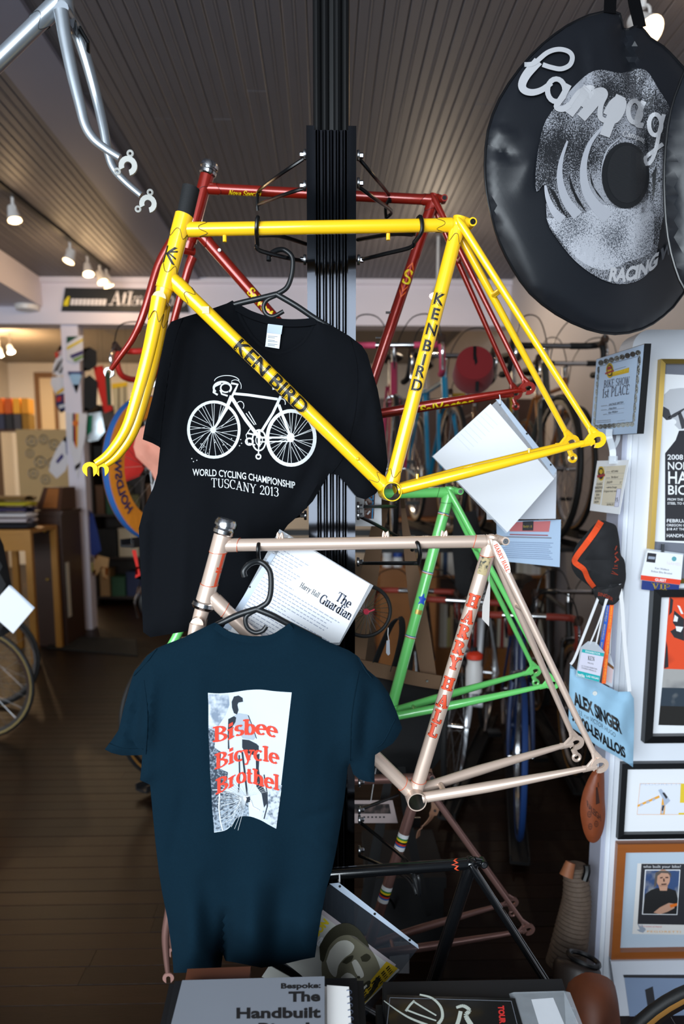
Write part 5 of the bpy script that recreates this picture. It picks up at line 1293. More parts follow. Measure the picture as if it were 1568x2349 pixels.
def lanyard(label, pts, w, m, words=None, Y=1.86):
    t = thing('lanyard', label, 'lanyard', U(*pts[-1],Y), 'lanyards under the black cap')
    MB().ribbon(bez([U(x,y,Y) for x,y in pts],5), w, .001, (1,0,0)).build('ribbon', m, t)
    if words:
        FL = Flat(V((0,Y,0)), V((1,Y,0)), V((0,Y,1))); tx = MB(); n = 3
        for k in range(n):
            a = [lerp(pts[0][i],pts[-1][i],(k+.05)/n) for i in (0,1)]; b = [lerp(pts[0][i],pts[-1][i],(k+.9)/n) for i in (0,1)]
            g = sans('Le Cirque du Cyclisme',-.01,.3); dx, dy = b[0]-a[0], b[1]-a[1]; l = math.hypot(dx,dy)
            tx.add([FL.at(b[0]-dx*x/g[2]+(y-.4)*5*dy/l*-1, b[1]-dy*x/g[2]+(y-.4)*5*dx/l*1, .0012) for x,y in g[0]], g[1])
        tx.build('ribbon_words', MATS['bright_yellow_ink'], t, smooth=False)
lanyard('blue printed lanyard under the black cap', [(1393,1388),(1388,1430),(1380,1475),(1373,1512)], .010, mat('blue_ribbon',(36,92,190),.6), True)
lanyard('orange printed lanyard hanging behind the exhibitor badge', [(1402,1388),(1398,1430),(1392,1480),(1384,1568)], .011, mat('orange_ribbon',(240,100,36),.6), True, 1.862)
lanyard('narrow red lanyard between the blue and orange ones', [(1397,1390),(1392,1440),(1385,1490),(1380,1530)], .005, mat('red_ribbon',(200,40,36),.6), None, 1.866)
t = thing('name_badge', 'pink name card in clear sleeve half hidden behind the orange lanyard', 'badge', U(1397,1540,1.885))
FB2 = Flat(V((0,1.885,0)), V((1,1.885,0)), V((0,1.885,1)))
FB2.poly('sleeve', M_CLEAR, [(1390,1508),(1398,1497),(1408,1530),(1404,1577),(1386,1568)], t, 0, .0012); FB2.poly('card', mat('pink_card',(206,182,184),.6), [(1390,1523),(1406,1532),(1402,1568),(1388,1560)], t, .0006)
FB2.poly('brown_band', mat('brown_ink',(110,70,30),.6), [(1391,1517),(1407,1530),(1406,1536),(1390,1524)], t, .0012)
MB().tube(bez([U(x,y,1.887) for x,y in ((1398,1500),(1400,1460),(1403,1400),(1404,1370))],4), .002, 8).build('cord', mw, t)
# ---- guest badge on the gold frame
Yb = PY-.026
t = thing('guest_badge', 'white guest badge with red band clipped to the gold frame', 'badge', U(1515,1330,Yb))
FG_ = Flat(V((0,Yb,0)), V((1,Yb,0)), V((0,Yb,1))); T4 = lambda x, y: (1280+x/5.444, 1160+y/5.444)
FG_.poly('sleeve', M_CLEAR, [T4(1100,535),T4(1568,598),T4(1520,992),T4(1022,930)], t, -.001, .0012)
FG_.poly('card', M_WHITE, [T4(1110,560),T4(1556,612),T4(1530,928),T4(1030,868)], t, .0006)
FG_.poly('red_band', mat('vermilion_band',(228,66,34),.6), [T4(1030,866),T4(1530,926),T4(1515,988),T4(1025,925)], t, .0008)
FG_.poly('logo_square', M_DKINK, [T4(1112,586),T4(1222,600),T4(1205,714),T4(1096,700)], t, .001)
FG_.polys('logo_mark', MATS['soft_grey_ink'], [[T4(1122,630),T4(1205,638),T4(1200,672),T4(1116,664)]], t, .0014)
FG_.polys('round_logo', mat('teal_grey_ink',(90,160,170),.6), [circ(*T4(1442,664),5.5)], t, .001)
tx = MB(); FG_.text(tx, sans('NAHBS',-.03), T4(1348,735), T4(1522,752), 7.5, .0014); tx.build('pink_words', mat('faded_pink_ink',(206,176,196),.6), t, smooth=False)
tx = MB(); FG_.text(tx, sans('Ken Wallace'), T4(1202,790), T4(1378,812), 4.6, .0014); FG_.text(tx, sans('Bisbee Bike Brothel'), T4(1155,826), T4(1414,860), 4.4, .0014); tx.build('name_words', mat('slate_ink',(90,100,120),.6), t, smooth=False)
tx = MB(); FG_.text(tx, sans('GUEST',.03), T4(1203,938), T4(1345,950), 6, .0014); tx.build('band_word', M_WHITE, t, smooth=False)
rb = FG_.poly('vip_ribbon', mat('navy_ribbon',(34,54,120),.5), [T4(1050,932),T4(1515,990),T4(1502,1100),T4(1040,1046)], t, -.002, .001)
tx = MB(); FG_.text(tx, serif('VIP',.2,.07), T4(1165,1035), T4(1390,1055), 13.5, .0010); tx.build('vip_letters', MATS['gold_foil'], rb, smooth=False)
MB().box(U(1519,1257,Yb-.003), (.008,.004,.022)).build('clip', M_STEEL, t, smooth=False)
# ---- saddle leather
so = smooth2([(1366,1760),(1378,1759),(1385,1775),(1386,1830),(1388,1868),(1384,1900),(1376,1922),(1364,1933),(1350,1930),(1339,1910),(1332,1880),(1330,1852),(1336,1818),(1348,1788),(1358,1770)],3)
sd = Cloth(so+[so[0]][:0], 1.86, [], [], puff=.022, step=8, edge=24)
t = thing('saddle_leather', 'brown leather saddle top with stamped maker name hanging under pale blue bag', 'saddle cover', U(1360,1850,1.86))
mb = MB(); sd.panel(mb, so, -1); mb.build('top', mat('chestnut_leather',(120,58,30),.5,var=.12,vscale=60,bump=.12,bscale=500), t)
mb = MB(); sd.panel(mb, so, .1); mb.build('underside', MATS['chestnut_leather'], t)
ik = Ink(sd, .0008); ik.text(sans('RALEIGH',.02), [(1346,1850),(1360,1868),(1378,1884)], 16, slant=-.1, step=.5)
for x, y in ((1351,1868),(1367,1890),(1353,1896)): ik.ell(x,y,4,7,1.2,n=12); ik.line([(x-4,y),(x+4,y)],.8); ik.line([(x,y-6),(x,y+6)],.8)
ik.fill([(1366,1806),(1370,1806),(1375,1842),(1366,1846)],6); ik.line([(1371,1795),(1372,1806)],1.5); ik.build('stamp', mat('dark_brown_stamp',(54,26,16),.6), t)
tg = MB().tube(bez([U(1372,1766,1.858),U(1371,1752,1.852),U(1373,1745,1.84)],4), .0012, 6).build('tie', mw, t)

# ---- wheel at the lower right
def wheel(name, label, cat, c, n, R, m_tyre, m_wall, m_rim, spokes=28, group=None, tr=.0115, hubm=None, parent=None):
    c, n = V(c), V(n).normalized(); u = n.orthogonal().normalized()
    if abs(n.z) < .9: u = V((0,0,1))-n*n.z; u.normalize()
    w = n.cross(u)
    t = parent or thing(name, label, cat, c-V((0,0,R)), group)
    MB().torus(c, n, R-tr, tr, 56, 10).build('tyre', m_tyre, t)
    if m_wall:
        for s in (-1,1): MB().lathe(c+n*(s*(tr*.55)), n*s, [(R-tr*1.2,tr*.36),(R-tr*1.9,tr*.44),(R-tr*2.4,tr*.2)], 56).build('sidewall', m_wall, t)
    MB().lathe(c, n, [(R-tr*2.3,-.010),(R-tr*2.3-.014,-.009),(R-tr*2.3-.017,0),(R-tr*2.3-.014,.009),(R-tr*2.3,.010)], 56).build('rim', m_rim, t)
    hm = hubm or M_ALU
    h = MB(); h.tube([c-n*.05, c+n*.05], .0055, 10); h.lathe(c, n, [(.006,-.038),(.021,-.036),(.021,-.032),(.010,-.028),(.009,.028),(.021,.032),(.021,.036),(.006,.038)], 18); h.build('hub', hm, t)
    for k in range(spokes):
        a = 2*PI*k/spokes; s = 1 if k % 2 else -1; ah = a+(.9 if (k//2) % 2 else -.9)
        p0 = c+n*(s*.034)+(u*math.cos(ah)+w*math.sin(ah))*.019; p1 = c+(u*math.cos(a)+w*math.sin(a))*(R-tr*2.3-.012)
        MB().tube([p0, p1], .0010, 4, cap=False).build('spoke', M_STEEL, t)
    return t
M_TYRE = mat('black_tyre', (20,20,21), .6, bump=.1, bscale=300)
M_TAN = mat('tan_sidewall', (150,104,44), .7)
M_RIM = mat('silver_rim', (196,198,202), .22, metal=1.0)
c = U(1660,2515,1.50)
wheel('bicycle_wheel', 'bicycle wheel with tan sidewall tyre at the lower right corner', 'wheel', c, (0.05,-1,0), 343/1680*1.50*1.02, M_TYRE, M_TAN, M_RIM, 32, tr=.0135)
# ---- ribbed hide roll and leather boot by the partition foot
t = thing('hide_roll', 'ribbed dark brown hide roll standing beside the foot of white partition', 'roll', U(1325,2330,1.95))
pts = bez([U(1318,1985,1.97),U(1322,2060,1.96),U(1312,2130,1.95),U(1296,2215,1.94)],24); n = len(pts)
rr = [lerp(.032,.056,i/(n-1))*(1+.045*math.sin(i*2.1)) for i in range(n)]
MB().tube(pts, rr, 20).build('ribbed_body', mat('dark_ribbed_hide',(92,76,64),.75,var=.35,vscale=60,bump=.5,bscale=90), t)
MB().tube([U(1308,1978,1.94),U(1298,2010,1.93)], [.014,.02], 10).build('wooden_end', mat('split_wood',(140,84,52),.6,var=.3,vscale=50), t)
MB().tube(bez([U(1345,1985,1.93),U(1346,2000,1.925),U(1340,2020,1.92)],4), .010, 8).build('knot', M_ROD, t)
t = thing('leather_boot', 'old dark and chestnut leather boot lying before the white partition', 'boot', U(1330,2349,1.80))
pts = bez([U(1325,2205,1.78),U(1322,2245,1.76),U(1330,2290,1.73),U(1352,2360,1.68)],6); MB().tube(pts, [.045,.055,.06]+[.062]*(len(pts)-3), 18).build('shaft', mat('black_brown_leather',(40,30,26),.45,var=.2,vscale=30), t)
MB().tube(bez([U(1350,2262,1.73),U(1356,2300,1.69),U(1362,2370,1.65)],6), .066, 18, flat=.8).build('leather_cuff', mat('chestnut_boot',(112,58,32),.5,var=.25,vscale=24), t)
MB().torus(U(1338,2200,1.77), (.3,.2,1), .040, .007, 20, 8).build('strap', M_ROD, t)
# ================================================================ wheel bags
class Tilted(Cloth):
    def __init__(s, *a, tilt=0.0, xc=0.0, **k): super().__init__(*a, **k); s.tilt = tilt; s.xc = xc
    def fold(s, x, y): return super().fold(x, y)+s.tilt*(x-s.xc)
M_NYL = mat('black_nylon', (22,25,31), .42, bump=.05, bscale=900, var=.08, vscale=6)
bo = smooth2([(1392,26),(1420,33),(1428,66),(1442,68),(1466,60),(1490,88),(1520,108),(1550,138),(1580,175),(1612,240),(1630,330),(1630,450),(1602,580),(1565,675),(1520,725),(1470,755),(1410,766),(1345,754),(1275,720),(1215,672),(1175,615),(1146,558),(1128,500),(1116,440),(1112,380),(1119,300),(1145,228),(1190,160),(1242,104),(1300,60),(1350,36)],2)
bag = Tilted(bo, 1.70, [(1428,70,1470,250,.030,14),(1475,200,1490,470,.035,16),(1452,80,1462,200,-.015,12),(1130,340,1180,360,.010,9),(1125,300,1175,310,-.008,8),(1200,420,1230,330,-.014,26),(1140,510,1200,640,.008,14),(1330,90,1345,210,.006,10),(1390,60,1400,160,-.006,12),(1260,690,1330,740,.008,14)], [], puff=.055, step=14, edge=150, tilt=.00038, xc=1370)
t = thing('wheel_bag', 'round black wheel bag with large silver script hanging at upper right', 'bag', bag.at(1400,400), 'black wheel bags hanging at the upper right')
mb = MB(); bag.panel(mb, bo, -1); mb.build('front_panel', M_NYL, t)
mb = MB(); bag.panel(mb, bo, .6); mb.build('back_panel', M_NYL, t)
e = dense(bo, 12); MB().tube([bag.at(x,y,.0,0) for x,y in e], .0032, 8, closed=True).build('piping', mat('black_piping',(14,15,18),.3), t)
for pp in ([(1398,30),(1400,-20),(1402,-120),(1404,-300)], [(1468,64),(1455,10),(1440,-80),(1425,-300)]):
    MB().ribbon([bag.at(*pp[0])]+[U(x,y,1.70+.00038*(x-1370)) for x,y in pp[1:3]]+[UZ(pp[3][0],pp[2][1]-60,CEIL-.001) if False else V((U(*pp[2],1.70).x, 1.72, CEIL))], .026, .002, (1,0,0)).build('handle', mat('matt_black_webbing',(10,10,12),.95,spec=.05), t)
SPK = speckle('spatter_print',(26,28,33),(150,152,160),420,.50,.7,9,.10)
SPL = speckle('dense_spatter_print',(70,74,82),(176,178,186),420,.47,.7,9,.10)
SILV = mat('silver_print',(178,178,182),.55)
ik = Ink(bag,.0054); ik.fill(smooth2([(1322,192),(1350,168),(1380,160),(1425,168),(1476,158),(1510,205),(1540,258),(1552,330),(1548,420),(1520,500),(1500,600),(1470,640),(1420,652),(1370,636),(1320,600),(1280,552),(1254,505),(1250,425),(1230,440),(1228,395),(1236,330),(1252,275),(1290,225)],3),14); ik.build('spatter', SPK, t)
ik = Ink(bag,.0062); ik.fill(smooth2([(1252,500),(1275,500),(1300,500),(1340,488),(1385,470),(1420,478),(1460,478),(1492,455),(1500,520),(1490,580),(1440,600),(1390,620),(1340,605),(1295,565),(1268,530)],3),14); ik.build('dense_spatter', SPL, t)
ik = Ink(bag,.0070)
for pts, w in (([(1250,425),(1256,455),(1270,485),(1290,505)],(5,22)), ([(1301,323),(1286,370),(1284,415),(1298,460),(1325,495)],(4,26)), ([(1382,290),(1352,330),(1338,380),(1342,430),(1362,468),(1395,500)],(5,30)), ([(1420,318),(1392,345),(1380,390),(1386,430),(1410,462)],(2,6))):
    ik.line(smooth2(pts,6), w, 10)
ik.build('pale_streaks', mat('pale_silver_print',(168,170,178),.6), t)
ik = Ink(bag,.0076)
for poly in ([(1256,425),(1272,440),(1298,498),(1280,475)],[(1303,395),(1318,440),(1345,488),(1322,462),(1308,430)],[(1352,395),(1362,430),(1388,466),(1368,444),(1355,420)],[(1494,400),(1505,380),(1500,440),(1494,470)]): ik.fill(poly,12)
ik.build('dark_streaks', mat('black_print',(20,22,26),.6), t)
ik = Ink(bag,.0084); ik.fill(circ(1434,402,55,76,28),12); ik.build('window_binding', MATS['black_print'], t)
ik = Ink(bag,.0094); ik.fill(circ(1437,400,45,66,28),12); ik.build('mesh_window', wave_mat('black_mesh',(34,36,40),(22,23,26),140,'Z',.6,bump=.2), t)
ik = Ink(bag,.0090)
S = lambda pts, w: ik.line(smooth2(pts,5), w, 8)
S([(1202,148),(1224,145),(1254,121),(1280,113),(1303,118),(1312,131),(1306,149),(1286,158),(1262,154),(1244,148)],11); S([(1234,140),(1208,170),(1197,193),(1202,207),(1220,212),(1242,206),(1264,190)],(22,12))
ik.ell(1275,207,20,26,12,0,360,20); S([(1304,194),(1290,220),(1276,244),(1290,250),(1306,240)],14)
S([(1348,200),(1328,230),(1304,262)],22); S([(1306,240),(1326,212),(1350,200),(1362,204)],10); S([(1380,210),(1358,240),(1332,270)],24); S([(1336,246),(1358,215),(1378,206),(1388,216),(1378,240),(1376,268),(1390,278)],12)
S([(1424,220),(1405,262),(1386,312)],24); S([(1388,262),(1402,236),(1420,222)],12); S([(1395,278),(1412,276),(1426,256),(1430,234),(1420,224)],12)
ik.ell(1455,256,15,25,11,0,360,20); S([(1476,232),(1464,262),(1460,284),(1474,288)],13)
ik.ell(1502,286,14,24,10,0,360,20); S([(1522,262),(1512,300),(1504,340),(1494,368),(1482,376),(1480,362),(1496,348),(1520,330)],9); S([(1474,288),(1486,280)],8)
ik.build('script_lettering', SILV, t)
ik = Ink(bag,.0100); ik.text(serif('Campag',.2,.1,.03,.3), [(1426,312),(1450,316),(1480,328)], 13, step=.5); ik.build('small_script', SILV, t)
ik = Ink(bag,.0072); ik.text(sans('RACING',.05,.1,.95), [(1394,644),(1430,645),(1462,638),(1488,624),(1508,606)], 31, slant=.1, step=.4); ik.build('lower_word', SILV, t)
ik = Ink(bag,.0072); ik.text(sans('WHEELS',.05,.1,.95), [(1512,600),(1560,560),(1615,470)], 28, slant=.1, step=.4); ik.build('dim_word', mat('dim_silver_print',(84,86,92),.6), t)
b2 = smooth2([(1572,158),(1546,225),(1531,290),(1523,380),(1524,470),(1531,545),(1547,612),(1572,668),(1630,735),(1710,750),(1800,700),(1850,560),(1860,400),(1820,250),(1740,150),(1650,112)],2); b2.append((1610,125))
bg2 = Tilted(b2, 1.50, [(1560,300,1580,600,.012,18)], [], puff=.05, step=22, edge=140)
t = thing('wheel_bag', 'black wheel bag cut by the right edge, nearest the camera', 'bag', bg2.at(1600,400), 'black wheel bags hanging at the upper right')
mb = MB(); bg2.panel(mb, b2, -1); mb.build('front_panel', M_NYL, t)
mb = MB(); bg2.panel(mb, b2, .6); mb.build('back_panel', M_NYL, t)
MB().tube([bg2.at(x,y,.0,0) for x,y in dense(b2,14)], .0032, 8, closed=True).build('piping', MATS['black_piping'], t)
p = bg2.at(1690,125); MB().ribbon([p, p+V((0,0,.3)), V((p.x,p.y,CEIL))], .026, .002, (1,0,0)).build('handle', M_NYL, t)

# ================================================================ sheets in plastic sleeves
M_SLV = mat('sleeve_film', (235,240,248), .05, alpha=.22, spec=.7)
M_MARG = mat('sleeve_margin', (190,204,222), .25, alpha=.9)
def flatY(Y, tilt=0.0): return Flat(V((0,Y,0)), V((1,Y+tilt,0)), V((0,Y,1)))
def holes(F, t, pts, r=2.4, lift=.0022): 
    for x, y in pts: F.poly('punch_hole', M_INK, circ(x,y,r,r,10), t, lift)
# large white sheet below the red chain stay
F = flatY(1.80, .06); t = thing('paper_sleeve', 'blank white sheet in plastic sleeve hanging cornerwise from the red frame', 'document', F.at(1160,1200))
F.poly('film', M_SLV, [(1144,915),(990,1047),(1160,1224),(1276,1090)], t, 0, .0006)
F.poly('sheet', M_WHITE, [(1124,926),(992,1047),(1163,1221),(1270,1098)], t, .001)
F.poly('binding_margin', M_MARG, [(1136,916),(1148,917),(1276,1078),(1268,1092)], t, .0016)
F.lines('ruled_lines', mat('faint_blue_ink',(198,206,226),.7), [(1110-k*9,945+k*8.3,1140-k*9,975+k*8.3,.7) for k in range(8)], t, .0014)
holes(F, t, [(1146,928),(1207,995),(1262,1066)])
MB().tube(bez([F.at(1146,928,.002),F.at(1145,916,.006),F.at(1144,906,.004)],4), .0012, 6).build('cable_tie', mw, t)
F = flatY(1.93); t = thing('paper_sheet', 'plain pale sheet showing behind the blank white one', 'document', F.at(1200,1190))
F.poly('sheet', mat('pale_grey_sheet',(206,210,220),.7), [(1110,1060),(1276,1080),(1274,1190),(1116,1192)], t, 0, .001)
F = flatY(1.97); t = thing('information_sheet', 'bluish printed sheet with red heading below the blank sheets', 'document', F.at(1210,1290))
F.poly('sheet', M_PBLUE, [(1138,1196),(1286,1192),(1283,1301),(1140,1286)], t, 0, .001)
F.poly('heading_block', mat('rose_ink',(196,110,112),.7), [(1170,1198),(1262,1195),(1258,1220),(1168,1219)], t, .0012)
F.poly('emblem', M_DKINK, [(1198,1196),(1223,1195),(1222,1217),(1197,1217)], t, .0016)
tx = MB(); F.text(tx, serif("Rudy's BQ",.2,.1), (1199,1210), (1221,1210), 5, .002); tx.build('emblem_word', MATS['gold_foil'], t, smooth=False)
F.lines('red_line', MATS['maroon_ink'], [(1168,1226,1256,1228,2.4)], t); F.lines('bold_line', M_GREYINK, [(1150,1231,1264,1234,2.6)], t)
F.lines('text_lines', mat('blue_grey_ink',(124,142,172),.7), [(1152+(k%3)*3,1243+k*4.4,1268-(k*7%11),1246+k*4.6,1.5) for k in range(9)], t)
# newspaper print out
F = flatY(1.474, .0); t = thing('newspaper_sleeve', 'newspaper printout in clear sleeve hanging behind the champagne top tube', 'document', F.at(680,1400))
A, B, C, D = (641,1216), (855,1344), (779,1478), (506,1470)
F.poly('film', M_SLV, [(641,1214),(856,1343),(778,1480),(560,1480),(503,1470)], t, 0, .0006)
F.poly('page', M_WHITE, [(640,1262),(662,1230),(848,1340),(778,1474),(560,1476),(521,1450)], t, .001)
F.poly('binding_margin', M_MARG, [(622,1268),(632,1272),(528,1446),(512,1440)], t, .0016)
holes(F, t, [(573,1346)]); 
ux, uy = 214/249.4, 128/249.4; vx, vy = -uy, ux
gp = lambda a, b: (641+ux*a+vx*b, 1216+uy*a+vy*b)
tx = MB(); up = (-vx,-vy)
F.text(tx, serif('The',.19,.06,.08), gp(190,72), gp(228,72), 21, .002, up)
F.text(tx, serif('Guardian',.19,.06,.08), gp(160,95), gp(243,95), 21, .002, up); tx.build('masthead', mat('slate_blue_ink',(58,66,88),.7), t, smooth=False)
tx = MB(); F.text(tx, serif('Harry Hall',.13,.06,.06), gp(105,88), gp(155,88), 12, .002, up); tx.build('name_heading', M_DKINK, t, smooth=False)
rn = random.Random(4); sg = []
for k in range(16):
    b = 112+k*8.2; a0 = 6-b*.0; 
    for a, e in ((22, 236-rn.random()*40),):
        if k % 6 == 5: e = 110
        x = a+0
        while x < e:
            w = 4+rn.random()*9; p, q = gp(x,b), gp(min(x+w,e),b); sg.append((*p,*q,2.2)); x += w+2.4
for k in range(9):
    b = 26+k*8.2; x = 14; e = 90-(k % 4)*8
    while x < e: w = 4+rn.random()*8; p, q = gp(x+8,b+10), gp(min(x+w,e)+8,b+10); sg.append((*p,*q,2.0)); x += w+2.4
F.lines('body_text', mat('faint_grey_ink',(168,174,190),.7), sg, t, .0015)
# ---- clear sleeve with magazine on the black frame
F = flatY(1.440, -.04); t = thing('magazine_sleeve', 'cycling magazine with yellow strip in clear sleeve tied to black frame', 'magazine', F.at(800,2300))
F.poly('film', mat('smoky_film',(60,66,74),.12,alpha=.30,spec=.12), [(757,2026),(960,2174),(800,2380),(600,2240)], t, 0, .0006)
F.poly('binding_margin', M_MARG, [(755,2026),(777,2024),(958,2166),(960,2176)], t, .0016)
holes(F, t, [(779,2032),(859,2095),(939,2155)], 3)
pg = F.poly('cover', mat('olive_cream_cover',(196,196,190),.55), [(740,2088),(916,2224),(806,2334),(600,2240),(640,2180)], t, .001)
F.poly('top_edge', mat('pink_grey_paper',(176,166,170),.7), [(740,2086),(908,2212),(903,2220),(736,2096)], t, .0014)
OLV = mat('olive_dark_print',(50,48,32),.6); OLM = mat('olive_mid_print',(118,114,94),.6); OLL = mat('cover_highlight',(206,204,194),.6)
F.poly('head_print', OLM, smooth2([(752,2158),(772,2136),(798,2130),(822,2142),(842,2166),(862,2196),(872,2226),(868,2252),(850,2276),(826,2296),(800,2306),(772,2296),(750,2270),(738,2236),(738,2196)],3), pg, .0014)
F.poly('brow_print', OLL, smooth2([(756,2180),(774,2160),(796,2156),(812,2168),(806,2184),(790,2196),(776,2214),(770,2240),(756,2228),(748,2204)],3), pg, .0018)
F.poly('cheek_print', OLL, smooth2([(782,2240),(796,2230),(812,2238),(818,2254),(806,2268),(790,2272),(780,2258)],3), pg, .0018)
F.poly('nose_print', OLL, smooth2([(806,2206),(816,2200),(830,2222),(834,2238),(824,2242),(814,2228)],3), pg, .0018)
F.poly('hair_print', OLV, smooth2([(732,2170),(748,2142),(770,2122),(796,2116),(820,2128),(838,2152),(846,2172),(830,2160),(812,2146),(788,2144),(768,2154),(752,2174),(742,2204),(734,2200)],3), pg, .0022)
F.poly('near_eye_print', OLV, smooth2([(784,2206),(796,2194),(810,2190),(806,2202),(794,2210)],3), pg, .0024); F.poly('far_eye_print', OLV, smooth2([(826,2194),(840,2186),(850,2194),(842,2204),(830,2204)],3), pg, .0024)
F.poly('mouth_print', OLV, smooth2([(808,2280),(824,2264),(844,2248),(850,2254),(836,2270),(818,2286)],3), pg, .0024); F.poly('teeth_print', OLL, [(818,2276),(840,2256),(842,2260),(822,2280)], pg, .0027)
F.poly('jaw_print', OLV, smooth2([(862,2240),(872,2246),(850,2284),(824,2304),(796,2312),(800,2304),(828,2294),(850,2270)],3), pg, .0024); F.poly('nostril_print', OLV, circ(822,2240,4,3,10), pg, .0026)
F.poly('ear_print', OLM, circ(748,2150,8,12,14), pg, .0026) if False else None
MYS = mat('mustard_strip_print',(200,166,30),.6)
ys = F.poly('yellow_strip', MYS, [(886,2204),(912,2220),(806,2332),(796,2312)], pg, .0020)
sg = []
for k in range(4):
    o = k*5; sg += [(892+o*.9-j*11-o*.4, 2214+o*.8+j*11.2, 892+o*.9-j*11-7-o*.4, 2214+o*.8+j*11.2+7.2, 2.6-(k>1)*.8) for j in range(8)]
F.lines('strip_text', M_INK, sg, ys, .0026)
tx = MB(); F.text(tx, sans('SON',.06), (728,2148), (754,2116), 16, .002, (-.66,-.7)); tx.build('yellow_word', mat('cover_yellow_ink',(222,196,30),.6), pg, smooth=False)
tx = MB(); F.text(tx, sans('ER',.06), (732,2172), (748,2152), 12, .002, (-.66,-.7)); tx.build('white_word', M_WHITE, pg, smooth=False)
MB().torus(PL_B.at(777,2009), PL_B.t, .0150, .0016, 20, 6).build('cable_tie', mw, t)
F = flatY(1.93); t = thing('paper_slip', 'small white slip hanging behind the magazine sleeve', 'document', F.at(915,2230)); F.poly('slip', M_WHITE, [(893,2162),(938,2160),(938,2233),(893,2232)], t, 0, .001); MB().tube([F.at(915,2164,.002), PL_M.at(930,2160,.031)], .001, 6).build('string', mw, t); F.lines('print_lines', M_GREYINK, [(897,2170+k*4,932,2169+k*4,1) for k in range(6)], t)
# ---- small cards by the post
F = flatY(1.80); t = thing('photo_card', 'white card with blue bicycle photo beside the post below the yellow frame', 'card', F.at(848,1205)); F.poly('card', M_WHITE, [(806,1118),(874,1118),(875,1207),(806,1207)], t, 0, .001)
F.poly('photo_print', speckle('brown_photo',(96,54,40),(196,186,180),60,.55), [(836,1126),(860,1128),(857,1190),(834,1190)], t, .0012); F.lines('blue_tube_print', mat('cyan_ink',(30,140,200),.6), [(856,1130,853,1190,3),(840,1136,856,1150,3),(838,1160,854,1158,2.5)], t, .0016); F.lines('wheel_print', M_WHITE, [(838,1150,842,1160,4),(842,1180,848,1172,4)], t, .0018)
F = flatY(1.97); t = thing('photo_card', 'pale card with dark photo beside the post behind the mauve frame', 'card', F.at(868,1880)); F.poly('card', mat('pinkish_card',(190,172,170),.7), [(800,1836),(900,1836),(912,1888),(800,1888)], t, 0, .001); F.poly('photo_print', speckle('dark_photo',(40,36,36),(120,100,96),40,.5), [(806,1844),(892,1844),(896,1866),(806,1866)], t, .0012); MB().tube([F.at(850,1838,.002), U(862,1762,2.055)], .0012, 6).build('string', mw, t); F.polys('dots_print', M_DKINK, [circ(835+k*9,1874,2.6,2,8) for k in range(6)], t, .0012)
# ---- toy-size wheel with tag
c = U(838,1402,1.80); t = wheel('miniature_wheel', 'miniature wheel with pink hub hanging beside the post', 'wheel', c, (.15,-1,.05), 63/1680*1.80, M_TYRE, None, M_TYRE, 24, tr=.0032, hubm=mat('pink_anodised',(214,60,84),.3,metal=.6)) if False else thing('miniature_wheel', 'miniature spoked wheel with pink hub hanging beside the post', 'wheel', c)
Rm = 63/1680*1.80; nn = V((.15,-1,.05)).normalized(); uu = (V((0,0,1))-nn*nn.z).normalized(); ww_ = nn.cross(uu)
MB().torus(c, nn, Rm-.004, .0048, 48, 8).build('tyre', M_TYRE, t)
MB().tube([c-nn*.006, c+nn*.010], .0075, 12).build('hub', mat('pink_anodised',(214,60,84),.3,metal=.6), t)
MB().bar(c+nn*.010-ww_*.004, c+nn*.012-ww_*.020+uu*.006, .008, .003).build('hub_lever', MATS['pink_anodised'], t, smooth=False)
for k in range(26): a = 2*PI*k/26; MB().tube([c+nn*(.004 if k%2 else -.004)+(uu*math.cos(a+.5)+ww_*math.sin(a+.5))*.006, c+(uu*math.cos(a)+ww_*math.sin(a))*(Rm-.006)], .0007, 4, cap=False).build('spoke', M_STEEL, t)
F = flatY(1.79); MB().tube([F.at(890,1440),F.at(889,1455),F.at(891,1468)], .0012, 6).build('tag_string', mw, t); F.poly('price_tag', mat('grey_tag',(186,192,202),.6), [(886,1470),(893,1468),(894,1500),(890,1504),(885,1498)], t, 0, .001)
F = flatY(1.55); t = thing('paper_tag', 'narrow folded paper tag hanging behind the champagne seat tube', 'tag', F.at(1115,1430)); F.poly('tag', mat('cream_white_paper',(214,208,204),.7), [(1122,1330),(1124,1345),(1121,1437),(1105,1420),(1106,1390)], t, 0, .001); MB().tube([F.at(1120,1336,.002), PL_C.at(1136,1262,.03)], .001, 6).build('string', mw, t)
# ---- canvas straps and black bag hanging behind the post
M_CANV = wave_mat('brown_canvas_webbing',(128,98,74),(104,78,58),180,'Z',.85,bump=.3)
t = thing('strapped_bag', 'black bag with wide brown canvas straps hanging behind the post', 'bag', U(920,1760,2.05))
sd_ = (1,0,0)
MB().ribbon([U(882,1122,1.868)]+[U(x,y,2.0) for x,y in ((878,1165),(866,1210),(852,1290),(838,1370),(822,1460),(812,1540))], [.026,.030,.036,.048,.052,.054,.054], .003, sd_).build('strap', M_CANV, t)
MB().ribbon([U(920,1122,1.870)]+[U(x,y,2.02) for x,y in ((924,1165),(930,1215),(942,1290),(954,1370),(968,1460),(984,1560))], [.010,.012,.020,.034,.044,.046,.044], .003, sd_).build('strap', M_CANV, t)
MB().ribbon(bez([U(x,y,1.99) for x,y in ((820,1528),(880,1540),(950,1556),(1010,1566))],5), .040, .004, (0,0,1)).build('belt', M_CANV, t)
MB().lathe(U(979,1562,1.985), (0,-1,0), [(.001,0),(.004,0),(.003,.003),(.001,.003)], 12).build('rivet', M_STEEL, t)
bgo = dense([(850,1540),(1000,1580),(1018,1600),(1010,1740),(985,1775),(860,1780),(838,1700)],14); bc = Cloth(bgo, 2.07, [(860,1600,1000,1640,.01,14)], [], puff=.05, step=16, edge=60)
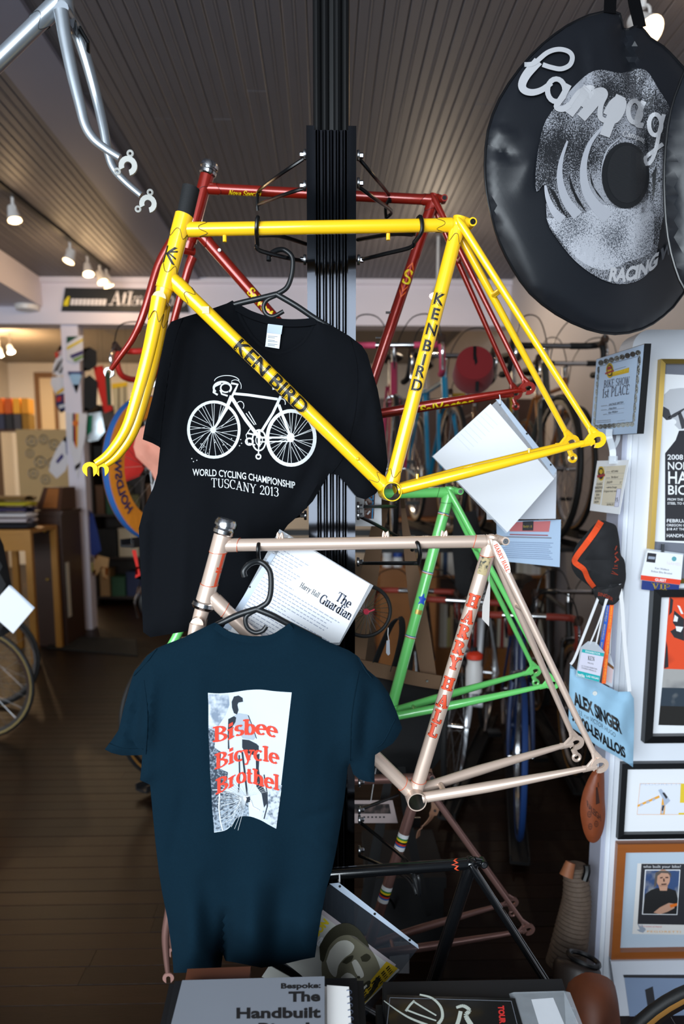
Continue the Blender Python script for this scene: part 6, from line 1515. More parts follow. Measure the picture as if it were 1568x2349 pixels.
mb = MB(); bc.panel(mb, bgo, -1); mb.build('body_front', mat('black_canvas',(20,20,22),.8,bump=.1,bscale=400), t); mb = MB(); bc.panel(mb, bgo, 1); mb.build('body_back', MATS['black_canvas'], t)
MB().ribbon(bez([U(x,y,2.0) for x,y in ((860,1520),(880,1470),(900,1430),(918,1420),(922,1450),(912,1500),(900,1540))],5), .03, .003, (.6,.8,0)).build('black_strap', MATS['black_canvas'], t)
M_WEB = wave_mat('black_webbing',(20,20,22),(12,12,13),240,'Z',.7,bump=.2)
MB().ribbon([U(x,y,2.045) for x,y in ((899,1735),(874,1880),(856,1980),(838,2070),(825,2140))], [.022,.028,.032,.034,.036], .003, sd_).build('webbing_strap', M_WEB, t); MB().torus(U(896,1765,2.03), (0,1,0), .014, .003, 16, 6).build('ring', M_ROD, t)
MB().ribbon(bez([U(x,y,2.045) for x,y in ((918,1735),(932,1860),(950,1960),(968,2040),(984,2100))],4), [.022+.0006*k for k in range(9)]+[.027-.0014*k for k in range(8)], .003, sd_).build('webbing_strap', M_WEB, t); MB().box(U(950,1886,2.03), (.034,.008,.030)).build('buckle', M_ROD, t, smooth=False)
MB().ribbon(bez([U(x,y,Y_) for x,y,Y_ in ((980,1765,2.055),(998,1842,2.0),(990,1872,2.0),(976,1890,2.0),(962,1902,2.0),(958,1920,2.0))],5), .024, .003, [V((1,0,0))]*10+[V((.7,.7,0))]*8+[V((.5,.8,.2))]*8).build('leather_tab', mat('tan_leather',(150,108,84),.6,var=.1,vscale=20), t); MB().lathe(U(997,1860,1.99), (0,-1,0), [(.001,0),(.004,0),(.003,.003),(.001,.003)], 12).build('rivet', M_STEEL, t)
# black trunk on the floor below the frames
p0, p1 = U(842,2115,2.25), U(1010,2115,2.25)
t = thing('luggage_chest', 'low black trunk on the floor behind the black frame', 'trunk', ((p0.x+p1.x)/2, 2.35, 0))
MB().bx(p0.x, p1.x, 2.2, 2.5, 0, .22).build('body', mat('black_trunk_cloth',(18,18,20),.7), t, smooth=False); MB().bx(p0.x-.006, p1.x+.006, 2.19, 2.51, .222, .26).build('lid', MATS['black_trunk_cloth'], t, smooth=False)
MB().tube(bez([U(905,2115,2.23),U(903,2080,2.2),U(890,2062,2.16),U(870,2070,2.14)],5), .004, 8).build('handle_cord', M_ROD, t)

# ================================================================ crates with books at the bottom edge
M_CRB = mat('black_crate', (16,16,18), .5)
def crate(label, x0, x1, y0, y1, corners, drop):
    """open display crate with a sloping shelf under the things it holds"""
    f0, f1, n0, n1 = corners; n = (f1-f0).cross(n0-f0).normalized(); n = n if n.z > 0 else -n
    sl = (f0.z-n0.z)/(f0.y-n0.y); zt = lambda y, o: f0.z+(y-f0.y)*sl-o
    t = thing('display_crate', label, 'crate', ((x0+x1)/2,(y0+y1)/2,0))
    for nm, a, b in (('side_panel',x0,x0+.012),('side_panel',x1-.012,x1)):
        MB().hexa([V((a,y0,0)),V((b,y0,0)),V((b,y1,0)),V((a,y1,0)),V((a,y0,zt(y0,.05))),V((b,y0,zt(y0,.05))),V((b,y1,zt(y1,.085))),V((a,y1,zt(y1,.085)))]).build(nm, M_CRB, t, smooth=False)
    MB().bx(x0+.0125,x1-.0125,y1-.012,y1,0,zt(y1,drop+.02)).build('back_panel', M_CRB, t, smooth=False); MB().bx(x0+.0125,x1-.0125,y0,y0+.012,0,zt(y0,drop+.02)).build('front_panel', M_CRB, t, smooth=False)
    a, b = x0+.0125, x1-.0125; ya, yb2 = y0+.0125, y1-.0125
    MB().hexa([V((a,ya,zt(ya,drop+.012))),V((b,ya,zt(ya,drop+.012))),V((b,yb2,zt(yb2,drop+.012))),V((a,yb2,zt(yb2,drop+.012))),V((a,ya,zt(ya,drop))),V((b,ya,zt(ya,drop))),V((b,yb2,zt(yb2,drop))),V((a,yb2,zt(yb2,drop)))]).build('sloping_shelf', M_CRB, t, smooth=False)
    return t
def slab(name, label, cat, far0, far1, near0, near1, th, m, mpage=None, group=None, inset=.003):
    """a book lying tilted: corners of its top cover"""
    n = (far1-far0).cross(near0-far0).normalized(); n = n if n.z > 0 else -n
    t = thing(name, label, cat, (near0+near1)/2-n*th, group)
    MB().hexa([near0,near1,far1,far0]+[p+n*.0016 for p in (near0,near1,far1,far0)]).build('front_cover', m, t, smooth=False)
    c = (far0+far1+near0+near1)/4; q = [c+(p-c)*.985 for p in (near0,near1,far1,far0)]
    MB().hexa([p-n*(th-.0018) for p in q]+[p-n*.0002 for p in q]).build('pages', mpage or M_WHITE, t, smooth=False)
    MB().hexa([p-n*th for p in (near0,near1,far1,far0)]+[p-n*(th-.0016) for p in (near0,near1,far1,far0)]).build('back_cover', m, t, smooth=False)
    return t, n
zb, yb_ = .715, 1.155
f0, f1 = U(418,2250,1.14), U(744,2241,1.14); dn = V((0,-.245,-.075))
n0, n1 = f0+dn+V((-.016,0,0)), f1+dn+V((.0,0,0))
xa_, xb_ = U(380,2240,1.19).x, U(835,2240,1.19).x
crate('black crate at the bottom edge holding the grey book', xa_, xb_, .84, 1.215, (f0,f1,n0,n1), .066)
M_GBK = mat('grey_book_cloth', (108,112,120), .6, var=.06, vscale=5)
t, n = slab('grey_book', 'grey book with bold black title lying at the bottom edge', 'book', f0, f1, n0, n1, .024, M_GBK)
FBk = Flat(f0+n*.0016, f1+n*.0016, n0+n*.0016); tx = MB()
for s, x0, x1, y, h in (('Bespoke:',643,735,2268,12),('The',662,734,2298,23),('Handbuilt',540,735,2336,24),('Bicycle',590,736,2372,25)): FBk.text(tx, sans(s,.035), (x0,y), (x1,y-1.5), h, .0006)
tx.build('title', M_INK, t, smooth=False)
e = V((0,.012,-.028)); s_, _ = slab('magazine', 'white magazine under the grey book', 'magazine', f0+e+V((.012,0,0)), f1+e+V((.012,0,0)), n0+e, n1+e, .010, mat('cream_cover',(206,200,196),.6))
e = V((-.004,-.03,-.060)); slab('magazine', 'pale pink magazine showing left under the grey book', 'magazine', f0+e, f1+e-V((.03,0,0)), n0+e, n1+e, .010, mat('pinkish_cover',(186,172,172),.6))
e = V((.020,-.003,-.012)); sx_ = f1+V((.004,.0,-.0165)); a_ = sx_; b_ = U(800,2247,1.135)
t, n = slab('spiral_notebook', 'white spiral notebook beside the grey book', 'notebook', a_, V((b_.x,b_.y,a_.z)), a_+dn, V((b_.x+.006,b_.y,a_.z))+dn, .008, mat('white_cover',(214,212,210),.6))
for k in range(22):
    q = V((b_.x-.001,b_.y,a_.z))+dn*((k+.5)/22)+V((.006*(k+.5)/22,0,-.003)); MB().torus(q, dn, .0052, .0009, 10, 5).build('coil', mat('blue_grey_wire',(96,104,124),.35,metal=.6), t)
slab('wooden_board', 'thin brown board behind the grey book', 'board', f0+V((.0,.045,-.012)), f1+V((-.13,.045,-.012)), f0+V((0,.012,-.02)), f1+V((-.13,.012,-.02)), .012, mat('red_brown_wood',(84,46,28),.5), MATS['red_brown_wood'])
# right crate
f0, f1 = U(886,2283,1.20), U(1180,2292,1.20); dn = V((0,-.26,-.08)); n0, n1 = f0+dn, f1+dn+V((.012,0,0))
xa_, xb_ = U(862,2290,1.25).x, U(1300,2290,1.25).x
crate('black crate at the bottom edge holding the black magazine', xa_, xb_, .90, 1.26, (f0,f1,n0,n1), .024)
t, n = slab('black_magazine', 'black magazine with pale drawing and red title at bottom edge', 'magazine', f0, f1, n0, n1, .012, mat('black_gloss_cover',(16,18,18),.25,coat=.5))
FM = Flat(f0+n*.0016, f1+n*.0016, n0+n*.0016)
PGI = mat('pale_green_grey_ink',(176,182,172),.6)
def curve_print(nm, pts, w0, w1):
    q = smooth2(pts,5); n_ = len(q)-1; FM.lines(nm, PGI, [(*q[k],*q[k+1],lerp(w0,w1,k/n_)) for k in range(n_)], t, .0006)
curve_print('rim_drawing', [(962,2282),(990,2290),(1010,2310),(1014,2334),(1004,2350)], 4, 8); curve_print('fork_drawing', [(880,2296),(910,2318),(940,2336),(980,2352)], 2, 6)
curve_print('stay_drawing', [(948,2298),(970,2312),(1000,2330)], 4, 3); curve_print('stay_drawing', [(934,2318),(960,2328),(1000,2342)], 4, 3); curve_print('bridge_drawing', [(930,2320),(940,2306),(950,2296)], 5, 5)
curve_print('lever_drawing', [(1046,2312),(1062,2308),(1076,2318),(1068,2330),(1080,2352)], 6, 12); curve_print('hood_drawing', [(1056,2320),(1052,2338),(1046,2356)], 9, 9)
tx = MB(); FM.text(tx, sans('TOUR',.06), (1142,2308), (1146,2349), 13, .0008, (1,0)); tx.build('red_title', mat('red_title_ink',(190,40,36),.6), t, smooth=False)
FM.lines('border_line', M_GREYINK, [(894,2289,1172,2297,1),(1172,2297,1188,2360,1),(894,2289,886,2360,1)], t, .0006)
q0, q1 = U(1192,2296,1.21), U(1268,2290,1.21)
t, n = slab('bagged_comic', 'striped comic in clear plastic bag beside the black magazine', 'comic', q0, q1, q0+dn+V((.008,0,0)), q1+dn+V((.03,0,0)), .012, mat('white_comic_cover',(196,196,200),.6))
FQ = Flat(q0+n*.002, q1+n*.002, q0+dn+n*.002); FQ.lines('drawing', M_DKINK, [(1190,2316,1210,2316,1.2),(1190,2316,1200,2349,1.2),(1210,2316,1214,2335,1.2),(1196,2326,1200,2330,4),(1206,2326,1210,2330,4),(1204,2340,1210,2349,2)], t)
MB().hexa([p+n*.003 for p in (q0+dn+V((-.01,0,0)), q1+dn+V((.05,0,0)), q1+V((.035,.012,.0)), q0+V((-.02,.015,.0)))]+[p+n*.016 for p in (q0+dn+V((-.01,0,0)), q1+dn+V((.05,0,0)), q1+V((.02,.004,.0)), q0+V((-.01,.008,.0)))]).build('clear_bag', mat('crinkled_film',(220,228,236),.08,alpha=.25,spec=.8,bump=.6,bscale=25), t, smooth=False)
# ================================================================ whole bicycles in the racks behind
M_CHR = mat('chrome', (214,214,216), .12, metal=1.0)
M_BTAPE = mat('black_bar_tape', (20,20,22), .65)
M_SADB = mat('dark_saddle_leather', (34,26,22), .45)
def bicycle(label, front, fwd, col, tape=M_BTAPE, tyre=M_TYRE, wall=M_TAN, cover=None, grp=None, flatbar=False, hood=(60,40,30), rim=None, metal=.1, saddle=M_SADB, sc=1.0, steer=0.0):
    """front: where the front wheel touches the tray; fwd: heading"""
    fwd = V(fwd).normalized(); lf = V((0,0,1)).cross(fwd)
    o = V(front)-fwd*(.58*sc)
    W3 = lambda x, y, z: o+fwd*(x*sc)+lf*(y*sc)+V((0,0,z*sc))
    t = thing('road_bicycle', label, 'bicycle', o, grp)
    MP = paint('bike_paint_%d_%d_%d' % col, col, metal=metal, rough=.3)
    R = .335
    def wh(nm, x, cov):
        c = W3(x,0,R); n = lf
        w = MB().torus(c, n, (R-.013)*sc, .0125*sc, 40, 8).build('%s_wheel' % nm, tyre, t)
        if wall: MB().lathe(c, n, [((R-.014)*sc,.012*sc),((R-.026)*sc,.010*sc),((R-.026)*sc,-.010*sc),((R-.014)*sc,-.012*sc)], 40).build('sidewall', wall, w)
        MB().lathe(c, n, [((R-.026)*sc,-.010*sc),((R-.046)*sc,-.008*sc),((R-.046)*sc,.008*sc),((R-.026)*sc,.010*sc)], 40).build('rim', rim or M_RIM, w)
        MB().lathe(c, n, [(.001,-.05*sc),(.006*sc,-.05*sc),(.006*sc,-.036*sc),(.02*sc,-.034*sc),(.011*sc,-.028*sc),(.011*sc,.028*sc),(.02*sc,.034*sc),(.006*sc,.036*sc),(.006*sc,.05*sc),(.001,.05*sc)], 14).build('hub', M_CHR, w)
        sp = MB(); u = V((0,0,1)); v = n.cross(u)
        for k in range(24):
            a = 2*PI*k/24; s = 1 if k % 2 else -1
            sp.tube([c+n*(s*.03*sc)+(u*math.cos(a+.8*(1 if k%4<2 else -1))+v*math.sin(a+.8*(1 if k%4<2 else -1)))*.018*sc, c+(u*math.cos(a)+v*math.sin(a))*(R-.045)*sc], .0011, 3, cap=False)
        tag(sp.build('spokes', M_STEEL, w), kind='stuff')
        return c
    ax_r = wh('rear', -.41, None); ax_f = wh('front', .58, cover)
    T = lambda nm, a, b, r, r2=None, m=None: MB().tube([W3(*a), W3(*b)], [r*sc, (r2 or r)*sc], 12).build(nm, m or MP, t)
    T('seat_tube', (0,0,.27), (-.165,0,.80), .0145); T('down_tube', (0,0,.27), (.405,0,.68), .0145); T('top_tube', (-.155,0,.785), (.37,0,.79), .013)
    T('head_tube', (.42,0,.66), (.362,0,.835), .018); T('seat_post', (-.165,0,.80), (-.20,0,.93), .0125, m=M_CHR)
    for s in (-1,1):
        T('chain_stay', (-.02,s*.02,.27), (-.41,s*.06,R), .010,.007); T('seat_stay', (-.16,s*.02,.785), (-.41,s*.06,R), .0075,.006)
        pp = bez([W3(.425,s*.035,.645), W3(.47,s*.045,.53), W3(.53,s*.05,.40), W3(.58,s*.05,R)],4); MB().tube(pp, [lerp(.013,.007,i/12)*sc for i in range(13)], 10).build('fork_blade', MP, t)
    MB().tube([W3(.425,-.04,.65), W3(.425,.04,.65)], .012*sc, 10).build('fork_crown', MP, t)
    MB().tube([W3(0,-.035,.27), W3(0,.035,.27)], .02*sc, 14).build('bottom_bracket', MP, t)
    cr = MB().lathe(W3(0,-.05,.27), lf, [(.001,0),(.085*sc,0),(.09*sc,.002),(.085*sc,.004),(.001,.004)], 28).build('chainring', M_CHR, t)
    for s in (-1,1):
        T('crank', (0,s*.058,.27), (.12*s,s*.065,.27-.11*s), .009, .007, M_CHR); MB().box(W3(.12*s,s*.11,.16 if s>0 else .38), (.07*sc,.07*sc,.02*sc)).build('pedal', M_ROD, t, smooth=False)
    sd = MB(); pts = [W3(-.33,0,.955),W3(-.28,0,.962),W3(-.20,0,.96),W3(-.10,0,.955),W3(-.05,0,.945)]; sd.tube(bez(pts,3), [ .045*sc,.07*sc,.075*sc,.074*sc,.066*sc,.056*sc,.046*sc,.036*sc,.028*sc,.022*sc,.020*sc,.018*sc,.012*sc], 14, flat=.36, fdir=(0,0,1)); sd.build('saddle', saddle, t)
    T('stem', (.362,0,.835), (.352,0,.90), .012, m=M_CHR); T('stem_extension', (.352,0,.90), (.45,0,.905), .012, m=M_CHR)
    if flatbar:
        MB().tube(bez([W3(.42,-.3,.93),W3(.45,-.1,.905),W3(.45,.1,.905),W3(.42,.3,.93)],5), .012*sc, 10).build('handlebar', M_CHR, t)
        for s in (-1,1): T('grip', (.43,s*.2,.918), (.42,s*.31,.932), .017, m=tape)
    else:
        MB().tube([W3(.45,-.09,.905), W3(.45,.09,.905)], .0125*sc, 10).build('handlebar', M_CHR, t)
        for s in (-1,1):
            pts = bez([W3(.45,s*.09,.905),W3(.455,s*.17,.905),W3(.48,s*.20,.904),W3(.54,s*.205,.895),W3(.56,s*.21,.85),W3(.53,s*.215,.79),W3(.46,s*.22,.775),W3(.41,s*.22,.778)],5); MB().tube(pts, .0150*sc, 10).build('bar_tape', tape, t)
            h = MB().tube([W3(.535,s*.205,.89), W3(.575,s*.207,.92), W3(.585,s*.207,.90)], [.016*sc,.018*sc,.010*sc], 10).build('brake_hood', mat('hood_%d_%d_%d' % hood, hood, .6), t)
            MB().tube(bez([W3(.58,s*.207,.905), W3(.605,s*.208,.86), W3(.59,s*.210,.80), W3(.585,s*.212,.775)],4), .0062*sc, 8).build('brake_lever', M_CHR, t)
            MB().tube(bez([W3(.58,s*.205,.92), W3(.57,s*.17,1.01), W3(.50,s*.08,1.02), W3(.44,s*.02,.93), W3(.43,0,.80)],5), .0028*sc, 6).build('brake_cable', M_ROD, t)
    MB().tube(bez([W3(.45,-.035,.62), W3(.47,-.03,.665), W3(.47,.03,.665), W3(.45,.035,.62)],4), .007*sc, 8).build('brake_caliper', M_CHR, t)
    if cover:
        mo, mb_ = cover; c = W3(.58,0,R)
        cv = MB().lathe(c, lf, [((R+.004)*sc,-.020*sc),((R-.10)*sc,-.026*sc),((R-.10)*sc,-.024*sc),((R+.000)*sc,-.016*sc)], 48); cv.lathe(c, lf, [((R+.004)*sc,.020*sc),((R-.10)*sc,.026*sc),((R-.10)*sc,.024*sc),((R+.000)*sc,.016*sc)], 48)
        for nm, sg in (('tyre_cover_side',-1),('tyre_cover_side',1)):
            MB().lathe(c, lf*sg, [((R+.000)*sc,.018*sc),((R-.03)*sc,.023*sc),((R-.095)*sc,.026*sc),((R-.100)*sc,.022*sc)], 64).build(nm, mo, t)
        MB().lathe(c, lf, [((R-.004)*sc,-.019*sc),((R+.005)*sc,-.010*sc),((R+.006)*sc,0),((R+.005)*sc,.010*sc),((R-.004)*sc,.019*sc)], 64).build('tyre_cover_band', mb_, t)
    return t, W3, lf
UPZ = 1.235
G1, G2 = 'bicycles on the upper rack', 'bicycles on the lower rack'
def front_at(px, py, Y, z): p = U(px, py, Y); return V((p.x, p.y, z))
M_ORC = mat('orange_cover_cloth', (236,140,28), .8, var=.12, vscale=20, bump=.4, bscale=50); M_BLC = mat('blue_cover_cloth', (30,84,150), .8)
M_REDT = mat('red_bar_tape', (190,36,26), .6); M_PINKT = mat('pink_bar_tape', (206,70,104), .6); M_RUST = mat('rust_bar_tape', (150,52,38), .6)
tr1, W1, lf1 = bicycle('red bicycle with orange tyre cover on upper rack left of the shirts', V((PX(352,3.55,1065),3.55,UPZ)), (-.42,-.9,0), (176,34,26), tape=M_REDT, cover=(M_ORC,M_BLC), grp=G1, steer=0)
# lettering round the cover
c = W1(.58,0,.335); side = -lf1 if (-lf1).dot(EYEP-c) > 0 else lf1
uz = V((0,0,1)); ux_ = uz.cross(side)
if ux_.dot(C_RIGHT) < 0: ux_ = -ux_
def ring_text(txt, a0, a1, rad, h, m, nm):
    g = sans(txt, .03); tx = MB()
    def fn(x, y):
        a = math.radians(lerp(a0,a1,x/g[2])); r = rad+(y-.5)*h; s = 1 if True else -1
        return c+(ux_*math.cos(a)+uz*math.sin(a))*r+side*.0300
    put_text(tx, g, fn, .5); tx.build(nm, m, tr1, smooth=False)
M_NAVY = mat('navy_ink', (30,36,90), .7)
ring_text('HOLDSWORTHY', 222, 132, .285, -.045, M_NAVY, 'cover_word'); ring_text('Holdsworthy', 240, 285, .285, .04, M_NAVY, 'cover_script')
bicycle('silver bicycle with pink bar tape on upper rack beside the post', V((PX(905,3.4,1000),3.4,UPZ)), (-.06,-1,0), (150,40,70), tape=M_PINKT, grp=G1, wall=M_TAN)
bicycle('teal bicycle with black bars on the upper rack', V((PX(1036,3.7,1000),3.7,UPZ)), (.05,-1,0), (20,130,170), grp=G1)
bicycle('brown bicycle on upper rack between the teal and chrome-barred ones', V((PX(1102,4.05,1000),4.05,UPZ)), (.0,-1,0), (92,54,30), grp=G1, tape=mat('yellow_bar_tape',(190,150,30),.6), sc=.82)
bicycle('grey bicycle with chrome stem and black drops at the right end of upper rack', V((PX(1276,3.40,1000),3.40,UPZ)), (.02,-1,0), (70,70,66), grp=G1, wall=None)
bicycle('orange bicycle behind the grey one on the upper rack', V((PX(1318,3.95,1000),3.95,UPZ)), (.0,-1,0), (170,100,30), grp=G1)
bicycle('black bicycle on the lower rack with tan tyres left of the shirts', V((PX(400,3.55,1790),3.55,.05)), (-.55,-.83,0), (22,22,24), grp=G2)
bicycle('dark bicycle on the lower rack behind the canvas straps', V((PX(945,3.55,1700),3.55,.05)), (-.2,-1,0), (40,36,40), grp=G2, tape=M_RUST)
bicycle('white bicycle with red bar tape on the lower rack', V((PX(1045,3.25,1800),3.25,.05)), (-.35,-.93,0), (214,216,222), tape=M_RUST, grp=G2, wall=None)
bicycle('blue-tyred bicycle with rust bar tape on the lower rack', V((PX(1190,2.88,1830),2.88,.05)), (-.22,-.97,0), (30,50,90), tape=M_RUST, tyre=mat('blue_tyre',(22,60,120),.6), wall=None, grp=G2)
bicycle('black bicycle with chrome bars at the right end of lower rack', V((PX(1310,3.5,1750),3.5,.05)), (-.1,-.99,0), (36,34,34), tape=M_BTAPE, grp=G2)
# racks
M_RACK = mat('black_rack_steel', (26,26,27), .5)
def rack(label, xs, ys, tiers):
    t = thing('bicycle_rack', label, 'bicycle rack', ((xs[0]+xs[-1])/2, 4.0, 0))
    for x in (xs[0]-.18, xs[-1]+.18):
        for y in ys: MB().bx(x-.02, x+.02, y-.02, y+.02, 0, UPZ-.05).build('upright', M_RACK, t, smooth=False)
    for z in (UPZ-.05,):
        for y in ys: MB().bx(xs[0]-.2, xs[-1]+.2, y-.02, y+.02, z-.04, z).build('rail', M_RACK, t, smooth=False)
    for (x, y, fx, z) in tiers:
        d = V(fx).normalized(); a = V((x,y,z-.012))+d*.22; b = a-d*1.45
        MB().bar(a, b, .07, .012).build('tray_floor', M_RACK, t, smooth=False)
        r = d.cross(V((0,0,1)))
        for s in (-1,1): MB().bar(a+r*(.036*s)+V((0,0,.014)), b+r*(.036*s)+V((0,0,.014)), .006, .034).build('tray_side', M_RACK, t, smooth=False)
    return t
pxs = lambda px, Y: PX(px, Y, 1000)
rack('black two tier bicycle rack left of the display post', [pxs(435,3.75), pxs(650,3.75)], (4.15,4.78), [(pxs(352,3.55),3.55,(-.42,-.9,0),UPZ-.004), (PX(400,3.55,1790),3.55,(-.55,-.83,0),.046)])
rack('black two tier bicycle rack right of the display post', [pxs(880,3.6), pxs(1330,3.8)], (3.75,4.75), [(pxs(905,3.4),3.4,(-.06,-1,0),UPZ-.004),(pxs(1036,3.7),3.7,(.05,-1,0),UPZ-.004),(pxs(1102,4.05),4.05,(.0,-1,0),UPZ-.004),(pxs(1276,3.40),3.40,(.02,-1,0),UPZ-.004),(pxs(1318,3.95),3.95,(0,-1,0),UPZ-.004),
      (PX(945,3.55,1700),3.55,(-.2,-1,0),.046),(PX(1045,3.25,1800),3.25,(-.35,-.93,0),.046),(PX(1190,2.88,1830),2.88,(-.22,-.97,0),.046),(PX(1310,3.5,1750),3.5,(-.1,-.99,0),.046)])
# ---- fez
c = U(1088,832,3.05); ax = V((-.12,-.80,.28)).normalized()
t = thing('fez_hat', 'dark red fez with black tassel among the upper bicycles', 'hat', c-ax*.11)
MB().lathe(c-ax*.11, ax, [(.001,0),(.086,0),(.084,.02),(.074,.11),(.072,.112),(.001,.113)], 36).build('crown', mat('fez_felt',(128,24,30),.95,sheen=.2), t)
uf = V((0,0,1))-ax*ax.z; uf.normalize()
MB().ribbon([c+ax*.004+uf*.012, c+ax*.006+uf*.05, c+ax*.004+uf*.070], .012, .003, uf.cross(ax)).build('tassel_knot', M_ROD, t)
MB().ribbon([c+ax*.005+uf*.03, c+ax*.010+V((.012,0,-.03)), c+ax*.012+V((.012,0,-.12))], [.012,.012,.014], .004, (1,0,0)).build('tassel', M_ROD, t)
# ---- red bottle cap on the white bicycle, black garment
c = U(1088,1502,3.0); t = thing('water_bottle', 'white bottle with orange red cap on white bicycle', 'bottle', c-V((0,0,.16)))
MB().lathe(c-V((0,0,.16)), (0,0,1), [(.001,0),(.035,0),(.036,.10),(.030,.12),(.030,.14),(.001,.14)], 20).build('body', M_LAMPW, t); MB().lathe(c-V((0,0,.018)), (0,0,1), [(.030,0),(.034,.003),(.034,.022),(.016,.034),(.001,.035)], 20).build('cap', mat('orange_red_cap',(228,62,34),.45), t); MB().lathe(c+V((0,0,.018)), (0,0,1), [(.012,0),(.012,.014),(.001,.015)], 14).build('nozzle', M_ROD, t)
go = dense([(1040,1180),(1092,1170),(1108,1250),(1102,1360),(1085,1368),(1058,1368),(1044,1345),(1036,1250)],14); gc = Cloth(go, 3.35, [(1060,1200,1062,1360,.02,14),(1085,1190,1082,1360,-.02,12)], [], puff=.03, step=16, edge=30)
t = thing('black_garment', 'black cloth garment hanging behind the champagne seat tube', 'garment', U(1070,1370,3.35)); mb = MB(); gc.panel(mb, go, -1); mb.build('front', MATS['black_canvas'], t); mb = MB(); gc.panel(mb, go, 1); mb.build('back', MATS['black_canvas'], t)
# ---- bookcase and counter behind the bicycles
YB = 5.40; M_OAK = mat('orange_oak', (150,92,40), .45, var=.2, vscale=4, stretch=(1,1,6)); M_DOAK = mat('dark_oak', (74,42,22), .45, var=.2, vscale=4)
bx0, bx1 = PX(868,YB,1400), XR-.06
t = thing('bookcase', 'long orange oak bookcase behind the racked bicycles', 'bookcase', ((bx0+bx1)/2, YB+.2, 0))
z1, z2, z3 = PZ(1486,YB,1200), PZ(1320,YB,1200), PZ(1190,YB,1200)
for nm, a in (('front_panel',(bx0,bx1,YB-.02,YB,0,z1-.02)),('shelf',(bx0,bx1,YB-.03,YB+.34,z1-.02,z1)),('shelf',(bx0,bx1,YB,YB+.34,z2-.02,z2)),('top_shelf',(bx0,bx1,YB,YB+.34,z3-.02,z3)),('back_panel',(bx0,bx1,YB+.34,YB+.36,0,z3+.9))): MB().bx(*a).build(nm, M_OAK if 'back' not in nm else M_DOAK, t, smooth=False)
for x in (bx0, (bx0*2+bx1)/3, (bx0+bx1*2)/3, bx1-.02): MB().bx(x, x+.02, YB+.002, YB+.338, z1, z3-.02).build('divider', M_OAK, t, smooth=False)
bkm = [mat('book_%d' % i, c, .7) for i, c in enumerate(((226,220,208),(206,198,180),(232,228,222),(190,182,168),(200,190,120),(60,50,46),(150,40,34),(40,60,90),(214,206,196),(180,150,110)))]
rn = random.Random(9); ttl = ('cream','ivory','white','grey','yellow','black','red','navy','pale','tan')
shelfnames = {0:'lower shelf of the bookcase',1:'upper shelf of the bookcase'}
def ordinal(n):
    ones = ('zeroth','first','second','third','fourth','fifth','sixth','seventh','eighth','ninth','tenth','eleventh','twelfth','thirteenth','fourteenth','fifteenth','sixteenth','seventeenth','eighteenth','nineteenth')
    if n < 20: return ones[n]
    tens = ('','','twenty','thirty','forty','fifty','sixty','seventy','eighty'); return tens[n//10]+('-'+ones[n%10] if n%10 else 'th').replace('-zeroth','') if n%10 else tens[n//10][:-1]+'ieth'
for sh_, zs, hmax in ((0, z1+.0006, z2-z1-.05), (1, z2+.0006, z3-z2-.05)):
    x = bx0+.24; nb = 0
    while x < bx1-.05:
        w = rn.uniform(.018,.045); h = rn.uniform(.6,.98)*min(hmax,.36); k = rn.choice((0,1,2,3,8,0,2,4,5,6,7,9,5,2))
        if any(x+w > dv-.003 and x < dv+.023 for dv in ((bx0*2+bx1)/3, (bx0+bx1*2)/3)): x += .012; continue
        d = rn.uniform(.15,.20)
        nb += 1; b = thing('shelf_book', '%s spined book, %s from the left on the %s' % (ttl[k], ordinal(nb), shelfnames[sh_]), 'book', (x+w/2, YB+.03+d/2, zs), 'books in the bookcase')
        MB().bx(x, x+w, YB+.03, YB+.032, zs, zs+h).build('spine', bkm[k], b, smooth=False)
        MB().bx(x, x+.002, YB+.0322, YB+.03+d, zs, zs+h).build('cover', bkm[k], b, smooth=False); MB().bx(x+w-.002, x+w, YB+.0322, YB+.03+d, zs, zs+h).build('cover', bkm[k], b, smooth=False)
        MB().bx(x+.0022, x+w-.0022, YB+.0324, YB+.028+d, zs+.003, zs+h-.003).build('pages', bkm[0], b, smooth=False)
        x += w+rn.uniform(.0015,.004); 
        if rn.random() < .04: x += .07
# tall cabinet with jars near the straps
cx0, cx1 = PX(872,5.05,1400), PX(1000,5.05,1400); cz = PZ(1302,5.05,930)
t = thing('oak_cabinet', 'orange oak cabinet behind the canvas straps', 'cabinet', ((cx0+cx1)/2, 5.2, 0)); 
MB().bx(cx0, cx1, 5.06, 5.34, 0, cz-.02).build('body', M_OAK, t, smooth=False); MB().bx(cx0-.01, cx1+.01, 5.04, 5.35, cz-.0195, cz).build('top', M_OAK, t, smooth=False)
for i, (px, c, nm) in enumerate(((888,(220,220,222),'white'),(912,(30,70,150),'blue'))):
    x = PX(px,5.10,1290); t = thing('paint_jar', '%s lidded jar on the oak cabinet' % nm, 'jar', (x,5.10,cz), 'jars on the oak cabinet'); MB().lathe((x,5.10,cz), (0,0,1), [(.001,0),(.034,0),(.034,.06),(.028,.07),(.001,.07)], 18).build('body', M_LAMPW, t); MB().lathe((x,5.10,cz+.0705), (0,0,1), [(.001,0),(.033,0),(.033,.03),(.001,.03)], 18).build('lid', mat('jar_lid_%d' % i, c, .5), t)

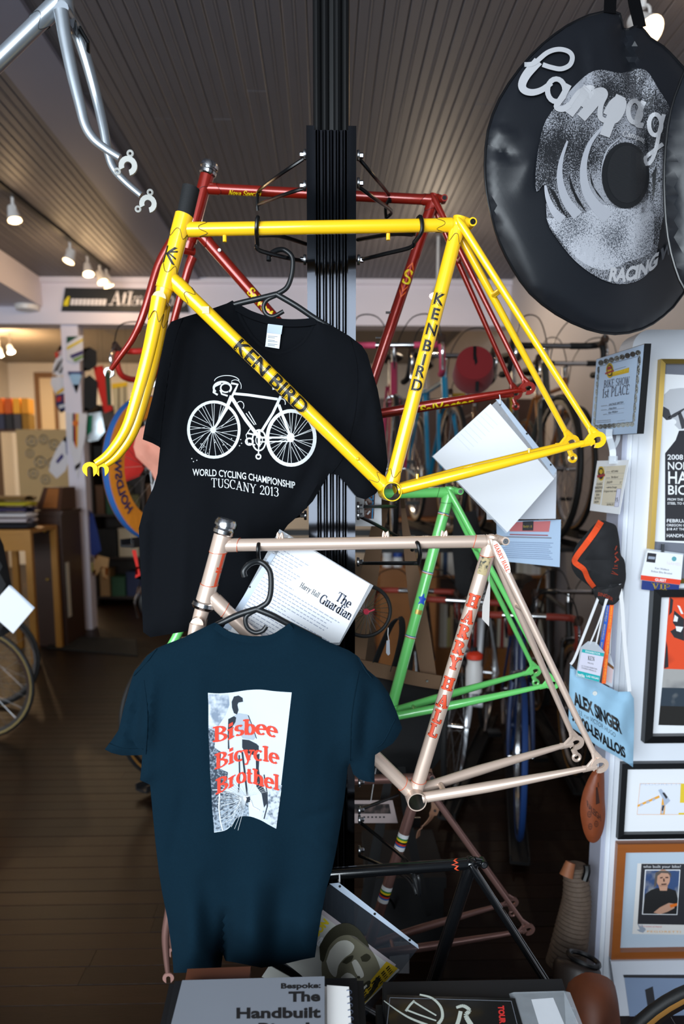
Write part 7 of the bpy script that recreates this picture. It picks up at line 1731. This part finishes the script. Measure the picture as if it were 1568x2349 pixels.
# ================================================================ left and far side
def hung(name, label, cat, poly, Y, m, prints=(), puff=.012, creases=(), grp=None, step=12, cord=None):
    o = dense(poly, 10); cl = Cloth(o, Y, list(creases), [], puff=puff, step=step, edge=20)
    xs = [p[0] for p in poly]; ys = [p[1] for p in poly]
    t = thing(name, label, cat, U((min(xs)+max(xs))/2, max(ys), Y), grp)
    mb = MB(); cl.panel(mb, o, -1); mb.build('front', m, t); mb = MB(); cl.panel(mb, o, 1); mb.build('back', m, t)
    for i, (pl_, c) in enumerate(prints):
        ik = Ink(cl, .004+.001*i); ik.fill(pl_, 8); ik.build('printed_patch', mat('print_%d_%d_%d' % c, c, .8), t)
    if cord is not None:
        x, y = min(poly, key=lambda p: p[1]); a = U(x, y+2, Y); MB().tube([a, V((a.x, a.y, cord))], .0012, 5).build('hanging_cord', M_ROD, t)
    return t
YC = HDY+.024
M_CLW = mat('white_jersey_cloth', (214,210,214), .85); M_CLB = mat('black_jersey_cloth', (22,22,24), .85); M_CLR = mat('red_jersey_cloth', (196,34,24), .85)
CG = 'souvenirs on the far white column'
hung('racing_pennant', 'small green, yellow and white pennant at the top of white column', 'pennant', [(153,772),(190,770),(190,825),(172,833),(153,826)], YC, M_CLW, [([(153,772),(180,771),(153,788)],(20,70,50)),([(153,796),(190,776),(190,782),(153,803)],(220,190,40)),([(160,815),(190,803),(190,812),(164,822)],(60,50,100)),([(166,824),(190,814),(190,820),(172,830)],(110,140,60))], grp=CG)
hung('racing_pennant', 'pale blue pointed pennant on the white column', 'pennant', [(155,852),(190,852),(175,902)], YC, mat('sky_cloth',(150,184,214),.85), [([(155,852),(190,852),(189,857),(156,857)],(50,56,110))], grp=CG)
hung('racing_scarf', 'white scarf with black red and gold stripes on the column', 'scarf', [(150,948),(200,948),(196,1000),(188,1040),(178,1100),(164,1040),(154,1000)], YC, M_CLW, [([(166,948),(170,948),(171,1020),(167,1010)],(30,26,26)),([(171,948),(174,948),(175,1030),(171,1020)],(190,50,30)),([(175,948),(180,948),(178,1020),(175,1030)],(230,180,40)),(circ(173,971,7,7,14),(214,110,30))], grp=CG)
hung('cotton_cap', 'grey and white striped cap left of the far column', 'cap', [(122,838),(130,820),(150,808),(153,815),(153,856),(140,862),(120,862)], YC+.07, M_CLW, [([(126,850),(144,818),(148,818),(132,852)],(90,84,84)),([(134,856),(150,826),(152,830),(140,856)],(90,84,84)),([(122,852),(134,828),(137,826),(124,856)],(90,84,84))], grp=CG)
hung('cotton_cap', 'pinkish cotton cap above the striped one by the column', 'cap', [(130,806),(138,792),(150,790),(152,810),(140,816)], YC+.07, mat('pale_pink_cloth',(206,180,186),.85), [([(125,810),(132,806),(134,820),(128,822)],(196,50,40))], grp=CG)
hung('printed_bag', 'white and yellow printed bag left of the far column', 'bag', [(118,866),(152,862),(153,910),(128,906),(116,880)], YC+.07, M_CLW, [([(128,900),(152,884),(154,892),(130,906)],(220,170,30))], grp=CG)
hung('team_jersey', 'many coloured team jersey left of the far column', 'jersey', [(128,906),(150,890),(155,900),(156,938),(140,948),(128,930)], YC+.07, mat('navy_jersey_cloth',(44,46,86),.85), [([(130,912),(140,908),(140,920),(130,922)],(190,50,40)),([(146,906),(154,902),(154,922),(147,924)],(220,110,40)),([(134,930),(150,926),(152,932),(136,938)],(200,200,204))], grp=CG)
hung('white_jersey', 'white jersey hanging low on the left of the column', 'jersey', [(116,1060),(130,1030),(150,1000),(158,1010),(160,1050),(150,1080),(130,1098),(112,1080)], YC+.07, M_CLW, [([(128,1058),(142,1040),(146,1048),(132,1064)],(60,50,110)),([(150,1010),(156,1020),(158,1050),(152,1040)],(40,60,120))], grp=CG)
hung('black_jersey', 'black jersey hanging right of the far column, upper one', 'jersey', [(191,800),(206,796),(222,806),(222,838),(206,850),(191,852)], YC+.07, M_CLB, grp=CG)
hung('black_jersey', 'black jersey hanging right of the far column, lower one', 'jersey', [(192,868),(206,860),(224,876),(222,930),(208,940),(192,945)], YC+.07, M_CLB, grp=CG)
hung('red_jersey', 'red jersey hanging behind the red bicycle bars', 'jersey', [(214,842),(236,838),(246,880),(258,940),(240,948),(226,900)], HDY+.12, M_CLR, [([(240,855),(252,850),(256,930),(246,930)],(24,60,44))], cord=hz0)
hung('striped_jersey', 'cream and yellow striped jersey behind the yellow fork', 'jersey', [(256,880),(292,876),(296,935),(262,950)], HDY+.12, mat('cream_jersey_cloth',(200,180,140),.85), [([(256,880),(292,876),(292,886),(257,892)],(226,180,30)),([(270,888),(274,888),(274,944),(270,946)],(120,100,70)),([(284,886),(287,886),(288,938),(285,940)],(120,100,70))], cord=hz0)
hung('pink_jersey', 'salmon pink jersey half hidden behind the black t-shirt', 'jersey', [(316,985),(335,975),(375,1000),(375,1060),(362,1115),(345,1080),(312,1048),(306,1025)], 3.30, mat('salmon_cloth',(224,150,128),.85), creases=[(320,1000,370,1050,.02,10),(310,1030,360,1080,-.02,10)])
hung('red_pennant', 'long red pennant hanging behind the orange tyre cover', 'pennant', [(296,985),(322,1010),(330,1088),(276,1110),(283,1165),(268,1140),(272,1090)], 3.75, M_CLR, [], puff=.02)
hung('red_ribbon', 'thin red ribbon hanging left of the black t-shirt', 'ribbon', [(302,1262),(312,1262),(318,1300),(324,1330),(310,1326),(312,1300)], 3.4, M_CLR, [], cord=1.3)
hung('blue_jacket', 'blue jacket hanging on the right face of the far column', 'jacket', [(200,1165),(214,1180),(226,1230),(232,1262),(216,1276),(200,1268)], HDY+.1, mat('blue_jacket_cloth',(26,46,110),.85))
hung('canvas_trousers', 'tan canvas trousers hanging below the blue jacket', 'trousers', [(218,1272),(250,1280),(246,1325),(238,1330),(232,1300),(222,1322),(212,1318)], HDY+.1, mat('tan_canvas',(170,130,84),.85))
hung('olive_sack', 'olive green sack hanging below the blue jacket', 'sack', [(200,1268),(212,1278),(214,1310),(200,1322)], HDY+.1, mat('olive_cloth',(128,120,30),.85))
hung('chrome_bag', 'green and silver cloth bag right of the striped sash', 'bag', [(198,950),(232,944),(240,990),(225,1010),(198,1015)], HDY+.12, mat('silver_cloth',(190,200,206),.35,metal=.6), [([(198,955),(212,952),(210,990),(198,1000)],(10,110,80))], cord=hz0)
# far furniture
def cabinet(name, label, cat, px0, px1, py0, Y, dep, m, doors=1, base=0.0):
    x0, x1 = PX(px0,Y,1300), PX(px1,Y,1300); z = PZ(py0,Y,px0); t = thing(name, label, cat, ((x0+x1)/2,Y+dep/2,base))
    MB().bx(x0,x1,Y,Y+dep,base,z-.03).build('body', m, t, smooth=False); MB().bx(x0-.02,x1+.02,Y-.02,Y+dep,z-.0295,z).build('top', m, t, smooth=False)
    for k in range(doors):
        a = lerp(x0,x1,k/doors)+.02; b = lerp(x0,x1,(k+1)/doors)-.02; d = MB().bx(a,b,Y-.012,Y-.0005,base+.08,z-.34).build('door', m, t, smooth=False); MB().sphere(((a+b)/2,Y-.02,(base+z)/2), .016).build('knob', M_GOLD, d)
        d = MB().bx(a,b,Y-.012,Y-.0005,z-.30,z-.06).build('drawer', m, t, smooth=False); MB().sphere(((a+b)/2,Y-.02,z-.18), .016).build('knob', M_GOLD, d)
    return t
cabinet('dark_cabinet', 'tall dark wooden cabinet before the far column', 'cabinet', 72, 146, 1172, 6.55, .5, mat('dark_cabinet_wood',(58,32,18),.4,var=.2,vscale=3), 1)
x0, x1 = PX(86,6.6,1200), PX(142,6.6,1200); z0 = PZ(1170,6.6,100)
t = thing('display_case', 'small sloping wooden case standing on the dark cabinet', 'case', ((x0+x1)/2,6.8,z0)); MB().hexa([V((x0,6.58,z0)),V((x1,6.58,z0)),V((x1,7.0,z0)),V((x0,7.0,z0)),V((x0+.05,6.66,z0+.2)),V((x1,6.66,z0+.2)),V((x1,7.0,z0+.2)),V((x0+.05,7.0,z0+.2))]).build('case', M_DOAK, t, smooth=False); MB().hexa([V((x0+.06,6.58,z0+.02)),V((x1-.03,6.58,z0+.02)),V((x1-.03,6.585,z0+.02)),V((x0+.06,6.585,z0+.02)),V((x0+.09,6.652,z0+.19)),V((x1-.03,6.652,z0+.19)),V((x1-.03,6.66,z0+.19)),V((x0+.09,6.66,z0+.19))]).build('lid', M_OAK, t, smooth=False)
xs_ = PX(146,6.55,1300); cab = [o for o in bpy.data.objects if o.name.startswith('dark_cabinet')][0]
MB().bx(xs_+.0005, xs_+.004, 6.60, 6.68, .25, .75).build('side_label', bkm[1], cab, smooth=False)
x0, x1 = PX(-40,5.9,1300), PX(74,5.9,1300); zt = PZ(1216,5.9,40); M_YW = mat('yellow_oak',(170,116,40),.4,var=.2,vscale=4)
t = thing('work_table', 'yellow oak table with drawer at the left edge', 'table', ((x0+x1)/2,6.2,0))
MB().bx(x0,x1,5.9,6.5,zt-.03,zt).build('top', M_YW, t, smooth=False); MB().bx(x0,x1-.02,5.92,5.94,zt-.17,zt-.03).build('apron', M_YW, t, smooth=False)
for x in (x0,x1-.05):
    for y in (5.9,6.45): MB().bx(x,x+.05,y,y+.05,0,zt-.0305).build('leg', M_YW, t, smooth=False)
fold = ((30,30,40),(206,196,200),(226,220,222),(60,50,90),(196,180,40),(120,90,40))
for i, c in enumerate(fold):
    z = zt+.001+i*.045; x = PX(-30,6.0,1180); t = thing('folded_jersey', '%s folded jersey in the pile on the oak table' % ('black','pale pink','white','violet','yellow','brown')[i], 'jersey', (x+.25,6.1,z), 'folded jerseys on the oak table')
    mb = MB(); mb.tube([V((x,6.1,z+.021)),V((x+.02,6.1,z+.021)),V((x+.32,6.1,z+.021)),V((x+.34-.02*(i%2),6.1,z+.021))], [.06,.13,.13,.08], 14, flat=.16, fdir=(0,0,1)); mb.build('fold', mat('fold_%d' % i, c, .85), t)
# tool wall, door and shelves far left
pz = lambda py, Y: PZ(py, Y, 80)
YW = 9.2; x0, x1 = PX(40,YW,1050), PX(158,YW,1050)
t = thing('tool_board', 'beige pegboard hung with chainrings in the back room', 'board', ((x0+x1)/2,YW,pz(1130,YW))); MB().bx(x0,x1,YW,YW+.04,pz(1150,YW),pz(985,YW)).build('panel', mat('beige_pegboard',(206,176,126),.7), t, smooth=False)
for x in (x0+.03, x1-.03): MB().bx(x-.02,x+.02,YW+.0405,YW+.08,0,pz(1000,YW)).build('leg', M_DOAK, t, smooth=False)
for k,(px,py,r) in enumerate(((72,1012,13),(100,1008,11),(124,1020,12),(68,1040,10),(92,1060,14),(120,1062,12),(76,1086,12),(104,1100,11),(140,1045,10))):
    c = U(px,py,YW-.004); rr = r/1680*YW
    q = thing('chainring', 'steel chainring at the %s of the beige pegboard' % ('top left','top middle','top right','upper left edge','centre','right of centre','lower left','bottom','upper right edge')[k], 'chainring', c, 'chainrings on the pegboard'); MB().torus(c,(0,1,0),rr*.88,rr*.10,24,6).build('ring', M_STEEL, q)
    for j in range(5): a = j*2*PI/5; MB().tube([c, c+V((math.cos(a),0,math.sin(a)))*rr*.85], rr*.06, 5).build('arm', M_STEEL, q)
d0, d1 = PX(82,BACKY,900), PX(132,BACKY,900)
dr = MB().bx(d0,d1,BACKY-.05,BACKY-.005,.0,pz(855,BACKY)).build('door_1', mat('brown_door_frame',(120,84,50),.5), smooth=False); tag(dr, kind='structure'); MB().bx(d0+.09,d1-.05,BACKY-.056,BACKY-.0505,.05,pz(868,BACKY)).build('panel', mat('cream_door',(214,192,160),.6), dr, smooth=False)
YS = 9.6; s0, s1 = PX(-30,YS,950), PX(66,YS,950)
t = thing('parts_shelf', 'shelf of orange and yellow boxes at the far left', 'shelf', ((s0+s1)/2,YS,pz(985,YS))); MB().bx(s0,s1,YS,YS+.3,pz(985,YS)-.02,pz(985,YS)).build('board', M_DOAK, t, smooth=False); MB().bx(s0,s0+.03,YS,YS+.3,0,pz(985,YS)-.0205).build('bracket', M_DOAK, t, smooth=False); MB().bx(s1-.03,s1,YS,YS+.3,0,pz(985,YS)-.0205).build('bracket', M_DOAK, t, smooth=False)
for i in range(10):
    w = (s1-s0)/5; x = s0+(i%5)*w+.01; z = pz(985,YS)+.0005+(.20 if i>=5 else 0); c = ((40,52,84),(52,60,90),(36,40,50),(70,70,80),(150,110,30),(226,150,30),(230,120,30),(200,90,30),(236,170,50),(220,150,40))[i]
    t = thing('parts_box', '%s carton on the far left parts shelf, %s row' % (('navy','slate blue','black','grey','ochre','amber','orange','rust','yellow','golden')[i], 'lower' if i<5 else 'upper'), 'box', (x+w/2,YS+.12,z), 'cartons on the parts shelf'); MB().bx(x,x+w-.02,YS+.02,YS+.22,z,z+.15).build('carton', mat('carton_%d'%i,c,.6), t, smooth=False); MB().bx(x-.001,x+w-.019,YS+.019,YS+.221,z+.1505,z+.19).build('lid', MATS['carton_%d'%i], t, smooth=False)
# dark mat on the floor
q = [UZ(130,1462,.001),UZ(312,1468,.001),UZ(316,1506,.001),UZ(108,1488,.001)]
t = thing('floor_mat', 'dark rubber mat on the floor beyond the shirts', 'mat', q[3]); MB().prism([p+V((0,0,.004)) for p in q], (0,0,.008)).build('mat', mat('dark_mat',(22,22,20),.8), t, smooth=False); MB().tube([p+V((0,0,.0085)) for p in q], .004, 6, closed=True).build('edging', MATS['dark_mat'], t)
# bicycles at the left edge
bicycle('dark bicycle at the left edge, nearer of two with cream rims', V((PX(-37,4.2,1690),4.2,0)), (1,-.12,0), (20,20,22), wall=mat('cream_sidewall',(150,130,80),.7), grp='bicycles at the left edge')
bicycle('dark bicycle at the left edge, farther of the two', V((PX(-14,4.8,1614),4.8,0)), (1,-.05,0), (26,24,24), wall=None, grp='bicycles at the left edge')
bicycle('bicycle with orange covered wheel cut off at the left edge', V((PX(-142,3.55,1760),3.55,0)), (1,-.25,0), (30,30,30), cover=(M_ORC, M_BTAPE), grp='bicycles at the left edge')
hung('black_coat', 'black coat at the left edge of the photo', 'coat', [(-90,1180),(-20,1190),(8,1250),(26,1340),(30,1400),(22,1450),(0,1462),(-90,1470)], 3.0, M_CLB, [], puff=.05, step=16, cord=CEIL)
F = flatY(2.98, .1); t = thing('paper_sleeve', 'white sheet in sleeve hanging by the black coat at the left', 'document', F.at(40,1450)); F.poly('sheet', M_WHITE, [(20,1344),(78,1396),(30,1453),(-30,1400)], t, 0, .001); F.poly('binding_margin', M_MARG, [(20,1342),(26,1344),(80,1394),(76,1398)], t, .0016)

# storage shelves in the back room behind the left rack
YD = 8.6; x0, x1 = PX(206,YD,1100), PX(440,YD,1100); M_DSH = mat('dark_shelf_wood',(44,30,20),.6)
t = thing('storage_shelves', 'tall dark shelves of cartons in the back room right of the column', 'shelves', ((x0+x1)/2,YD+.2,0))
for x in (x0,(x0+x1)/2,x1-.03): MB().bx(x,x+.03,YD,YD+.4,0,2.35).build('side', M_DSH, t, smooth=False)
MB().bx(x0,x1,YD+.4005,YD+.42,0,2.35).build('back_panel', M_DSH, t, smooth=False)
zs_ = (.08,.55,1.05,1.55,2.05)
for z in zs_: MB().bx(x0+.0305,(x0+x1)/2-.0005,YD+.001,YD+.399,z,z+.025).build('shelf', M_DSH, t, smooth=False); MB().bx((x0+x1)/2+.0305,x1-.0305,YD+.001,YD+.399,z,z+.025).build('shelf', M_DSH, t, smooth=False)
cols = (('olive',(84,80,40)),('brown',(92,60,34)),('maroon',(96,30,28)),('navy',(34,44,80)),('tan',(160,124,80)),('grey',(110,108,106)),('black',(24,24,24)),('cream',(190,176,150)),('green',(40,80,54)),('rust',(140,70,34)))
rn = random.Random(21); shn = ('bottom','second','third','fourth','top'); side = ('left','right'); k = 0
for zi, z in enumerate(zs_):
    for hf in (0,1):
        xa_ = x0+.05 if hf == 0 else (x0+x1)/2+.05; xe = (x0+x1)/2-.03 if hf == 0 else x1-.06; x = xa_; used = []
        while x < xe-.10:
            w = min(rn.uniform(.10,.24), xe-x); h = rn.uniform(.16,.36) if zi < 4 else rn.uniform(.12,.22); ch = [c for c in cols if c[0] not in used]; nm, c = rn.choice(ch); used.append(nm)
            b = thing('storage_carton', '%s carton on the %s shelf, %s half of the dark back room shelves' % (nm, shn[zi], side[hf]), 'box', (x+w/2,YD+.15,z+.0255), 'cartons on the dark back room shelves')
            m = mat('storage_%s' % nm, c, .7); MB().bx(x,x+w-.01,YD+.03,YD+.30,z+.0255,z+.0255+h).build('carton', m, b, smooth=False); MB().bx(x-.003,x+w-.007,YD+.027,YD+.303,z+.026+h,z+.05+h).build('lid', m, b, smooth=False)
            x += w+.012
